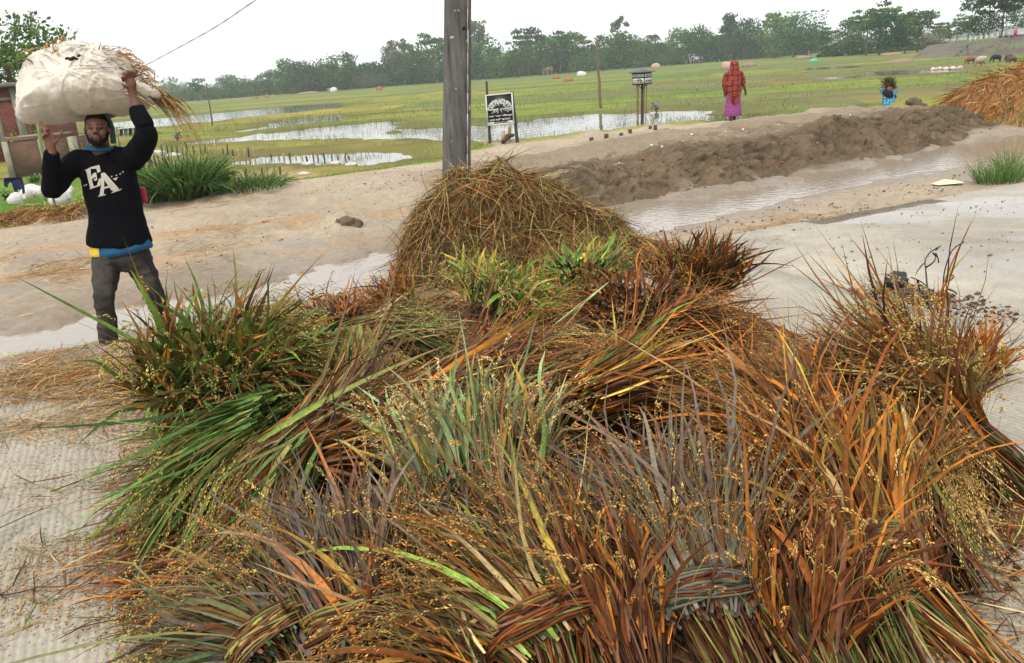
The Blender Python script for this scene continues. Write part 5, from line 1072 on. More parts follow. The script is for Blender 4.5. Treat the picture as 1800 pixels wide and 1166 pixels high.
for _ in range(2): Rr = (np.roll(Rr, 1, 1) + 2 * Rr + np.roll(Rr, -1, 1)) / 4
cosp = np.abs(np.cos(P_)) ** .75; dep = np.sin(P_)
dir3 = (np.cos(T_)[..., None] * sx_ + np.sin(T_)[..., None] * sy_)
wid = np.interp((np.cos(T_) * Rr * cosp), [-.5, -.3, .2, .5], [.16, .29, .28, .10])
Vb = lc + dir3 * (Rr * cosp)[..., None] - _f * (dep * wid)[..., None]
# tension folds running from the gathered corners
def pull(c, amp, fr, rad):
    global Vb
    d = Vb - c; x_ = d @ sx_; y_ = d @ sy_; a_ = np.arctan2(y_, x_); r_ = np.hypot(x_, y_)
    ph_ = a_ * fr * .5 + 1.3 * vnoise(a_ * 3, r_ * 3, seed=4); k_ = amp * (2.2 * (1 - np.abs(np.sin(ph_))) ** 2.5 - .6) * np.exp(-(r_ / rad) ** 2) * sstep(.0, .06, r_); Vb = Vb - _f * (k_ * (np.cos(P_) > .05))[..., None]
pull(at(92, 105, 5.74), .010, 13, .30); pull(at(178, 84, 5.74), .013, 15, .24); pull(at(222, 140, 5.74), .010, 14, .20); pull(at(62, 205, 5.74), .010, 11, .18); pull(at(92, 105, 5.74), .005, 31, .34); pull(at(178, 84, 5.74), .005, 37, .30); pull(at(284, 170, 5.74), .006, 27, .30)
Vb = Vb - _f * (.012 * fbm(Vb[..., 0] * 6, Vb[..., 1] * 6, Vb[..., 2] * 9, oct=4, seed=8))[..., None] + CU * (.008 * fbm(Vb[..., 0] * 9, Vb[..., 1] * 5, Vb[..., 2] * 5, oct=3, seed=18))[..., None]
# press in where the head carries it
ht = hc + Z * .115; d = np.linalg.norm((Vb - ht)[..., :2], axis=-1); Vb[..., 2] = np.where((d < .11) & (Vb[..., 2] < ht[2] + .02), np.maximum(Vb[..., 2], ht[2] - .012), Vb[..., 2])
i0 = np.arange(np_ - 1)[:, None] * nt_; j0 = np.arange(nt_)[None]; j1 = (j0 + 1) % nt_
Q = np.stack([i0 + j0, i0 + nt_ + j0, i0 + nt_ + j1, i0 + j1], -1).reshape(-1, 4)
load = empty('rice_load', (lc[0], lc[1], lc[2] - .28)); tag(load, 'bulging dirty white cloth bundle of cut rice carried on the head of the man', 'bundle')
m_cloth = M('dirty_white_cloth', color=(.60, .555, .475), rough=.85, ns=5, na=.16, bump=.005, bs=60, hue=(.44, .365, .26), det=9)
mk('sack_cloth', Vb.reshape(-1, 3), Q[:, ::-1], m_cloth, load)
g = np.random.default_rng(5); sur = Vb[np_ // 2:, :].reshape(-1, 3)
n = 150; ix = g.integers(0, len(sur), n); P = sur[ix]; a = g.random(n) * 2 * PI
V, Q, C, _ = blades(P - _f * .004, CR * np.cos(a)[:, None] + CU * np.sin(a)[:, None], .012 + .03 * g.random(n) ** 3, .0028, 0, n=2, c0=pick([(DBR, 3), (BRN, 2)], n, g), floor=False, fold=0, g=g); tag(mk('chaff_specks', V, Q, m_straw, load, C), kind='stuff')
def rim_tuft(p0, p1, y, d, n, L, droop, pal, seed, ears=0, sp=.35):
    g = np.random.default_rng(seed); a_, b_ = at(*p0, y), at(*p1, y); f_ = g.random((n, 1)); P = a_ * (1 - f_) + b_ * f_ + g.normal(size=(n, 3)) * [.012, .09, .012]; D = np.asarray(d) + g.normal(size=(n, 3)) * sp
    V, Q, C, _ = blades(P - nrm(D) * .1, D, L * (.5 + .7 * g.random(n)), .010 * (.6 + .8 * g.random(n)), droop, n=5, bend=.2, c0=pick(pal, n, g), c1=pick(pal, n, g), floor=False, g=g); tag(mk('rice_leaves', V, Q, m_leaf, load, C), kind='stuff')
    if ears:
        f_ = g.random((ears, 1)); P = a_ * (1 - f_) + b_ * f_ + g.normal(size=(ears, 3)) * [.02, .05, .02]; (V, Q, C), (GV, GT, GC) = panicles(P, np.asarray(d) + g.normal(size=(ears, 3)) * .25, L * (.7 + .4 * g.random(ears)), droop * 1.5 + .3, 36, (G_GOLD, G_ORA), g, floor=False); tag(mk('grain_ears', np.vstack([V, GV]), [GT + len(V), Q], m_grain, load, np.vstack([C, GC])), kind='stuff')
PT = [(BRN, 2), (ORA, 2), (TAN, 2), (OLV, 1.5), (LIME, .6), (DBR, 1)]
rim_tuft((52, 106), (140, 78), 5.70, -CR * .7 + CU * .7, 170, .15, .15, PT, 1, 14); rim_tuft((188, 84), (250, 148), 5.73, CR * .85 + CU * .35, 420, .17, .2, PT + [(DBR, 3)], 2, 36, .3); rim_tuft((262, 155), (284, 168), 5.76, CR * 1.0 - CU * .05, 120, .24, .7, [(BRN, 2), (OLV, 2), (DBR, 2), (TAN, 1)], 3, 24, .2); rim_tuft((95, 84), (135, 73), 5.76, CU * 1 + CR * .3, 16, .16, .1, PT, 4)
# torn hole in the cloth where straw shows
bb = B()
for (a, b) in ((119, 104), (124, 103), (129, 102), (134, 101), (139, 99)):
    d = ray(a, b); i_ = np.argmin(np.linalg.norm(np.cross(Vb.reshape(-1, 3) - CP, nrm(d)), axis=1) + 10 * ((Vb.reshape(-1, 3) - CP) @ _f > (lc - CP) @ _f)); p = Vb.reshape(-1, 3)[i_]; bb.ball(p + CU * .004 * rng.normal(), (.017, .010, .007 + .006 * rng.random()), k=10)
bb.build('torn_hole', M('dark_tear', color=(.02, .012, .008), rough=.9, ns=60, na=.6), load, col=False)

# ---- woman walking away along the bank
wy = 21.0; Wp = lambda px, py, dy=0.0: at(px, py, wy + dy)
gw = gz(*Wp(1288, 213)[:2]); root = empty('person', (float(Wp(1288, 213)[0]), wy, gw)); tag(root, 'woman in a long red patterned shawl and purple skirt walking away on the bank', 'person')
dz = np.array([0, 0, gw - Wp(1288, 216)[2]]); Wq = lambda px, py, dy=0.0: at(px, py, wy + dy) + dz
bb = B(); bb.ball(Wq(1291, 120), (.085, .10, .115), k=14); limb(bb, [Wq(1290, 128), Wq(1289, 150), Wq(1288, 175)], [.10, .14, .15], ry=[.08, .09, .1])
limb(bb, [Wq(1302, 138), Wq(1306, 150), Wq(1309, 160), Wq(1311, 166)], [.05, .042, .034, .026]); limb(bb, [Wq(1277, 140), Wq(1273, 155), Wq(1274, 166), Wq(1274, 171)], [.05, .042, .034, .028])
fingers(bb, [[Wq(1311, 165), Wq(1312, 169), Wq(1311.5, 172)], [Wq(1310, 166), Wq(1310.4, 170), Wq(1309.8, 173)], [Wq(1309, 166), Wq(1309, 169.5)], [Wq(1274, 171), Wq(1274.6, 174)], [Wq(1273, 171), Wq(1273, 174)]], r0=.014)
for (hx, ax_, dy) in ((1284, 1284, -.1), (1291, 1290.5, .12)): limb(bb, [Wq(hx, 180), Wq(ax_, 205, dy * .6), Wq(ax_, 213, dy)], [.07, .045, .036]); limb(bb, [Wq(ax_, 213, dy), Wq(ax_ + .4, 215, dy + .06), Wq(ax_ + .8, 215.5, dy + .16)], [.038, .04, .028], ry=[.03, .024, .016])
o = bb.build('body', m_skin, root, col=False); remesh(o, .011, 2); setcol(o, np.broadcast_to(SKIN * .8, (len(o.data.vertices), 3)))
def loft(name, rows, mat, root, k=40, fold=.02, fk=7, seed=0, thick=True):
    th_ = np.linspace(0, 2 * PI, k, endpoint=False); Vv = []
    for i, (c, rx, ry_) in enumerate(rows):
        f_ = 1 + fold * (i / len(rows)) * np.sin(th_ * fk + seed + .4 * np.sin(i * .9)) / max(rx, .05) ; Vv.append(np.asarray(c) + np.column_stack([np.cos(th_) * rx * f_, np.sin(th_) * ry_ * f_, 0 * th_]))
    n = len(rows); Vv = np.array(Vv).reshape(-1, 3); Q = np.array([[i * k + j, (i + 1) * k + j, (i + 1) * k + (j + 1) % k, i * k + (j + 1) % k] for i in range(n - 1) for j in range(k)])
    o = mk(name, Vv, [Q, np.array([[j for j in range(k)]])], mat, root); return o
def patterned(name, base, ink, sc, ring):
    m = M(name, color=base, rough=.8, ns=20, na=.15); t = m.node_tree; N = t.nodes.new; L = t.links.new; p = t.nodes['Principled BSDF']; src = p.inputs['Base Color'].links[0].from_socket
    tc = N('ShaderNodeTexCoord'); mp = N('ShaderNodeMapping'); mp.inputs['Scale'].default_value = (1, .25, 1); L(tc.outputs['Object'], mp.inputs[0]); v = N('ShaderNodeTexVoronoi'); v.voronoi_dimensions = '2D'; v.inputs['Scale'].default_value = sc; v.inputs['Randomness'].default_value = .3; sp_ = N('ShaderNodeSeparateXYZ'); cb_ = N('ShaderNodeCombineXYZ'); L(tc.outputs['Object'], sp_.inputs[0]); L(sp_.outputs[0], cb_.inputs[0]); L(sp_.outputs[2], cb_.inputs[1]); L(cb_.outputs[0], v.inputs['Vector'])
    c = N('ShaderNodeValToRGB'); e = c.color_ramp.elements; e[0].position = ring[0]; e[0].color = (0, 0, 0, 1); e[1].position = ring[1]; e[1].color = (1, 1, 1, 1); x = e.new(ring[2]); x.color = (0, 0, 0, 1); L(v.outputs['Distance'], c.inputs[0])
    mm = N('ShaderNodeMixRGB'); mm.inputs[2].default_value = (*ink, 1); L(c.outputs[0], mm.inputs[0]); L(src, mm.inputs[1]); L(mm.outputs[0], p.inputs['Base Color']); return m
m_shawl = patterned('red_shawl_print', (.135, .011, .012), (.34, .10, .025), 8.0, (.14, .26, .40)); m_skirt = patterned('purple_skirt_print', (.21, .045, .165), (.30, .09, .2), 16, (.1, .25, .4))
loft('skirt', [(Wq(1289, 166), .165, .13), (Wq(1289, 178), .18, .15), (Wq(1288.5, 190), .192, .17), (Wq(1288.3, 200), .2, .185), (Wq(1288, 206.5), .205, .19), (Wq(1288, 208), .196, .18)], m_skirt, root, fold=.022, fk=9)
rows = []
for (x0, x1, y_, d) in ((1288.5, 1294, 110.6, .04), (1285, 1297, 113, .095), (1284, 1298, 119, .12), (1283, 1298.5, 126, .12), (1279, 1301, 132, .125), (1276, 1303, 140, .14), (1274, 1303.5, 150, .15), (1273.5, 1302.5, 160, .16), (1276, 1301.5, 168, .165), (1279, 1299, 175, .165)): rows.append((Wq((x0 + x1) / 2, y_), (x1 - x0) / 2 * .0147, d))
sh = loft('shawl', rows, m_shawl, root, fold=.012, fk=6, seed=2)
# trailing corner of the shawl down the back (towards the road)
V = []; 
for i, t in enumerate(np.linspace(0, 1, 8)):
    w_ = np.interp(t, [0, .5, 1], [.155, .10, .012])
    for s_ in np.linspace(-1, 1, 9): V.append(Wq(1288.5 - 2.2 * t, 168 + 19.5 * t) + np.array([s_ * w_ + .01 * math.sin(5 * s_ + i), -.185 - .02 * math.cos(s_ * 7), 0]))
V = np.array(V); V = np.vstack([V, V + [0, .012, 0]]); Q = [[i * 9 + j, i * 9 + j + 1, (i + 1) * 9 + j + 1, (i + 1) * 9 + j] for i in range(7) for j in range(8)]; Q += [[72 + b for b in q_[::-1]] for q_ in Q]; Q += [[i * 9 + e_, (i + 1) * 9 + e_, 72 + (i + 1) * 9 + e_, 72 + i * 9 + e_] for i in range(7) for e_ in (0, 8)]
mk('shawl_corner', V, np.array(Q), m_shawl, root)
limb(b2 := B(), [Wq(1300, 132), Wq(1304, 140), Wq(1307, 151)], [.075, .07, .062]); b2.build('sleeve', m_shawl, root, col=False)
limb(b2 := B(), [Wq(1279, 133), Wq(1274, 145), Wq(1273.5, 160)], [.075, .065, .055]); b2.build('sleeve', m_shawl, root, col=False)

# ---- girl with a load of grass beyond the bank
gy_ = 21.5; Gq = lambda px, py, dy=0.0: at(px, py, gy_ + dy); c = Gq(1562, 175); gg = gz(c[0], gy_)
root = empty('person', (float(c[0]), gy_, gg)); tag(root, 'girl in a blue printed tunic and black headscarf holding grass on her head', 'person')
bb = B(); bb.ball(Gq(1563.5, 157), (.08, .09, .105), k=14); limb(bb, [Gq(1563, 162), Gq(1562, 172), Gq(1562, 185)], [.06, .12, .12]); S_ = [(1552, 161), (1551.5, 153), (1555, 146)]
limb(bb, [Gq(1556, 165), Gq(1550.5, 157), Gq(1554.5, 146)], [.05, .045, .04]); limb(bb, [Gq(1570, 165), Gq(1575, 157), Gq(1571, 146)], [.05, .045, .04])
fingers(bb, [[Gq(1554.5, 147), Gq(1556, 144), Gq(1558, 143)], [Gq(1571, 147), Gq(1570, 144), Gq(1568, 143)], [Gq(1555.5, 147), Gq(1557, 145)], [Gq(1570, 147), Gq(1568.6, 145)]], r0=.015)
zf_ = gg - Gq(1562, 175)[2]
for s_ in (-1, 1): pz = Gq(1562 + 4 * s_, 190); limb(bb, [pz, np.array([pz[0], gy_ + .05 * s_, gg + .35]), np.array([pz[0], gy_ + .1 * s_, gg + .04]), np.array([pz[0], gy_ + .1 * s_ - .14, gg + .02])], [.08, .05, .035, .025])
o = bb.build('body', m_skin, root, col=False); remesh(o, .012, 2); setcol(o, np.broadcast_to(SKIN * 1.5, (len(o.data.vertices), 3)))
m_tunic = patterned('blue_print', (.03, .22, .42), (.65, .72, .75), 14, (.05, .12, .25)); m_scarf = M('black_scarf', color=(.012, .012, .016), rough=.85)
bb = B(); limb(bb, [Gq(1562.5, 163), Gq(1562, 172), Gq(1562, 185), Gq(1562, 198)], [.13, .155, .165, .20], ry=[.09, .12, .13, .15], k=20, up=(0, 1, 0)); limb(bb, [Gq(1557, 166), Gq(1551.5, 158.5), Gq(1551.5, 156)], [.075, .068, .06]); limb(bb, [Gq(1569, 166), Gq(1574, 158.5), Gq(1574, 156)], [.075, .068, .06]); remesh(bb.build('tunic', m_tunic, root, col=False), .014, 3)
bb = B(); bb.ball(Gq(1563, 155.5, .03), (.105, .105, .12), k=16); limb(bb, [Gq(1562.5, 161.5, -.04), Gq(1561, 166, -.09), Gq(1559.5, 170.5, -.12)], [.13, .17, .09], ry=[.09, .07, .03], up=(0, 1, 0)); limb(bb, [Gq(1570, 164, .06), Gq(1573, 173, .08)], [.06, .05]); remesh(bb.build('headscarf', m_scarf, root, col=False), .014, 2)
bb = B(); bb.ball(Gq(1563.4, 157.5, -.085), (.070, .05, .082), k=14); o = bb.build('face', m_skin, root); setcol(o, np.broadcast_to(SKIN * 1.6, (len(o.data.vertices), 3)))
g0 = Gq(1562, 149); g = np.random.default_rng(9); n = 420; D = g.normal(size=(n, 3)) * [.42, .4, .5] + [0, 0, .9]
V, Q, C, _ = blades(g0 + g.normal(size=(n, 3)) * [.05, .05, .03], D, .12 + .17 * g.random(n), .018, .3, n=4, c0=pick([((.06, .09, .025), 3), (OLV, 2), (TAN, 1), ((.03, .05, .015), 2)], n, g), floor=False, fold=0, g=g)
o = mk('grass_load', V, Q, m_grass, None, C); tag(o, 'bundle of green and yellow grass on the head of the girl in blue', 'grass bundle')
# ---- two people stooping at the water, far off
def stooping(px, py, label, shirt, flip):
    p = ghit(px, py); root = empty('person', p); tag(root, label, 'person'); q = lambda x, z, y=0: p + np.array([x * flip, y, z]) * .62
    bb = B(); bb.ball(q(.32, .80), (.06, .06, .07), k=10); limb(bb, [q(-.12, .42), q(.05, .62), q(.22, .72)], [0.074, 0.081, 0.056]); limb(bb, [q(.2, .68, -.12), q(.36, .45, -.12), q(.42, .22, -.1)], [0.031, 0.025, 0.019]); limb(bb, [q(.2, .68, .12), q(.38, .45, .12), q(.46, .22, .1)], [0.031, 0.025, 0.019])
    for y_ in (-.1, .1): limb(bb, [q(-.12, .42, y_), q(.14, .34, y_), q(-.06, .02, y_), q(.08, .0, y_)], [0.056, 0.037, 0.028, 0.019])
    o = bb.build('body', m_skin, root, col=False); remesh(o, .018, 2); setcol(o, np.broadcast_to(SKIN, (len(o.data.vertices), 3)))
    bb = B(); limb(bb, [q(-.16, .40), q(.04, .63), q(.20, .72)], [0.093, 0.099, 0.074]); limb(bb, [q(.18, .69, -.13), q(.30, .52, -.13)], [0.043, 0.037]); limb(bb, [q(.18, .69, .13), q(.30, .52, .13)], [0.043, 0.037]); remesh(bb.build('shirt', shirt, root, col=False), .018, 2)
    bb = B(); limb(bb, [q(-.18, .40), q(.0, .36), q(.08, .30)], [0.093, 0.087, 0.062], ry=[0.099, 0.099, 0.087]); remesh(bb.build('lungi', M('checked_cloth', color=(.12, .14, .12), rough=.8), root, col=False), .018, 2)
stooping(1154, 198, 'far-off person in grey-blue stooping at the pond edge', M('grey_blue_shirt', color=(.10, .16, .20), rough=.8), -1)
stooping(312, 248, 'far-off person in bright blue stooping by the left water', M('bright_blue_shirt', color=(.02, .16, .30), rough=.8), 1)
# ================================================================== TREES AND FAR THINGS
m_fol = M('foliage', attr=True, rough=.7, ns=1.5, na=.2, spec=.2, trans=.2); m_bark = M('bark', color=(.12, .095, .075), rough=.9, ns=2, na=.3)
def leafcards(P, size, col, g, upb=.35):
    n = len(P); N_ = nrm(g.normal(size=(n, 3)) + [0, 0, upb]); a = nrm(np.cross(N_, g.normal(size=(n, 3)))); b = np.cross(N_, a); s = size * (.6 + .8 * g.random((n, 1)))
    V = np.stack([P - a * s, P + b * s * .55, P + a * s, P - b * s * .55], 1).reshape(-1, 3); return V, np.arange(n * 4).reshape(-1, 4), np.repeat(col, 4, axis=0)
GRN = {'mid': (.052, .115, .030), 'dark': (.030, .076, .026), 'light': (.095, .17, .040), 'pale': (.13, .155, .085), 'brown': (.12, .115, .06), 'olive': (.075, .105, .035)}
def tree(label, base, H, W, style='round', tone='mid', seed=0, n=1500, leaf=None, group='trees of the village wood', trunk=None, name='tree'):
    g = np.random.default_rng(seed + 500); base = np.asarray(base, float); root = empty(name, base); tag(root, label, 'tree', group)
    leaf = leaf or max(.16, H * .034); K = {'round': 34, 'tall': 26, 'layer': 26, 'conic': 34, 'sparse': 22}[style]
    if style == 'round': c0, r0 = .54, np.array([.5 * W, .5 * W, .44 * H])
    elif style == 'tall': c0, r0 = .66, np.array([.5 * W, .5 * W, .34 * H])
    elif style == 'layer': c0, r0 = .72, np.array([.5 * W, .5 * W, .27 * H])
    elif style == 'conic': c0, r0 = .55, np.array([.5 * W, .5 * W, .45 * H])
    else: c0, r0 = .66, np.array([.5 * W, .5 * W, .34 * H])
    q = nrm(g.normal(size=(K, 3))) * (.35 + .62 * g.random((K, 1)) ** .6)
    if style == 'layer': q[:, 2] = np.round(q[:, 2] * 2.6) / 2.6 + .05 * g.normal(size=K)
    if style == 'conic': q[:, :2] *= np.clip(.95 - .85 * (q[:, 2:3] * .5 + .5), .1, 1)
    cc = base + [0, 0, c0 * H] + q * r0
    cr = (W * (.20 if style != 'sparse' else .15)) * (.7 + .6 * g.random(K)); fl = {'round': .75, 'tall': .9, 'layer': .32, 'conic': .55, 'sparse': .8}[style]
    k = g.integers(0, K, n); d = nrm(g.normal(size=(n, 3))) * (.45 + .65 * g.random((n, 1))); P = cc[k] + d * cr[k][:, None] * [1, 1, fl]; P[:, 2] = np.minimum(P[:, 2], base[2] + H * 1.02)
    tone_ = np.array(GRN[tone]); cl = (1 + .28 * g.normal(size=K))[k]; C = np.clip(tone_ * (cl * (1 + .25 * g.normal(size=n)))[:, None], .008, .5) * np.array([1 + .12 * g.normal(), 1, 1])
    V, Q, CC = leafcards(P, leaf, C, g); tag(mk('crown', V, Q, m_fol, root, CC, smooth=False), kind='stuff')
    bb = B(); r_t = trunk or H * .018; top = base + [g.normal() * .03 * H, 0, .62 * H]; tp = np.linspace(base - [0, 0, .3], top, 6); tp[1:-1, :2] += g.normal(size=(4, 2)) * H * .008; bb.tube(tp, r_t * np.linspace(1.15, .5, 6), k=7)
    for i in range(8):
        s = tp[2 + i % 4]; e = cc[g.integers(K)]; m_ = (s + e) / 2 + [0, 0, -.03 * H]; bb.tube([s, m_, e], r_t * np.array([.5, .35, .12]), k=5)
    bb.build('trunk', m_bark, root, col=False); return root
def palm(label, base, H, seed):
    g = np.random.default_rng(seed); base = np.asarray(base, float); root = empty('palm_tree', base); tag(root, label, 'palm', 'trees of the village wood'); bb = B(); top = base + [g.normal() * .04 * H, 0, H * .86]; m_ = (base + top) / 2 + [.02 * H, 0, 0]; limb(bb, [base - [0, 0, .3], m_, top], [.22, .16, .14], k=7); bb.build('trunk', m_bark, root, col=False)
    n = 20; th_ = g.random(n) * 2 * PI; D = np.column_stack([np.cos(th_), np.sin(th_), .2 + .9 * g.random(n)]); L_ = H * .30; V0, Q0, C0, pts = blades(np.repeat(top[None], n, 0), D, L_, .10, .75, n=8, c0=np.array(GRN['dark']), floor=False, fold=0, g=g)
    m = 26; s = np.linspace(.12, 1, m); i = np.clip((s * 8).astype(int), 0, 7); f_ = (s * 8 - i)[None, :, None]; P = pts[:, i] * (1 - f_) + pts[:, i + 1] * f_; t = nrm(pts[:, i + 1] - pts[:, i]); sd = nrm(np.cross(t, [0, 0, 1.0])); LV = []
    Ps = np.concatenate([P, P], 1).reshape(-1, 3); Ds = np.concatenate([sd + t * .5 - [0, 0, .35], -sd + t * .5 - [0, 0, .35]], 1).reshape(-1, 3); V, Q, C, _ = blades(Ps, Ds, L_ * .26, .12, .3, n=2, c0=np.array(GRN['dark']) * 1.1, floor=False, fold=0, g=g)
    tag(mk('fronds', np.vstack([V0, V]), np.vstack([Q0, Q + len(V0)]), m_fol, root, np.vstack([C0, C])), kind='stuff')
def tb(x, off=0): return 178 - (x - 340) * .0757 + off
TREES = [ # x, top y, width px, style, tone, base offset px
 (318,150,34,'round','mid',2),(352,140,22,'sparse','mid',2),(385,148,40,'round','mid',2),(410,138,26,'layer','mid',1),(440,146,40,'round','dark',2),(472,130,30,'sparse','mid',1),
 (512,112,46,'round','mid',3),(540,114,52,'round','dark',4),(575,108,54,'round','mid',4),(608,100,50,'round','mid',3),(640,128,46,'round','brown',3),(662,134,40,'round','olive',3),(698,76,36,'tall','pale',1),(720,78,26,'tall','pale',1),
 (738,94,60,'round','dark',4),(765,66,58,'layer','mid',3),(795,80,60,'round','mid',4),(838,42,36,'tall','pale',0),(852,70,60,'round','mid',3),(880,88,54,'round','light',5),(912,82,50,'round','olive',5),(930,49,46,'layer','dark',2),(950,80,50,'round','mid',4),(966,62,34,'round','mid',2),(985,60,44,'layer','mid',4),
 (1012,62,44,'layer','light',2),(1035,94,56,'round','mid',6),(1062,66,46,'round','mid',4),(1092,38,24,'sparse','pale',1),(1100,62,56,'round','mid',5),(1128,76,40,'round','mid',3),(1168,90,50,'round','olive',4),(1198,58,50,'round','light',3),(1232,50,52,'round','mid',4),(1262,72,50,'round','dark',4),(1282,31,40,'conic','dark',2),(1310,44,46,'round','dark',4),(1330,70,44,'round','brown',4),
 (1362,36,60,'round','light',6),(1395,36,80,'round','mid',8),(1418,52,52,'round','mid',8),(1372,24,44,'layer','mid',3)]
tl = {'round': 'round-crowned tree', 'layer': 'flat-layered tree', 'tall': 'tall pale tree', 'sparse': 'thin open-crowned tree', 'conic': 'pointed dark tree'}
marks = ['at the hazy far left of the wood', 'in the hazy wood over the left water', 'in the block of trees left of the pole', 'just left of the concrete pole', 'just right of the concrete pole', 'above the notice board', 'above the raised box', 'left above the walking woman', 'among the big trees right of the woman']
for i, (x, ty, wp, st, tn, off) in enumerate(TREES):
    by_ = tb(x, off * .55 - 1); p = gp(x, by_, ZF); d = np.linalg.norm(p - CP); H = (by_ - ty) / 1450 * d; W = wp / 1450 * d * 1.12
    tree(f'{tl[st]}, {["first", "second", "third", "fourth", "fifth", "sixth", "seventh"][i - next(j for j in range(len(TREES)) if j * 9 // len(TREES) == i * 9 // len(TREES))]} from the left {marks[i * 9 // len(TREES)]}', p, H, W, st, tn, i, n=1900 if st in ('round', 'conic') else 1100)
for i, x in enumerate((1147, 1163, 905)): p = gp(x, tb(x, 1), ZF); d = np.linalg.norm(p - CP); palm(['coconut palm standing out left above the raised box', 'shorter coconut palm right of the taller one above the raised box', 'small palm beside the layered tree right of the pole'][i], p, (tb(x) - (62, 78, 88)[i]) / 1450 * d, 70 + i)
# the nearer stand at the right, on slightly lower ground
TR2 = [(1452,56,30,'layer','mid',100),(1470,80,42,'round','brown',99),(1495,40,48,'round','mid',98),(1522,30,46,'layer','mid',98),(1545,20,50,'layer','light',97),(1562,34,52,'round','dark',97),(1590,34,46,'round','mid',94),(1612,26,44,'layer','mid',92),(1636,56,34,'round','brown',88),(1652,44,22,'layer','mid',86),(1668,48,18,'sparse','mid',84),(1682,46,22,'layer','mid',82),(1700,34,34,'layer','mid',80)]
for i, (x, ty, wp, st, tn, by_) in enumerate(TR2):
    p = gp(x, by_, ZF); d = np.linalg.norm(p - CP); H = (by_ - ty) / 1450 * d; W = wp / 1450 * d * 1.1
    tree(f'{tl[st]} {["first", "second", "third", "fourth", "fifth", "sixth", "seventh", "eighth", "ninth", "tenth", "eleventh", "twelfth", "last"][i]} from the left in the grove behind the girl in blue', p, H, W, st, tn, 200 + i, n=1900 if st == 'round' else 1100, group='trees of the right grove')
for (x, ty, wp, st, tn, y_, lab, n) in ((1760, 6, 92, 'layer', 'dark', 135, 'wide flat-layered tree leaning over the bridge ramp', 2600), (1728, 44, 60, 'round', 'dark', 138, 'dense dark round tree behind the ramp guard posts', 1800), (1792, 30, 46, 'round', 'mid', 142, 'round tree at the right edge behind the bridge', 1400)):
    p = at(x, 78, y_); H = (80 - ty) / 1450 * y_ * 1.08; p[2] = -1.1 + 2.2; tree(lab, p, H, wp / 1450 * y_ * 1.15, st, tn, 300 + x, n=n, group='trees by the bridge')
p = at(24, 175, 58); p[2] = -.9; tree('big tree with a pale trunk behind the brick house', p, (182 - 10) / 1450 * 58 + 1.6, 8.6, 'layer', 'light', 400, n=4200, leaf=.17, group='trees of the yard', trunk=.26)
p = at(-30, 175, 64); p[2] = -.9; tree('leafy tree cut off by the left picture edge', p, 6.6, 6.5, 'round', 'mid', 401, n=2200, leaf=.17, group='trees of the yard', trunk=.2)
# undergrowth and far woods, one mass each
def mass(name, label, x0, x1, h, off, tone, n, seed, dmul=1.0, leaf=1.0):
    g = np.random.default_rng(seed); x = x0 + (x1 - x0) * g.random(n); P = np.array([gp(a, tb(a, off), ZF) for a in x]); P[:, :2] *= dmul; d = np.linalg.norm(P, axis=1); hh = h / 1450 * d * (1 + .5 * vnoise(x * .09, x * 0, seed=seed)) ; P[:, 2] += hh * g.random(n) ** .8; P[:, :2] += g.normal(size=(n, 2)) * 2.5; P[:, 1] += 12 * g.random(n)
    C = np.array(GRN[tone]) * ((1 + .25 * vnoise(x * .15, x * 0 + 3, seed=seed + 1)) * (1 + .25 * g.normal(size=n)))[:, None]; V, Q, CC = leafcards(P, leaf, np.clip(C, .008, .5), g); o = mk(name, V, Q, m_fol, None, CC, False, origin=(0, 0, 0)); tag(o, label, 'woods', kind='stuff')
mass('undergrowth', 'dense bushes filling the foot of the village wood', 500, 1432, 30, 0, 'dark', 24000, 71, 1.0, .9)
mass('undergrowth', 'bushes under the hazy left wood', 300, 505, 15, 0, 'mid', 2500, 72, 1.02, .75)
mass('distant_woods', 'distant hazy woods on the left horizon', -60, 520, 22, -2, 'mid', 6000, 73, 2.0, 1.8)
mass('distant_woods', 'distant hazy woods behind the right grove', 1440, 1820, 9, 0, 'mid', 3000, 74, 3.2, 3.0)
g = np.random.default_rng(75); x = 1455 + 250 * g.random(2600); P = np.array([gp(a, 101 - (a - 1450) * .075, ZF) for a in x]); d = np.linalg.norm(P, axis=1); P[:, 2] += 17 / 1450 * d * g.random(2600) * (1 - .55 * (x > 1630)); P[:, 1] += 9 * g.random(2600); V, Q, CC = leafcards(P, .5, np.array(GRN['dark']) * (1 + .3 * g.normal(size=(2600, 1))).clip(.2), g); tag(mk('undergrowth', V, Q, m_fol, None, CC, False, origin=(0, 0, 0)), 'bushes under the grove behind the girl in blue', 'woods', kind='stuff')
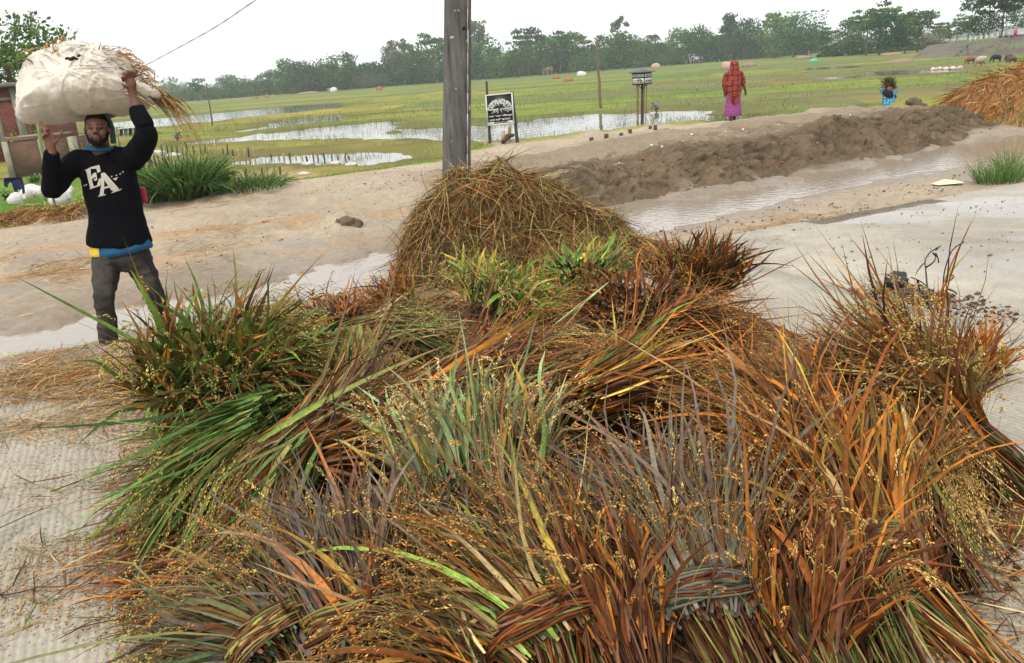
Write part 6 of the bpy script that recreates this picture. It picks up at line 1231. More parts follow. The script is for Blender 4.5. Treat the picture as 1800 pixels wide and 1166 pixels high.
# ---- heaps in the fields
m_hay = M('brown_hay', color=(.27, .13, .06), rough=.9, ns=5, na=.35, bump=.05, bs=8); m_tarp = M('white_tarp', color=(.50, .48, .45), rough=.7, ns=2, na=.12); m_ptarp = M('pink_tarp', color=(.42, .25, .20), rough=.7, ns=2, na=.15, hue=(.44, .36, .30)); m_gtarp = M('green_tarp', color=(.06, .42, .26), rough=.5, ns=2, na=.2); m_soil = M('brown_soil', color=(.25, .17, .11), rough=.95, ns=3, na=.3)
for (px, py, wp, hp, mt, lab) in ((978, 139, 12, 9, m_hay, 'brown hay heap in front of the dark hut in the trees'), (999, 144, 17, 9, m_hay, 'wider brown hay heap right of the one by the hut'), (1022, 134, 17, 9, m_tarp, 'white covered heap at the edge of the wood'), (1153, 120, 15, 9, m_ptarp, 'pink covered heap above the raised box'), (1278, 122, 20, 14, m_ptarp, 'large pale pink covered heap beside the head of the woman'), (1316, 117, 24, 8, m_soil, 'sandy heap right of the woman'), (587, 162, 13, 9, m_tarp, 'white covered heap in front of the left wood'), (579, 162, 7, 7, m_hay, 'small brown heap touching the white covered one'), (667, 159, 11, 8, m_hay, 'brown hay heap left of the concrete pole'), (450, 174, 8, 5, m_hay, 'small brown heap farthest left in the fields'), (470, 172, 10, 6, m_hay, 'brown heap second from the far left in the fields'), (1431, 109, 13, 6, m_gtarp, 'bright green covered heap beyond the fields'), (1567, 98, 32, 6, m_soil, 'long low soil mound before the grove'), (1584, 109, 40, 6, m_soil, 'grassy soil mound in the right fields'), (1412, 104, 26, 6, m_soil, 'brown mound at the foot of the big round trees'), (542, 165, 40, 4, m_soil, 'low sandy ridge before the left wood')):
    p = ghit(px, py); d = np.linalg.norm(p - CP); blob('covered_heap' if mt in (m_tarp, m_ptarp, m_gtarp) else ('hay_heap' if mt is m_hay else 'soil_heap'), p - [0, 0, .15], (wp / 2 / 1450 * d, wp / 2.4 / 1450 * d, hp / 1450 * d * .68), mt, .13, 1.6, seed=px, k=18, label=lab, cat='heap', group='heaps in the fields', flat=.45)
# ---- village huts among the trees
def hut(px, py, wp, hp, wall, roof, label, turn=.2, off=0):
    p = gp(px, py, ZF); p[:2] *= .97; d = np.linalg.norm(p - CP); w_, h_ = wp / 1450 * d, hp / 1450 * d; root = empty('village_hut', p); tag(root, label, 'hut', 'huts at the edge of the wood'); ax_ = np.array([math.cos(turn), math.sin(turn), 0]); ay_ = np.array([-ax_[1], ax_[0], 0]); A = np.array([ax_, ay_, [0, 0, 1.]]); u_ = np.array([0, 0, 1.])
    bb = B(); bb.box(p + u_ * (h_ * .31), (w_, w_ * .6, h_ * .62), axes=A); bb.build('wall', wall, root, False, False)
    rv = [p + u_ * z_ * h_ + ax_ * a_ * w_ * .56 + ay_ * b_ * w_ * .38 for a_, b_, z_ in ((-1, -1, .56), (1, -1, .56), (1, 0, 1.0), (-1, 0, 1.0), (-1, 1, .56), (1, 1, .56))]; mk('roof', rv, [np.array([[0, 1, 2, 3], [3, 2, 5, 4]]), np.array([[0, 3, 4], [1, 5, 2]])], roof, root, None, False)
    for s_ in (-.25, .22): bb = B(); bb.box(p + ax_ * s_ * w_ - ay_ * (w_ * .3 + .03) + u_ * h_ * .24, (w_ * .14, .08, h_ * .42), axes=A); bb.build('door' if s_ < 0 else 'window', m_hole, root, False, False)
m_tin = M('tin_roof', color=(.42, .43, .45), rough=.45, ns=3, na=.2); m_mudw = M('mud_wall', color=(.30, .22, .16), rough=.9); m_rtin = M('rusty_tin', color=(.17, .10, .075), rough=.7, ns=3, na=.3)
hut(1212, 112, 15, 15, m_white, m_tin, 'white hut with a tin roof above the raised box'); hut(1188, 112, 10, 10, m_white, m_tin, 'smaller white hut left of the tin-roofed one', -.2); hut(1228, 111, 12, 11, m_mudw, m_tin, 'grey hut right of the white ones', .1); hut(1020, 126, 38, 17, m_mudw, m_rtin, 'long dark hut with a rusty roof under the trees'); hut(962, 131, 16, 13, m_mudw, m_rtin, 'small hut half hidden in bushes above the notice board'); hut(772, 136, 8, 9, m_white, m_tin, 'tiny white hut just left of the concrete pole')
# ---- ramp and bridge at the right
E1 = [at(1676, 101, 118), at(1830, 108, 104), at(1830, 62, 118), at(1772, 66, 122), at(1704, 76, 128)]; E1[0][2] = E1[1][2] = ZF - .05
back = [e + np.array([0, 14, 0]) for e in (E1[4], E1[3], E1[2])]; V = np.array(E1 + back); Vs, Fs = [], []
nu_, nv_ = 46, 16
bot = np.array([E1[0] * (1 - t) + E1[1] * t for t in np.linspace(0, 1, nu_)]); tpx = np.interp(np.linspace(0, 1, nu_), [0, .16, .62, 1], [0, 1, 2, 3]); tops = [E1[0], E1[4], E1[3], E1[2]]; tp_ = np.array([tops[min(int(t), 2)] * (1 - (t - min(int(t), 2))) + tops[min(int(t), 2) + 1] * (t - min(int(t), 2)) for t in tpx])
GG = np.array([bot * (1 - s) + tp_ * s for s in np.linspace(0, 1, nv_)] + [tp_ + [0, 5, 0], tp_ + [0, 12, 0]]); GG[1:nv_ - 1, 1:-1] += rng.normal(size=(nv_ - 2, nu_ - 2, 3)) * .12
i0 = np.arange(nv_ + 1)[:, None] * nu_; j0 = np.arange(nu_ - 1)[None]; Q = np.stack([i0 + j0, i0 + j0 + 1, i0 + nu_ + j0 + 1, i0 + nu_ + j0], -1).reshape(-1, 4)
o = mk('ramp_embankment', GG.reshape(-1, 3), Q, M('grey_brown_slope', color=(.11, .088, .072), rough=.95, ns=.35, na=.35, hue=(.10, .13, .055), det=8), None, None, True); tag(o, kind='structure')
for i in range(8):
    p = tp_[int(8 + i * 3)]; bb = B(); bb.box(p + [0, .3, .42], (.15, .15, .8)); bb.box(p + [0, .3, .83], (.2, .2, .08)); o = bb.build('guard_post', m_white, None, False, False); tag(o, f'{["first", "second", "third", "fourth", "fifth", "sixth", "seventh", "last"][i]} white guard post from the left on the ramp', 'post', 'guard posts on the ramp')
br0 = tp_[30]; root = empty('bridge', br0 - [0, 0, 2]); tag(root, 'small road bridge with red and white railing at the far right', 'bridge'); L_ = 16.0; dx_ = nrm(tp_[-1] - tp_[30])
bb = B(); bb.box(br0 + dx_ * L_ / 2 + [0, 2.2, -.2], (L_, 4.5, .7), axes=np.array([dx_, [0, 1, 0], np.cross(dx_, [0, 1, 0])])); bb.build('deck', M('dark_concrete', color=(.10, .09, .085), rough=.9), root, False, False)
bb = B(); bb.box(br0 + dx_ * 3.5 + [0, 2.4, -1.9], (6.5, 3.8, 3.2)); bb.build('abutment', M('shaded_concrete', color=(.12, .10, .09), rough=.9), root, False, False)
m_red = M('red_paint', color=(.5, .04, .035), rough=.6)
for i in range(9): p = br0 + dx_ * (.4 + i * 1.7) + np.array([0, -.06, .55]); bb = B(); bb.box(p, (.3, .3, .9)); bb.build('rail_post', m_red, root, False, False)
for z_ in (.45, .85):
    for i in range(8): p = br0 + dx_ * (.4 + i * 1.7 + .85) + np.array([0, -.06, z_]); bb = B(); bb.box(p, (1.38, .14, .18), axes=np.array([dx_, [0, 1, 0], np.cross(dx_, [0, 1, 0])])); bb.build('rail', m_white, root, False, False)
hp_ = at(1783, 60, 138); root = empty('house', hp_ - [0, 0, 1.5]); tag(root, 'house with a pale tin roof behind the bridge', 'house'); bb = B(); bb.box(hp_ + [0, 0, -.9], (3.6, 3, 1.6)); bb.build('wall', m_mudw, root, False, False)
rv = [hp_ + np.array(v) for v in ((-2.3, -2, -.15), (2.3, -2, -.15), (2.0, 0, .75), (-2.0, 0, .75), (-2.3, 2, -.15), (2.3, 2, -.15))]; mk('roof', rv, [np.array([[0, 1, 2, 3], [3, 2, 5, 4]]), np.array([[0, 3, 4], [1, 5, 2]])], m_tin, root, None, False)
# ---- cattle
def cow(px, py, tone, label, flip, sc=1.0, head_down=True):
    p = ghit(px, py); root = empty('cow', p); tag(root, label, 'cow', 'cattle grazing before the ramp'); q = lambda x, y, z: p + np.array([x * flip, y, z]) * sc
    bb = B(); limb(bb, [q(-.55, 0, .80), q(-.2, 0, .78), q(.25, 0, .80), q(.52, 0, .84)], [.19, .24, .25, .18], ry=[.17, .21, .22, .19])
    limb(bb, [q(.5, 0, .90), q(.72, 0, .78), q(.86, 0, .45)], [.14, .11, .09]); limb(bb, [q(.84, 0, .50), q(.92, 0, .30), q(.97, 0, .16)], [.085, .07, .05])
    for s_ in (-1, 1):
        limb(bb, [q(.40, .12 * s_, .72), q(.42, .12 * s_, .36), q(.40, .12 * s_, .02)], [.085, .05, .04]); limb(bb, [q(-.48, .12 * s_, .72), q(-.40, .12 * s_, .50), q(-.56, .12 * s_, .30), q(-.52, .12 * s_, .02)], [.12, .08, .048, .04]); limb(bb, [q(.84, .07 * s_, .52), q(.80, .17 * s_, .55)], [.03, .02])
    limb(bb, [q(-.62, 0, .90), q(-.70, 0, .60), q(-.68, 0, .35)], [.03, .02, .03])
    remesh(bb.build('body', M('hide_' + str(px), color=tone, rough=.8, ns=4, na=.3), root, col=False), .045, 2)
    for s_ in (-1, 1): bb = B(); bb.tube([q(.82, .05 * s_, .58), q(.84, .10 * s_, .68), q(.88, .08 * s_, .74)], [.02, .015, .005], k=5); bb.build('horn', m_bamboo, root, col=False)
cow(1706, 113, (.20, .07, .035), 'red-brown cow at the left of the grazing cattle', -1, .62); cow(1726, 112, (.42, .34, .25), 'cream cow behind the greyish one', -1, .62); cow(1720, 117, (.26, .20, .16), 'grey-brown cow in front of the cream one', 1, .60); cow(1751, 110, (.012, .012, .014), 'black cow grazing in the middle of the field', -1, .66); cow(1772, 108, (.07, .04, .03), 'dark brown cow farthest right and back', 1, .55); cow(1779, 112, (.10, .06, .05), 'dark cow half hidden by the hay heap', -1, .55)
# ---- ducks
m_duck = M('white_feathers', color=(.52, .51, .48), rough=.8, ns=20, na=.1); m_beak = M('orange_beak', color=(.55, .25, .04), rough=.5)
def duck(p, s, rot, up_, label, group, mat=None):
    root = empty('duck', p); tag(root, label, 'duck', group); c_, s2 = math.cos(rot), math.sin(rot); q = lambda x, y, z: np.asarray(p) + np.array([x * c_ - y * s2, x * s2 + y * c_, z]) * s
    bb = B(); limb(bb, [q(-.55, 0, .30), q(-.30, 0, .24), q(.05, 0, .24), q(.35, 0, .26)], [.04, .17, .22, .13], ry=[.03, .15, .19, .13]); hz_ = .62 if up_ else .34; limb(bb, [q(.30, 0, .30), q(.42, 0, hz_ * .8), q(.46, 0, hz_)], [.10, .065, .06]); bb.ball(q(.49, 0, hz_ + .03), .085 * s, k=10); remesh(bb.build('body', mat or m_duck, root, col=False), .035 * s, 2)
    bb = B(); bb.tube([q(.55, 0, hz_ + .02), q(.68, 0, hz_ - .01)], [.03 * s, .02 * s], k=6); bb.build('beak', m_beak, root, col=False)
    for s_ in (-1, 1): bb = B(); bb.tube([q(0, .08 * s_, .10), q(.02, .08 * s_, -.02)], .02 * s, k=5); bb.build('leg', m_beak, root, col=False)
for i, (px, py, s, r, u_, lab) in enumerate(((31, 358, .40, .2, 0, 'white duck lying lowest in front of the flock'), (48, 349, .38, .4, 0, 'white duck at the left of the huddled flock'), (56, 341, .36, 2.2, 1, 'white duck sitting upright at the top of the flock'), (66, 344, .38, .5, 1, 'white duck right of the upright one'), (75, 344, .32, .1, 0, 'white duck half hidden by the elbow of the man'), (109, 359, .36, .3, 1, 'white duck alone right of the thin stake'), (120, 340, .30, 1.0, 0, 'white duck farthest back near the weeds'))): duck(ghit(px, py), s, r, u_, lab, 'white ducks in the yard')
m_bduck = M('brown_feathers', color=(.42, .30, .2), rough=.8, ns=8, na=.4)
for i in range(9): px = 1640 + i * 6.2 + 2 * math.sin(i * 3); duck(ghit(px, 124 - i * .25 + .6 * math.sin(i * 2.1)), .42, .3 * math.sin(i), i % 2, f'{["first", "second", "third", "fourth", "fifth", "sixth", "seventh", "eighth", "last"][i]} brown and white duck from the left in the line by the far water', 'ducks by the far water', m_bduck if i % 2 else m_duck)
tag(stake(101, 374, 38, -.05, m_wood, .022, name='thin_stake'), 'thin wooden stake among the white ducks', 'stake')
# ---- house, pen and washing at the left
def brickmat(name, c1, c2, mort, sc):
    m = bpy.data.materials.new(name); m.use_nodes = True; t = m.node_tree; p = t.nodes['Principled BSDF']; N = t.nodes.new; L = t.links.new; p.inputs['Roughness'].default_value = .9; tc = N('ShaderNodeTexCoord'); mp = N('ShaderNodeMapping'); mp.inputs['Rotation'].default_value = (PI / 2, 0, 0); L(tc.outputs['Object'], mp.inputs[0])
    b = N('ShaderNodeTexBrick'); b.inputs['Color1'].default_value = (*c1, 1); b.inputs['Color2'].default_value = (*c2, 1); b.inputs['Mortar'].default_value = (*mort, 1); b.inputs['Scale'].default_value = sc; b.inputs['Mortar Size'].default_value = .012; L(mp.outputs[0], b.inputs['Vector'])
    n = N('ShaderNodeTexNoise'); n.inputs['Scale'].default_value = 1.4; n.inputs['Detail'].default_value = 8; L(tc.outputs['Object'], n.inputs['Vector']); r = N('ShaderNodeMapRange'); r.inputs[1].default_value = .35; r.inputs[2].default_value = .7; r.inputs[3].default_value = .65; r.inputs[4].default_value = 1.15; L(n.outputs['Fac'], r.inputs[0]); s = N('ShaderNodeVectorMath'); s.operation = 'SCALE'; L(b.outputs['Color'], s.inputs[0]); L(r.outputs[0], s.inputs['Scale']); L(s.outputs[0], p.inputs['Base Color']); bu = N('ShaderNodeBump'); bu.inputs['Distance'].default_value = .01; L(b.outputs['Fac'], bu.inputs['Height']); bu.invert = True; L(bu.outputs[0], p.inputs['Normal']); return m
m_brick = brickmat('red_brick', (.24, .055, .035), (.16, .042, .03), (.20, .17, .14), 2.2); m_brick2 = brickmat('mossy_brick', (.15, .065, .035), (.085, .055, .03), (.10, .09, .06), 2.2); m_render = M('grey_render', color=(.19, .175, .155), rough=.9, ns=3, na=.25)
hy = 38.0; xr = at(36, 200, hy)[0]; zt = at(36, 147, hy)[2]; z0 = -.95
root = empty('brick_house', (xr - 3, hy, z0)); tag(root, 'unfinished red brick house with grey concrete frame behind the load', 'house')
def hb_(name, x0, x1, y0, y1, za, zb, mat): bb = B(); bb.box(((x0 + x1) / 2, (y0 + y1) / 2, (za + zb) / 2), (x1 - x0, y1 - y0, zb - za)); return bb.build(name, mat, root, False, False)
zm = at(36, 172, hy)[2]; zl = at(36, 228, hy)[2]
hb_('wall', xr - 7, xr - .12, hy + .05, hy + 5, z0, zt - .12, m_brick); hb_('roof', xr - 7.4, xr + .30, hy - .35, hy + 5.4, zt - .10, zt + .06, m_render)
for xc in (xr - .14, xr - 1.02, xr - 3.2): hb_('column', xc - .09, xc + .09, hy - .04, hy + .3, z0, zt - .102, m_render)
hb_('ring_beam', xr - 7, xr - .3, hy - .02, hy + .2, zm - .08, zm + .06, m_render); w_ = hb_('window', xr - 2.5, xr - 1.5, hy + .0, hy + .12, zm - 1.1, zm - .2, m_hole); bb = B(); bb.box((xr - 2, hy - .01, zm - .65), (.04, .06, .9)); bb.build('frame', m_render, w_, False, False)
py0 = 29.0; xa, xb_ = at(18, 270, py0)[0], at(126, 270, py0)[0]; zg = gz(xb_, py0); zt2 = at(60, 247, py0)[2]
root = empty('brick_pen', ((xa + xb_) / 2, py0, zg)); tag(root, 'low mossy brick pen with weathered planks laid on top', 'shed')
hb_('front_wall', xa, xb_, py0, py0 + .15, zg - .3, zt2, m_brick2); hb_('side_wall', xa, xa + .15, py0 + .151, py0 + 2.2, zg - .3, zt2, m_brick2); hb_('side_wall', xb_ - .15, xb_, py0 + .151, py0 + 2.2, zg - .3, zt2, m_brick2)
for xc in (xa - .1, (xa * .45 + xb_ * .55), xb_ + .08): hb_('pillar', xc - .1, xc + .1, py0 - .05, py0 + .2, zg - .3, zt2 + .03, M('mossy_render', color=(.25, .24, .17), rough=.9, ns=4, na=.3))
g = np.random.default_rng(12)
for i in range(16): x0_ = xa - .5 + .4 * g.random(); ln = (xb_ - xa) * (.45 + .5 * g.random()); bb = B(); a_ = .05 * g.normal(); bb.box((x0_ + ln / 2, py0 + .05 + .13 * i * .9, zt2 + .05 + .022 * (i % 5)), (ln, .12, .022), rot=a_, C=None); bb.build('plank', (m_wood, m_dwood, m_bamboo, m_rtin)[g.integers(4)], root, False, False)
xp = at(3, 285, py0)[0]; root = empty('cream_pillar', (xp, py0 - 1, zg)); tag(root, 'pale cream pillar at the left edge beside the brick pen', 'pillar'); hb_('shaft', xp - .14, xp + .14, py0 - 1.1, py0 - .82, gz(xp, py0 - 1) - .1, at(3, 268, py0 - 1)[2], M('cream_render', color=(.5, .43, .30), rough=.9)); hb_('cap', xp - .18, xp + .18, py0 - 1.14, py0 - .78, at(3, 268, py0 - 1)[2], at(3, 265, py0 - 1)[2], m_render)
p = at(40, 240, 33); p[2] = gz(p[0], p[1]); leafy('leafy green sapling growing against the brick house', p, 1.9, 260, .26, [((.14, .24, .04), 3), (LIME, 2), ((.09, .17, .03), 2)], 13, 'sapling', .28)
p = at(146, 262, 26); p[2] = gz(p[0], p[1]); g = np.random.default_rng(14); root = empty('bare_tree', p); tag(root, 'small bare forked tree behind the neck of the man', 'tree'); bb = B(); limb(bb, [p - [0, 0, .1], p + [.02, 0, .35], p + [-.03, 0, .7]], [.05, .04, .035]); bb.build('trunk', m_wood, root, col=False)
for i in range(5): d = np.array([(i - 2) * .22, .1 * g.normal(), .55 + .2 * g.random()]); s_ = p + [0, 0, .35 + .06 * i]; bb = B(); limb(bb, [s_, s_ + d * .5 + [0, 0, .05], s_ + d], [.024, .018, .008]); bb.build('branch', m_wood, root, col=False)
b0 = at(67, 262, 24); root_z = gz(b0[0], 24.0); bb = B(); bb.tube(np.linspace((b0[0], 24, root_z - .1), at(65, 206, 24), 6), .05, k=8); tag(bb.build('bamboo_post', M('green_bamboo', color=(.20, .22, .10), rough=.6), col=False), 'greenish bamboo post beside the raised hand of the man', 'post')
m_navy = M('navy_cloth', color=(.008, .012, .055), rough=.9, ns=20, na=.2)
def garment(poly, y_, label, mat, name='hanging_garment', cat='clothing', th=.03, group=None):
    P = np.array([at(a, b, y_) for a, b in poly]); n = len(P); V = np.vstack([P, P + [0, th, 0]]); V[:, 1] += .02 * np.sin(V[:, 0] * 30); S_ = [[i, (i + 1) % n, n + (i + 1) % n, n + i] for i in range(n)]; o = mk(name, V, [np.array([list(range(n))]), np.array([list(range(2 * n - 1, n - 1, -1))]), np.array(S_)], mat, None, None, False); return tag(o, label, cat, group)
ky = float(ghit(25, 356)[1]); garment([(7, 314), (14, 312.5), (24, 313), (37, 311.5), (39, 318), (42, 330), (43, 340), (40, 341), (39, 332), (34, 334), (29, 333), (30, 341), (27, 341), (24.5, 332), (21, 322), (17, 320), (13.5, 323), (12, 330), (8, 328), (7, 320)], ky, 'navy trousers hung to dry over a line in the yard', m_navy, 'hanging_trousers')
root = empty('washing_line', (at(20, 330, ky)[0], ky, gz(at(20, 330, ky)[0], ky))); tag(root, 'low washing line with thin posts holding the navy trousers', 'washing line'); bb = B(); bb.tube([at(-30, 316, ky + .015), at(20, 312.8, ky + .015), at(70, 308, ky + .015)], .006, k=5); bb.build('line', m_dwood, root, col=False)
for px in (-30, 70): t_ = at(px, 316 if px < 0 else 308, ky + .015); bb = B(); bb.tube([np.array([t_[0], t_[1], gz(t_[0], t_[1]) - .1]), t_ + [0, 0, .05]], .02, k=6); bb.build('post', m_wood, root, col=False)
ly = 40.0; root = empty('washing_line', (at(228, 240, ly)[0], ly, gz(at(228, 240, ly)[0], ly))); tag(root, 'far washing line behind the shoulder of the man', 'washing line'); bb = B(); bb.tube([at(205, 229, ly), at(250, 225, ly)], .012, k=5); bb.build('line', m_dwood, root, col=False)
for px, py in ((205, 229), (250, 225)): t_ = at(px, py, ly); bb = B(); bb.tube([np.array([t_[0], ly, gz(t_[0], ly) - .1]), t_ + [0, 0, .1]], .03, k=6); bb.build('post', m_wood, root, col=False)
for i, (a, mt, lab) in enumerate(((213, m_navy, 'dark garment at the left on the far washing line'), (221, M('grey_cloth', color=(.08, .08, .1), rough=.9), 'grey garment second on the far washing line'), (229, m_navy, 'dark blue garment third on the far washing line'), (238, M('black_cloth', color=(.02, .02, .025), rough=.9), 'black garment at the right on the far washing line'))): garment([(a - 2.8, 228 - (a - 205) * .09), (a + 2.8, 227.6 - (a - 205) * .09), (a + 3, 238), (a + .6, 239), (a - 2.6, 238.5)], ly - .02, lab, mt, group='washing on the far line')
# ---- hay heap at the right end of the bank
HX, HY = 10.75, 16.6
def hayz(x, y):
    r = np.sqrt(((x - HX) / 1.85) ** 2 + ((y - HY) / 1.5) ** 2); return (.84 * np.clip(1 - r ** 1.7, 0, 1) ** .8) * (1 + .16 * fbm(x * 1.7, y * 1.7, oct=4, seed=5)) 
t1 = np.linspace(-2.3, 2.3, 80); t2 = np.linspace(-1.6, 1.6, 60); SX, SY = np.meshgrid(HX + t1, HY + t2); SZ = hayz(SX, SY); gz0 = ground_z(SX, SY)
i0 = np.arange(59)[:, None] * 80; j0 = np.arange(79)[None]; Q = np.stack([i0 + j0, i0 + j0 + 1, i0 + 81 + j0, i0 + 80 + j0], -1).reshape(-1, 4); Q = Q[(SZ.reshape(-1)[Q] > .004).any(1)]
hroot = empty('hay_heap', (HX, HY, gz(HX, HY))); tag(hroot, 'large orange-brown hay heap at the right end of the mud bank', 'hay heap'); mk('packed_hay', np.stack([SX, SY, np.minimum(gz0, .35) * .9 + SZ - .03], -1).reshape(-1, 3), Q, M('orange_hay', color=(.30, .15, .05), rough=.9, ns=14, na=.5, bump=.06, bs=9), hroot)
g = np.random.default_rng(15); N = 9000; x = HX - 2.3 + 4.6 * g.random(N); y = HY - 1.7 + 2.6 * g.random(N); k = hayz(x, y) > .01; x, y = x[k], y[k]; N = len(x); e_ = .05
gxx = (hayz(x + e_, y) - hayz(x - e_, y)) / (2 * e_); gyy = (hayz(x, y + e_) - hayz(x, y - e_)) / (2 * e_); dn = nrm(np.column_stack([-gxx, -gyy, -(gxx ** 2 + gyy ** 2)]) + 1e-5) + g.normal(size=(N, 3)) * .55
zone = vnoise(x * 1.6, y * 1.6, seed=16); cs = np.where((zone > .35)[:, None], pick([((.36, .33, .12), 2), (TAN, 2), (OLV, 1)], N, g), pick([((.38, .19, .065), 3), (ORA, .9), (BRN, 2), (TAN, 1.2)], N, g))
V, Q, C, _ = blades(np.column_stack([x, y, np.minimum(ground_z(x, y), .35) * .9 + hayz(x, y) + .01]), dn, .18 + .3 * g.random(N), .013, .25, n=3, bend=.3, c0=cs, floor=False, fold=0, g=g); tag(mk('hay_strands', V, Q, m_straw, hroot, C), kind='stuff')
# straw swept along the left track edge
g = np.random.default_rng(17); N = 2600; f_ = g.random(N); x0, y0 = [], []
P = np.array([ghit(a, b)[:2] for a, b in ((-30, 400), (20, 392), (60, 385), (110, 380), (150, 376))]); s = f_ * 3.999; i = s.astype(int); xy_ = P[i] * (1 - (s - i))[:, None] + P[i + 1] * (s - i)[:, None] + g.normal(size=(N, 2)) * [.12, .22]; zz = ground_z(xy_[:, 0], xy_[:, 1]); hh = .16 * (.6 + .8 * np.abs(vnoise(f_ * 9, f_ * 0, seed=3))) * g.random(N)
cs = pick([((.38, .20, .07), 3), (BRN, 2), (TAN, 1)], N, g); V, Q, C, _ = blades(np.column_stack([xy_, zz + hh]), g.normal(size=(N, 3)) * [1, 1, .3], .14 + .2 * g.random(N), .009, .4, n=3, bend=.3, c0=cs, floor=False, fold=0, g=g); tag(mk('straw_windrow', V, Q, m_straw, None, C, origin=(0, 0, 0)), 'brown straw swept along the grass edge below the ducks', 'straw', kind='stuff')
# ---- clods, stones, scraps
m_clod = M('mud_clod', color=(.125, .092, .06), rough=.95, ns=6, na=.3, bump=.02, bs=14)
for i, (px, py, s, lab) in enumerate(((1606, 184, .175, 'big mud clod on the bank crest right of the girl in blue'), (1622, 187, .11, 'smaller clod beside the big one on the crest'), (1687, 178, .13, 'mud clod on the crest left of the hay heap'), (1245, 266, .08, 'clod stuck in the bank face below the woman'), (1330, 300, .07, 'clod fallen at the foot of the bank'), (596, 394, .09, 'mud clod at the left of the small heap on the track'), (616, 392, .12, 'largest mud clod in the small heap on the track'), (632, 396, .07, 'mud clod at the right of the small heap on the track'))): p = ghit(px, py); blob('mud_clod', p - [0, 0, .06], (s, s * .8, s * .75), m_clod, .35, 2.0, seed=80 + i, label=lab, cat='clod', flat=.5)
g = np.random.default_rng(95); n = 500; u_ = 4.0 + 14 * g.random(n); v_ = bank_v(u_) - .3 + 2.4 * g.random(n) ** 1.6; x, y = xy(u_, v_); k = (bank_h(u_) > .05) & (vnoise(x * 1.5, y * 1.5, seed=96) > -.3); x, y = x[k], y[k]; n = len(x); z = ground_z(x, y); s_ = .010 + .036 * g.random(n) ** 3
bb = B(); bb.ball((0, 0, 0), 1, k=6); V0, F0, _ = bb.arrays(); Vl = (V0[None] * (1 + .25 * g.normal(size=(n, len(V0), 1)))) * (s_[:, None, None] * np.array([1, .8, .45])) * np.where(g.random((n, 1, 1)) < .5, 1, [.7, 1.2, .9]) + np.column_stack([x, y, z])[:, None]; off = np.arange(n)[:, None, None] * len(V0)
tag(mk('mud_lumps', Vl.reshape(-1, 3), [(f[None] + off).reshape(-1, f.shape[1]) for f in F0], M('mud_lump', attr=True, rough=.95, ns=20, na=.3), None, np.repeat(np.array([.098, .070, .044]) * (1 + .2 * g.normal(size=(n, 1))), len(V0), axis=0).clip(.03, .4), origin=(0, 0, 0)), 'crumbled mud lumps covering the pushed-up bank', 'mud', kind='stuff')
def specks(n, polys, cols, s0, s1, seed, name, label, cat, z=0.0):
    g = np.random.default_rng(seed); x, y = pxregion(polys, z)(g, n); n = len(x); u, v = uv(x, y); zz = np.where(v < 0, 0.0, ground_z(x, y)); c = np.array(cols)[g.integers(0, len(cols), n)] * (1 + .2 * g.normal(size=(n, 1))); s = s0 + (s1 - s0) * g.random(n) ** 3
    a = g.normal(size=(n, 3)); V, T, C = grains(np.column_stack([x, y, zz + s * .2]), a * [1, 1, .3], s, s * .7, np.clip(c, .01, .9), g); tag(mk(name, V, T, m_straw, None, C, False, origin=(0, 0, 0)), label, cat, kind='stuff')
specks(1700, [[(1080, 400), (1500, 330), (1800, 270), (1800, 315), (1450, 385), (1290, 445), (1140, 430)]], [(.28, .22, .17), (.18, .145, .12), (.36, .30, .25), (.42, .39, .35), (.13, .11, .10)], .010, .055, 91, 'pebbles', 'pebbles and brick chips strewn over the muddy verge', 'pebbles')
specks(900, [[(480, 340), (700, 300), (780, 290), (780, 330), (560, 350)], [(0, 420), (700, 330), (760, 400), (300, 470), (0, 470)]], [(.34, .28, .22), (.5, .46, .4), (.2, .16, .13)], .012, .05, 92, 'pebbles', 'small stones on the mud track left of the pole', 'pebbles')
specks(160, [[(1000, 310), (1300, 250), (1650, 200), (1650, 240), (1300, 300), (1040, 345)]], [(.6, .58, .54), (.66, .64, .6), (.42, .09, .06), (.35, .28, .2)], .03, .10, 93, 'rubbish_scraps', 'white and red scraps stuck in the mud bank', 'scraps')
specks(260, [[(1380, 420), (1800, 330), (1800, 500), (1500, 500)]], [(.2, .17, .14), (.3, .26, .2), (.1, .09, .08)], .008, .03, 94, 'grit', 'dark grit on the wet far slab', 'grit')
m_bag = M('black_plastic', color=(.008, .009, .010), rough=.28, ns=10, na=.2, spec=.6); p = gp(1575, 507); blob('plastic_bag', p, (.070, .06, .075), m_bag, .32, 2.4, seed=5, k=30, label='crumpled black plastic bag on the wet slab', cat='bag', flat=.6)
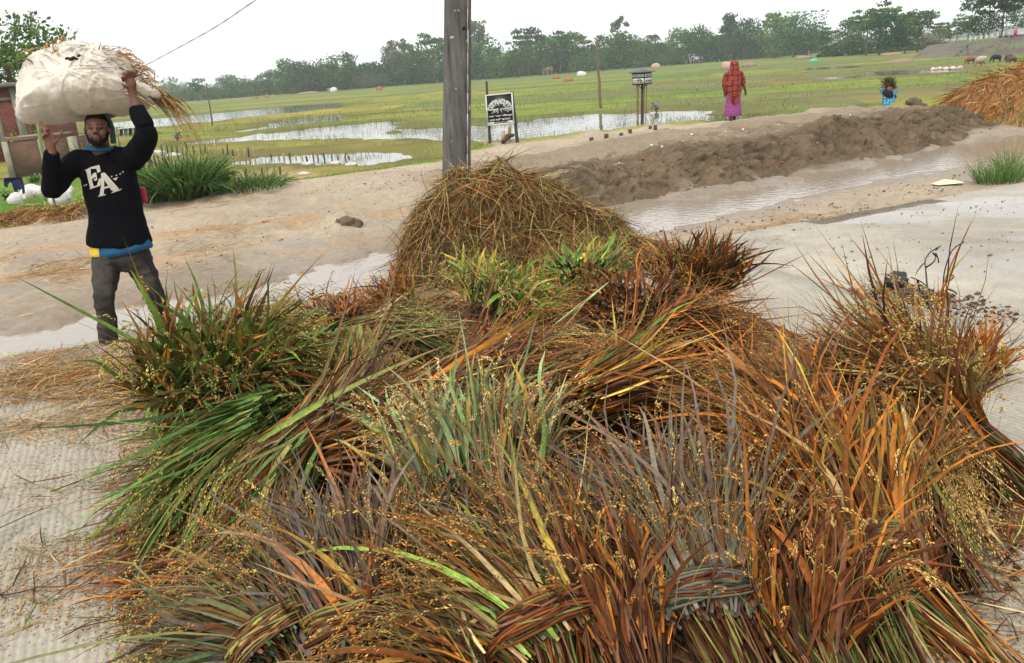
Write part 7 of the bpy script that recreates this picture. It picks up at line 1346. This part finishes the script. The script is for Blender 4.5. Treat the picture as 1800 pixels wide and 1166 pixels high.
# folded paper on the verge and a few scraps
p = ghit(1665, 325); V = p + np.array([[-.16, -.1, .02], [.02, -.14, .03], [.20, -.02, .015], [.16, .10, .03], [-.02, .06, .06], [-.18, .04, .02]]); V = np.vstack([V, V - [0, 0, .004]]); mk_ = mk('paper_sheet', V, [np.array([[0, 1, 4, 5], [1, 2, 3, 4], [11, 10, 7, 6], [10, 9, 8, 7]])], M('cream_paper', color=(.60, .56, .34), rough=.8), None, None, False); tag(mk_, 'crumpled cream paper lying on the muddy verge', 'paper')
for i, (px, py, c, lab) in enumerate(((1415, 402, (.05, .30, .45), 'blue wrapper scrap at the edge of the slab'), (1425, 411, (.60, .58, .12), 'yellow-green wrapper scrap by the blue one'), (1640, 517, (.45, .06, .07), 'red wrapper in the wet joint between slabs'), (466, 391, (.5, .03, .05), 'red wrapper on the mud track left of the pole'), (1374, 287, (.5, .07, .05), 'red scrap at the foot of the mud bank'))):
    p = ghit(px, py) if py < 415 else gp(px, py); p[2] += .012; a = rng.random() * 3; V = p + np.array([[math.cos(a + t) * .045 * (1 + .3 * math.sin(3 * t)), math.sin(a + t) * .03, .008 * math.sin(2 * t)] for t in np.linspace(0, 2 * PI, 9)[:-1]]); V = np.vstack([V, V - [0, 0, .006]]); tag(mk('wrapper', V, [np.array([list(range(8))]), np.array([list(range(15, 7, -1))]), np.array([[i_, 8 + i_, 8 + (i_ + 1) % 8, (i_ + 1) % 8] for i_ in range(8)])], M('wrapper_' + str(i), color=c, rough=.5), None, None, False), lab, 'wrapper')
# soil washed into the joint
g = np.random.default_rng(19)
specks(1500, [[(1480, 508), (1560, 505), (1680, 525), (1800, 552), (1800, 575), (1620, 540), (1500, 520)], [(1570, 505), (1660, 515), (1660, 535), (1580, 525)]], [(.10, .07, .045), (.14, .10, .065), (.06, .045, .03)], .008, .05, 97, 'soil_crumbs', 'dark soil and rotting stems washed into the slab joint', 'soil')
# ---- burnt plant rising from the corner sheaf
m_burnt = M('blackened_stem', color=(.010, .008, .008), rough=.6); by0 = float(gp(1655, 660)[1]); root = empty('burnt_plant', at(1650, 650, by0)); tag(root, 'black withered plant with curled twigs rising behind the right-hand sheaf', 'plant')
for pts_ in ([(1655, 660), (1648, 600), (1640, 560), (1632, 520), (1628, 480), (1626, 460), (1634, 445), (1646, 437), (1653, 433)], [(1650, 640), (1652, 590), (1655, 540), (1658, 495), (1662, 470), (1674, 440), (1695, 425)], [(1652, 560), (1640, 520), (1625, 500), (1612, 492), (1602, 488)], [(1655, 530), (1664, 510), (1662, 495), (1668, 483), (1676, 486), (1672, 493)], [(1645, 580), (1634, 540), (1622, 520), (1624, 505), (1616, 500)], [(1628, 470), (1640, 462), (1645, 452), (1640, 446)], [(1650, 600), (1638, 570), (1640, 545), (1630, 530), (1634, 515)], [(1640, 445), (1648, 452), (1650, 462)]):
    bb = B(); P = np.array([at(a, b, by0 + .03 * rng.normal()) for a, b in pts_]); limb(bb, P, np.linspace(.0036, .0011, len(P)) * (1 + .5 * rng.random(len(P))), n=3, k=5); bb.build('twig', m_burnt, root, col=False)
V, Q, C, _ = blades(np.array([at(a, b, by0) for a, b in ((1626, 462), (1640, 446), (1655, 540), (1645, 575), (1630, 520), (1664, 508), (1616, 500), (1612, 492), (1650, 437))]), rng.normal(size=(9, 3)) + [0, 0, -.3], .055, .014, .4, n=4, c0=(.012, .009, .008), floor=False); mk('withered_leaves', V, Q, m_burnt, root)
V, Q, C, _ = blades(at(1660, 500, by0)[None], (at(1694, 425, by0) - at(1660, 500, by0))[None], .21, .010, .0, n=6, c0=LIME, c1=YEL, floor=False); mk('leaf', V, Q, m_leaf, root, C)
# ---- overhead cable
Pc = np.array([at(520, -42, 12.5), at(450, 0, 14.2), at(380, 47, 16.5), at(310, 86, 19.5), at(248, 119, 23), at(190, 148, 27), at(120, 178, 33)]); bb = B(); limb(bb, Pc, np.full(7, .010), n=14, k=6); V, F, C = bb.arrays(); rng_i = (np.arange(len(V)) // 6 // 2) % 2; C = np.where(rng_i[:, None] == 0, [.10, .16, .30], [.42, .46, .52])
o = mk('overhead_cable', V, F, M('cable', attr=True, rough=.6), None, C); tag(o, 'blue and white overhead cable running down behind the load', 'cable')
# ================================================================== HAZE
hz = bpy.data.materials.new('haze'); hz.use_nodes = True; t = hz.node_tree; t.nodes.clear(); o_ = t.nodes.new('ShaderNodeOutputMaterial'); v_ = t.nodes.new('ShaderNodeVolumePrincipled'); v_.inputs['Color'].default_value = (.90, .96, 1.0, 1); v_.inputs['Density'].default_value = .00042; v_.inputs['Anisotropy'].default_value = .2; t.links.new(v_.outputs[0], o_.inputs['Volume'])
bb = B(); bb.box((0, 0, 12), (3900, 3900, 30)); o = bb.build('haze', hz, None, False, False); tag(o, kind='stuff')
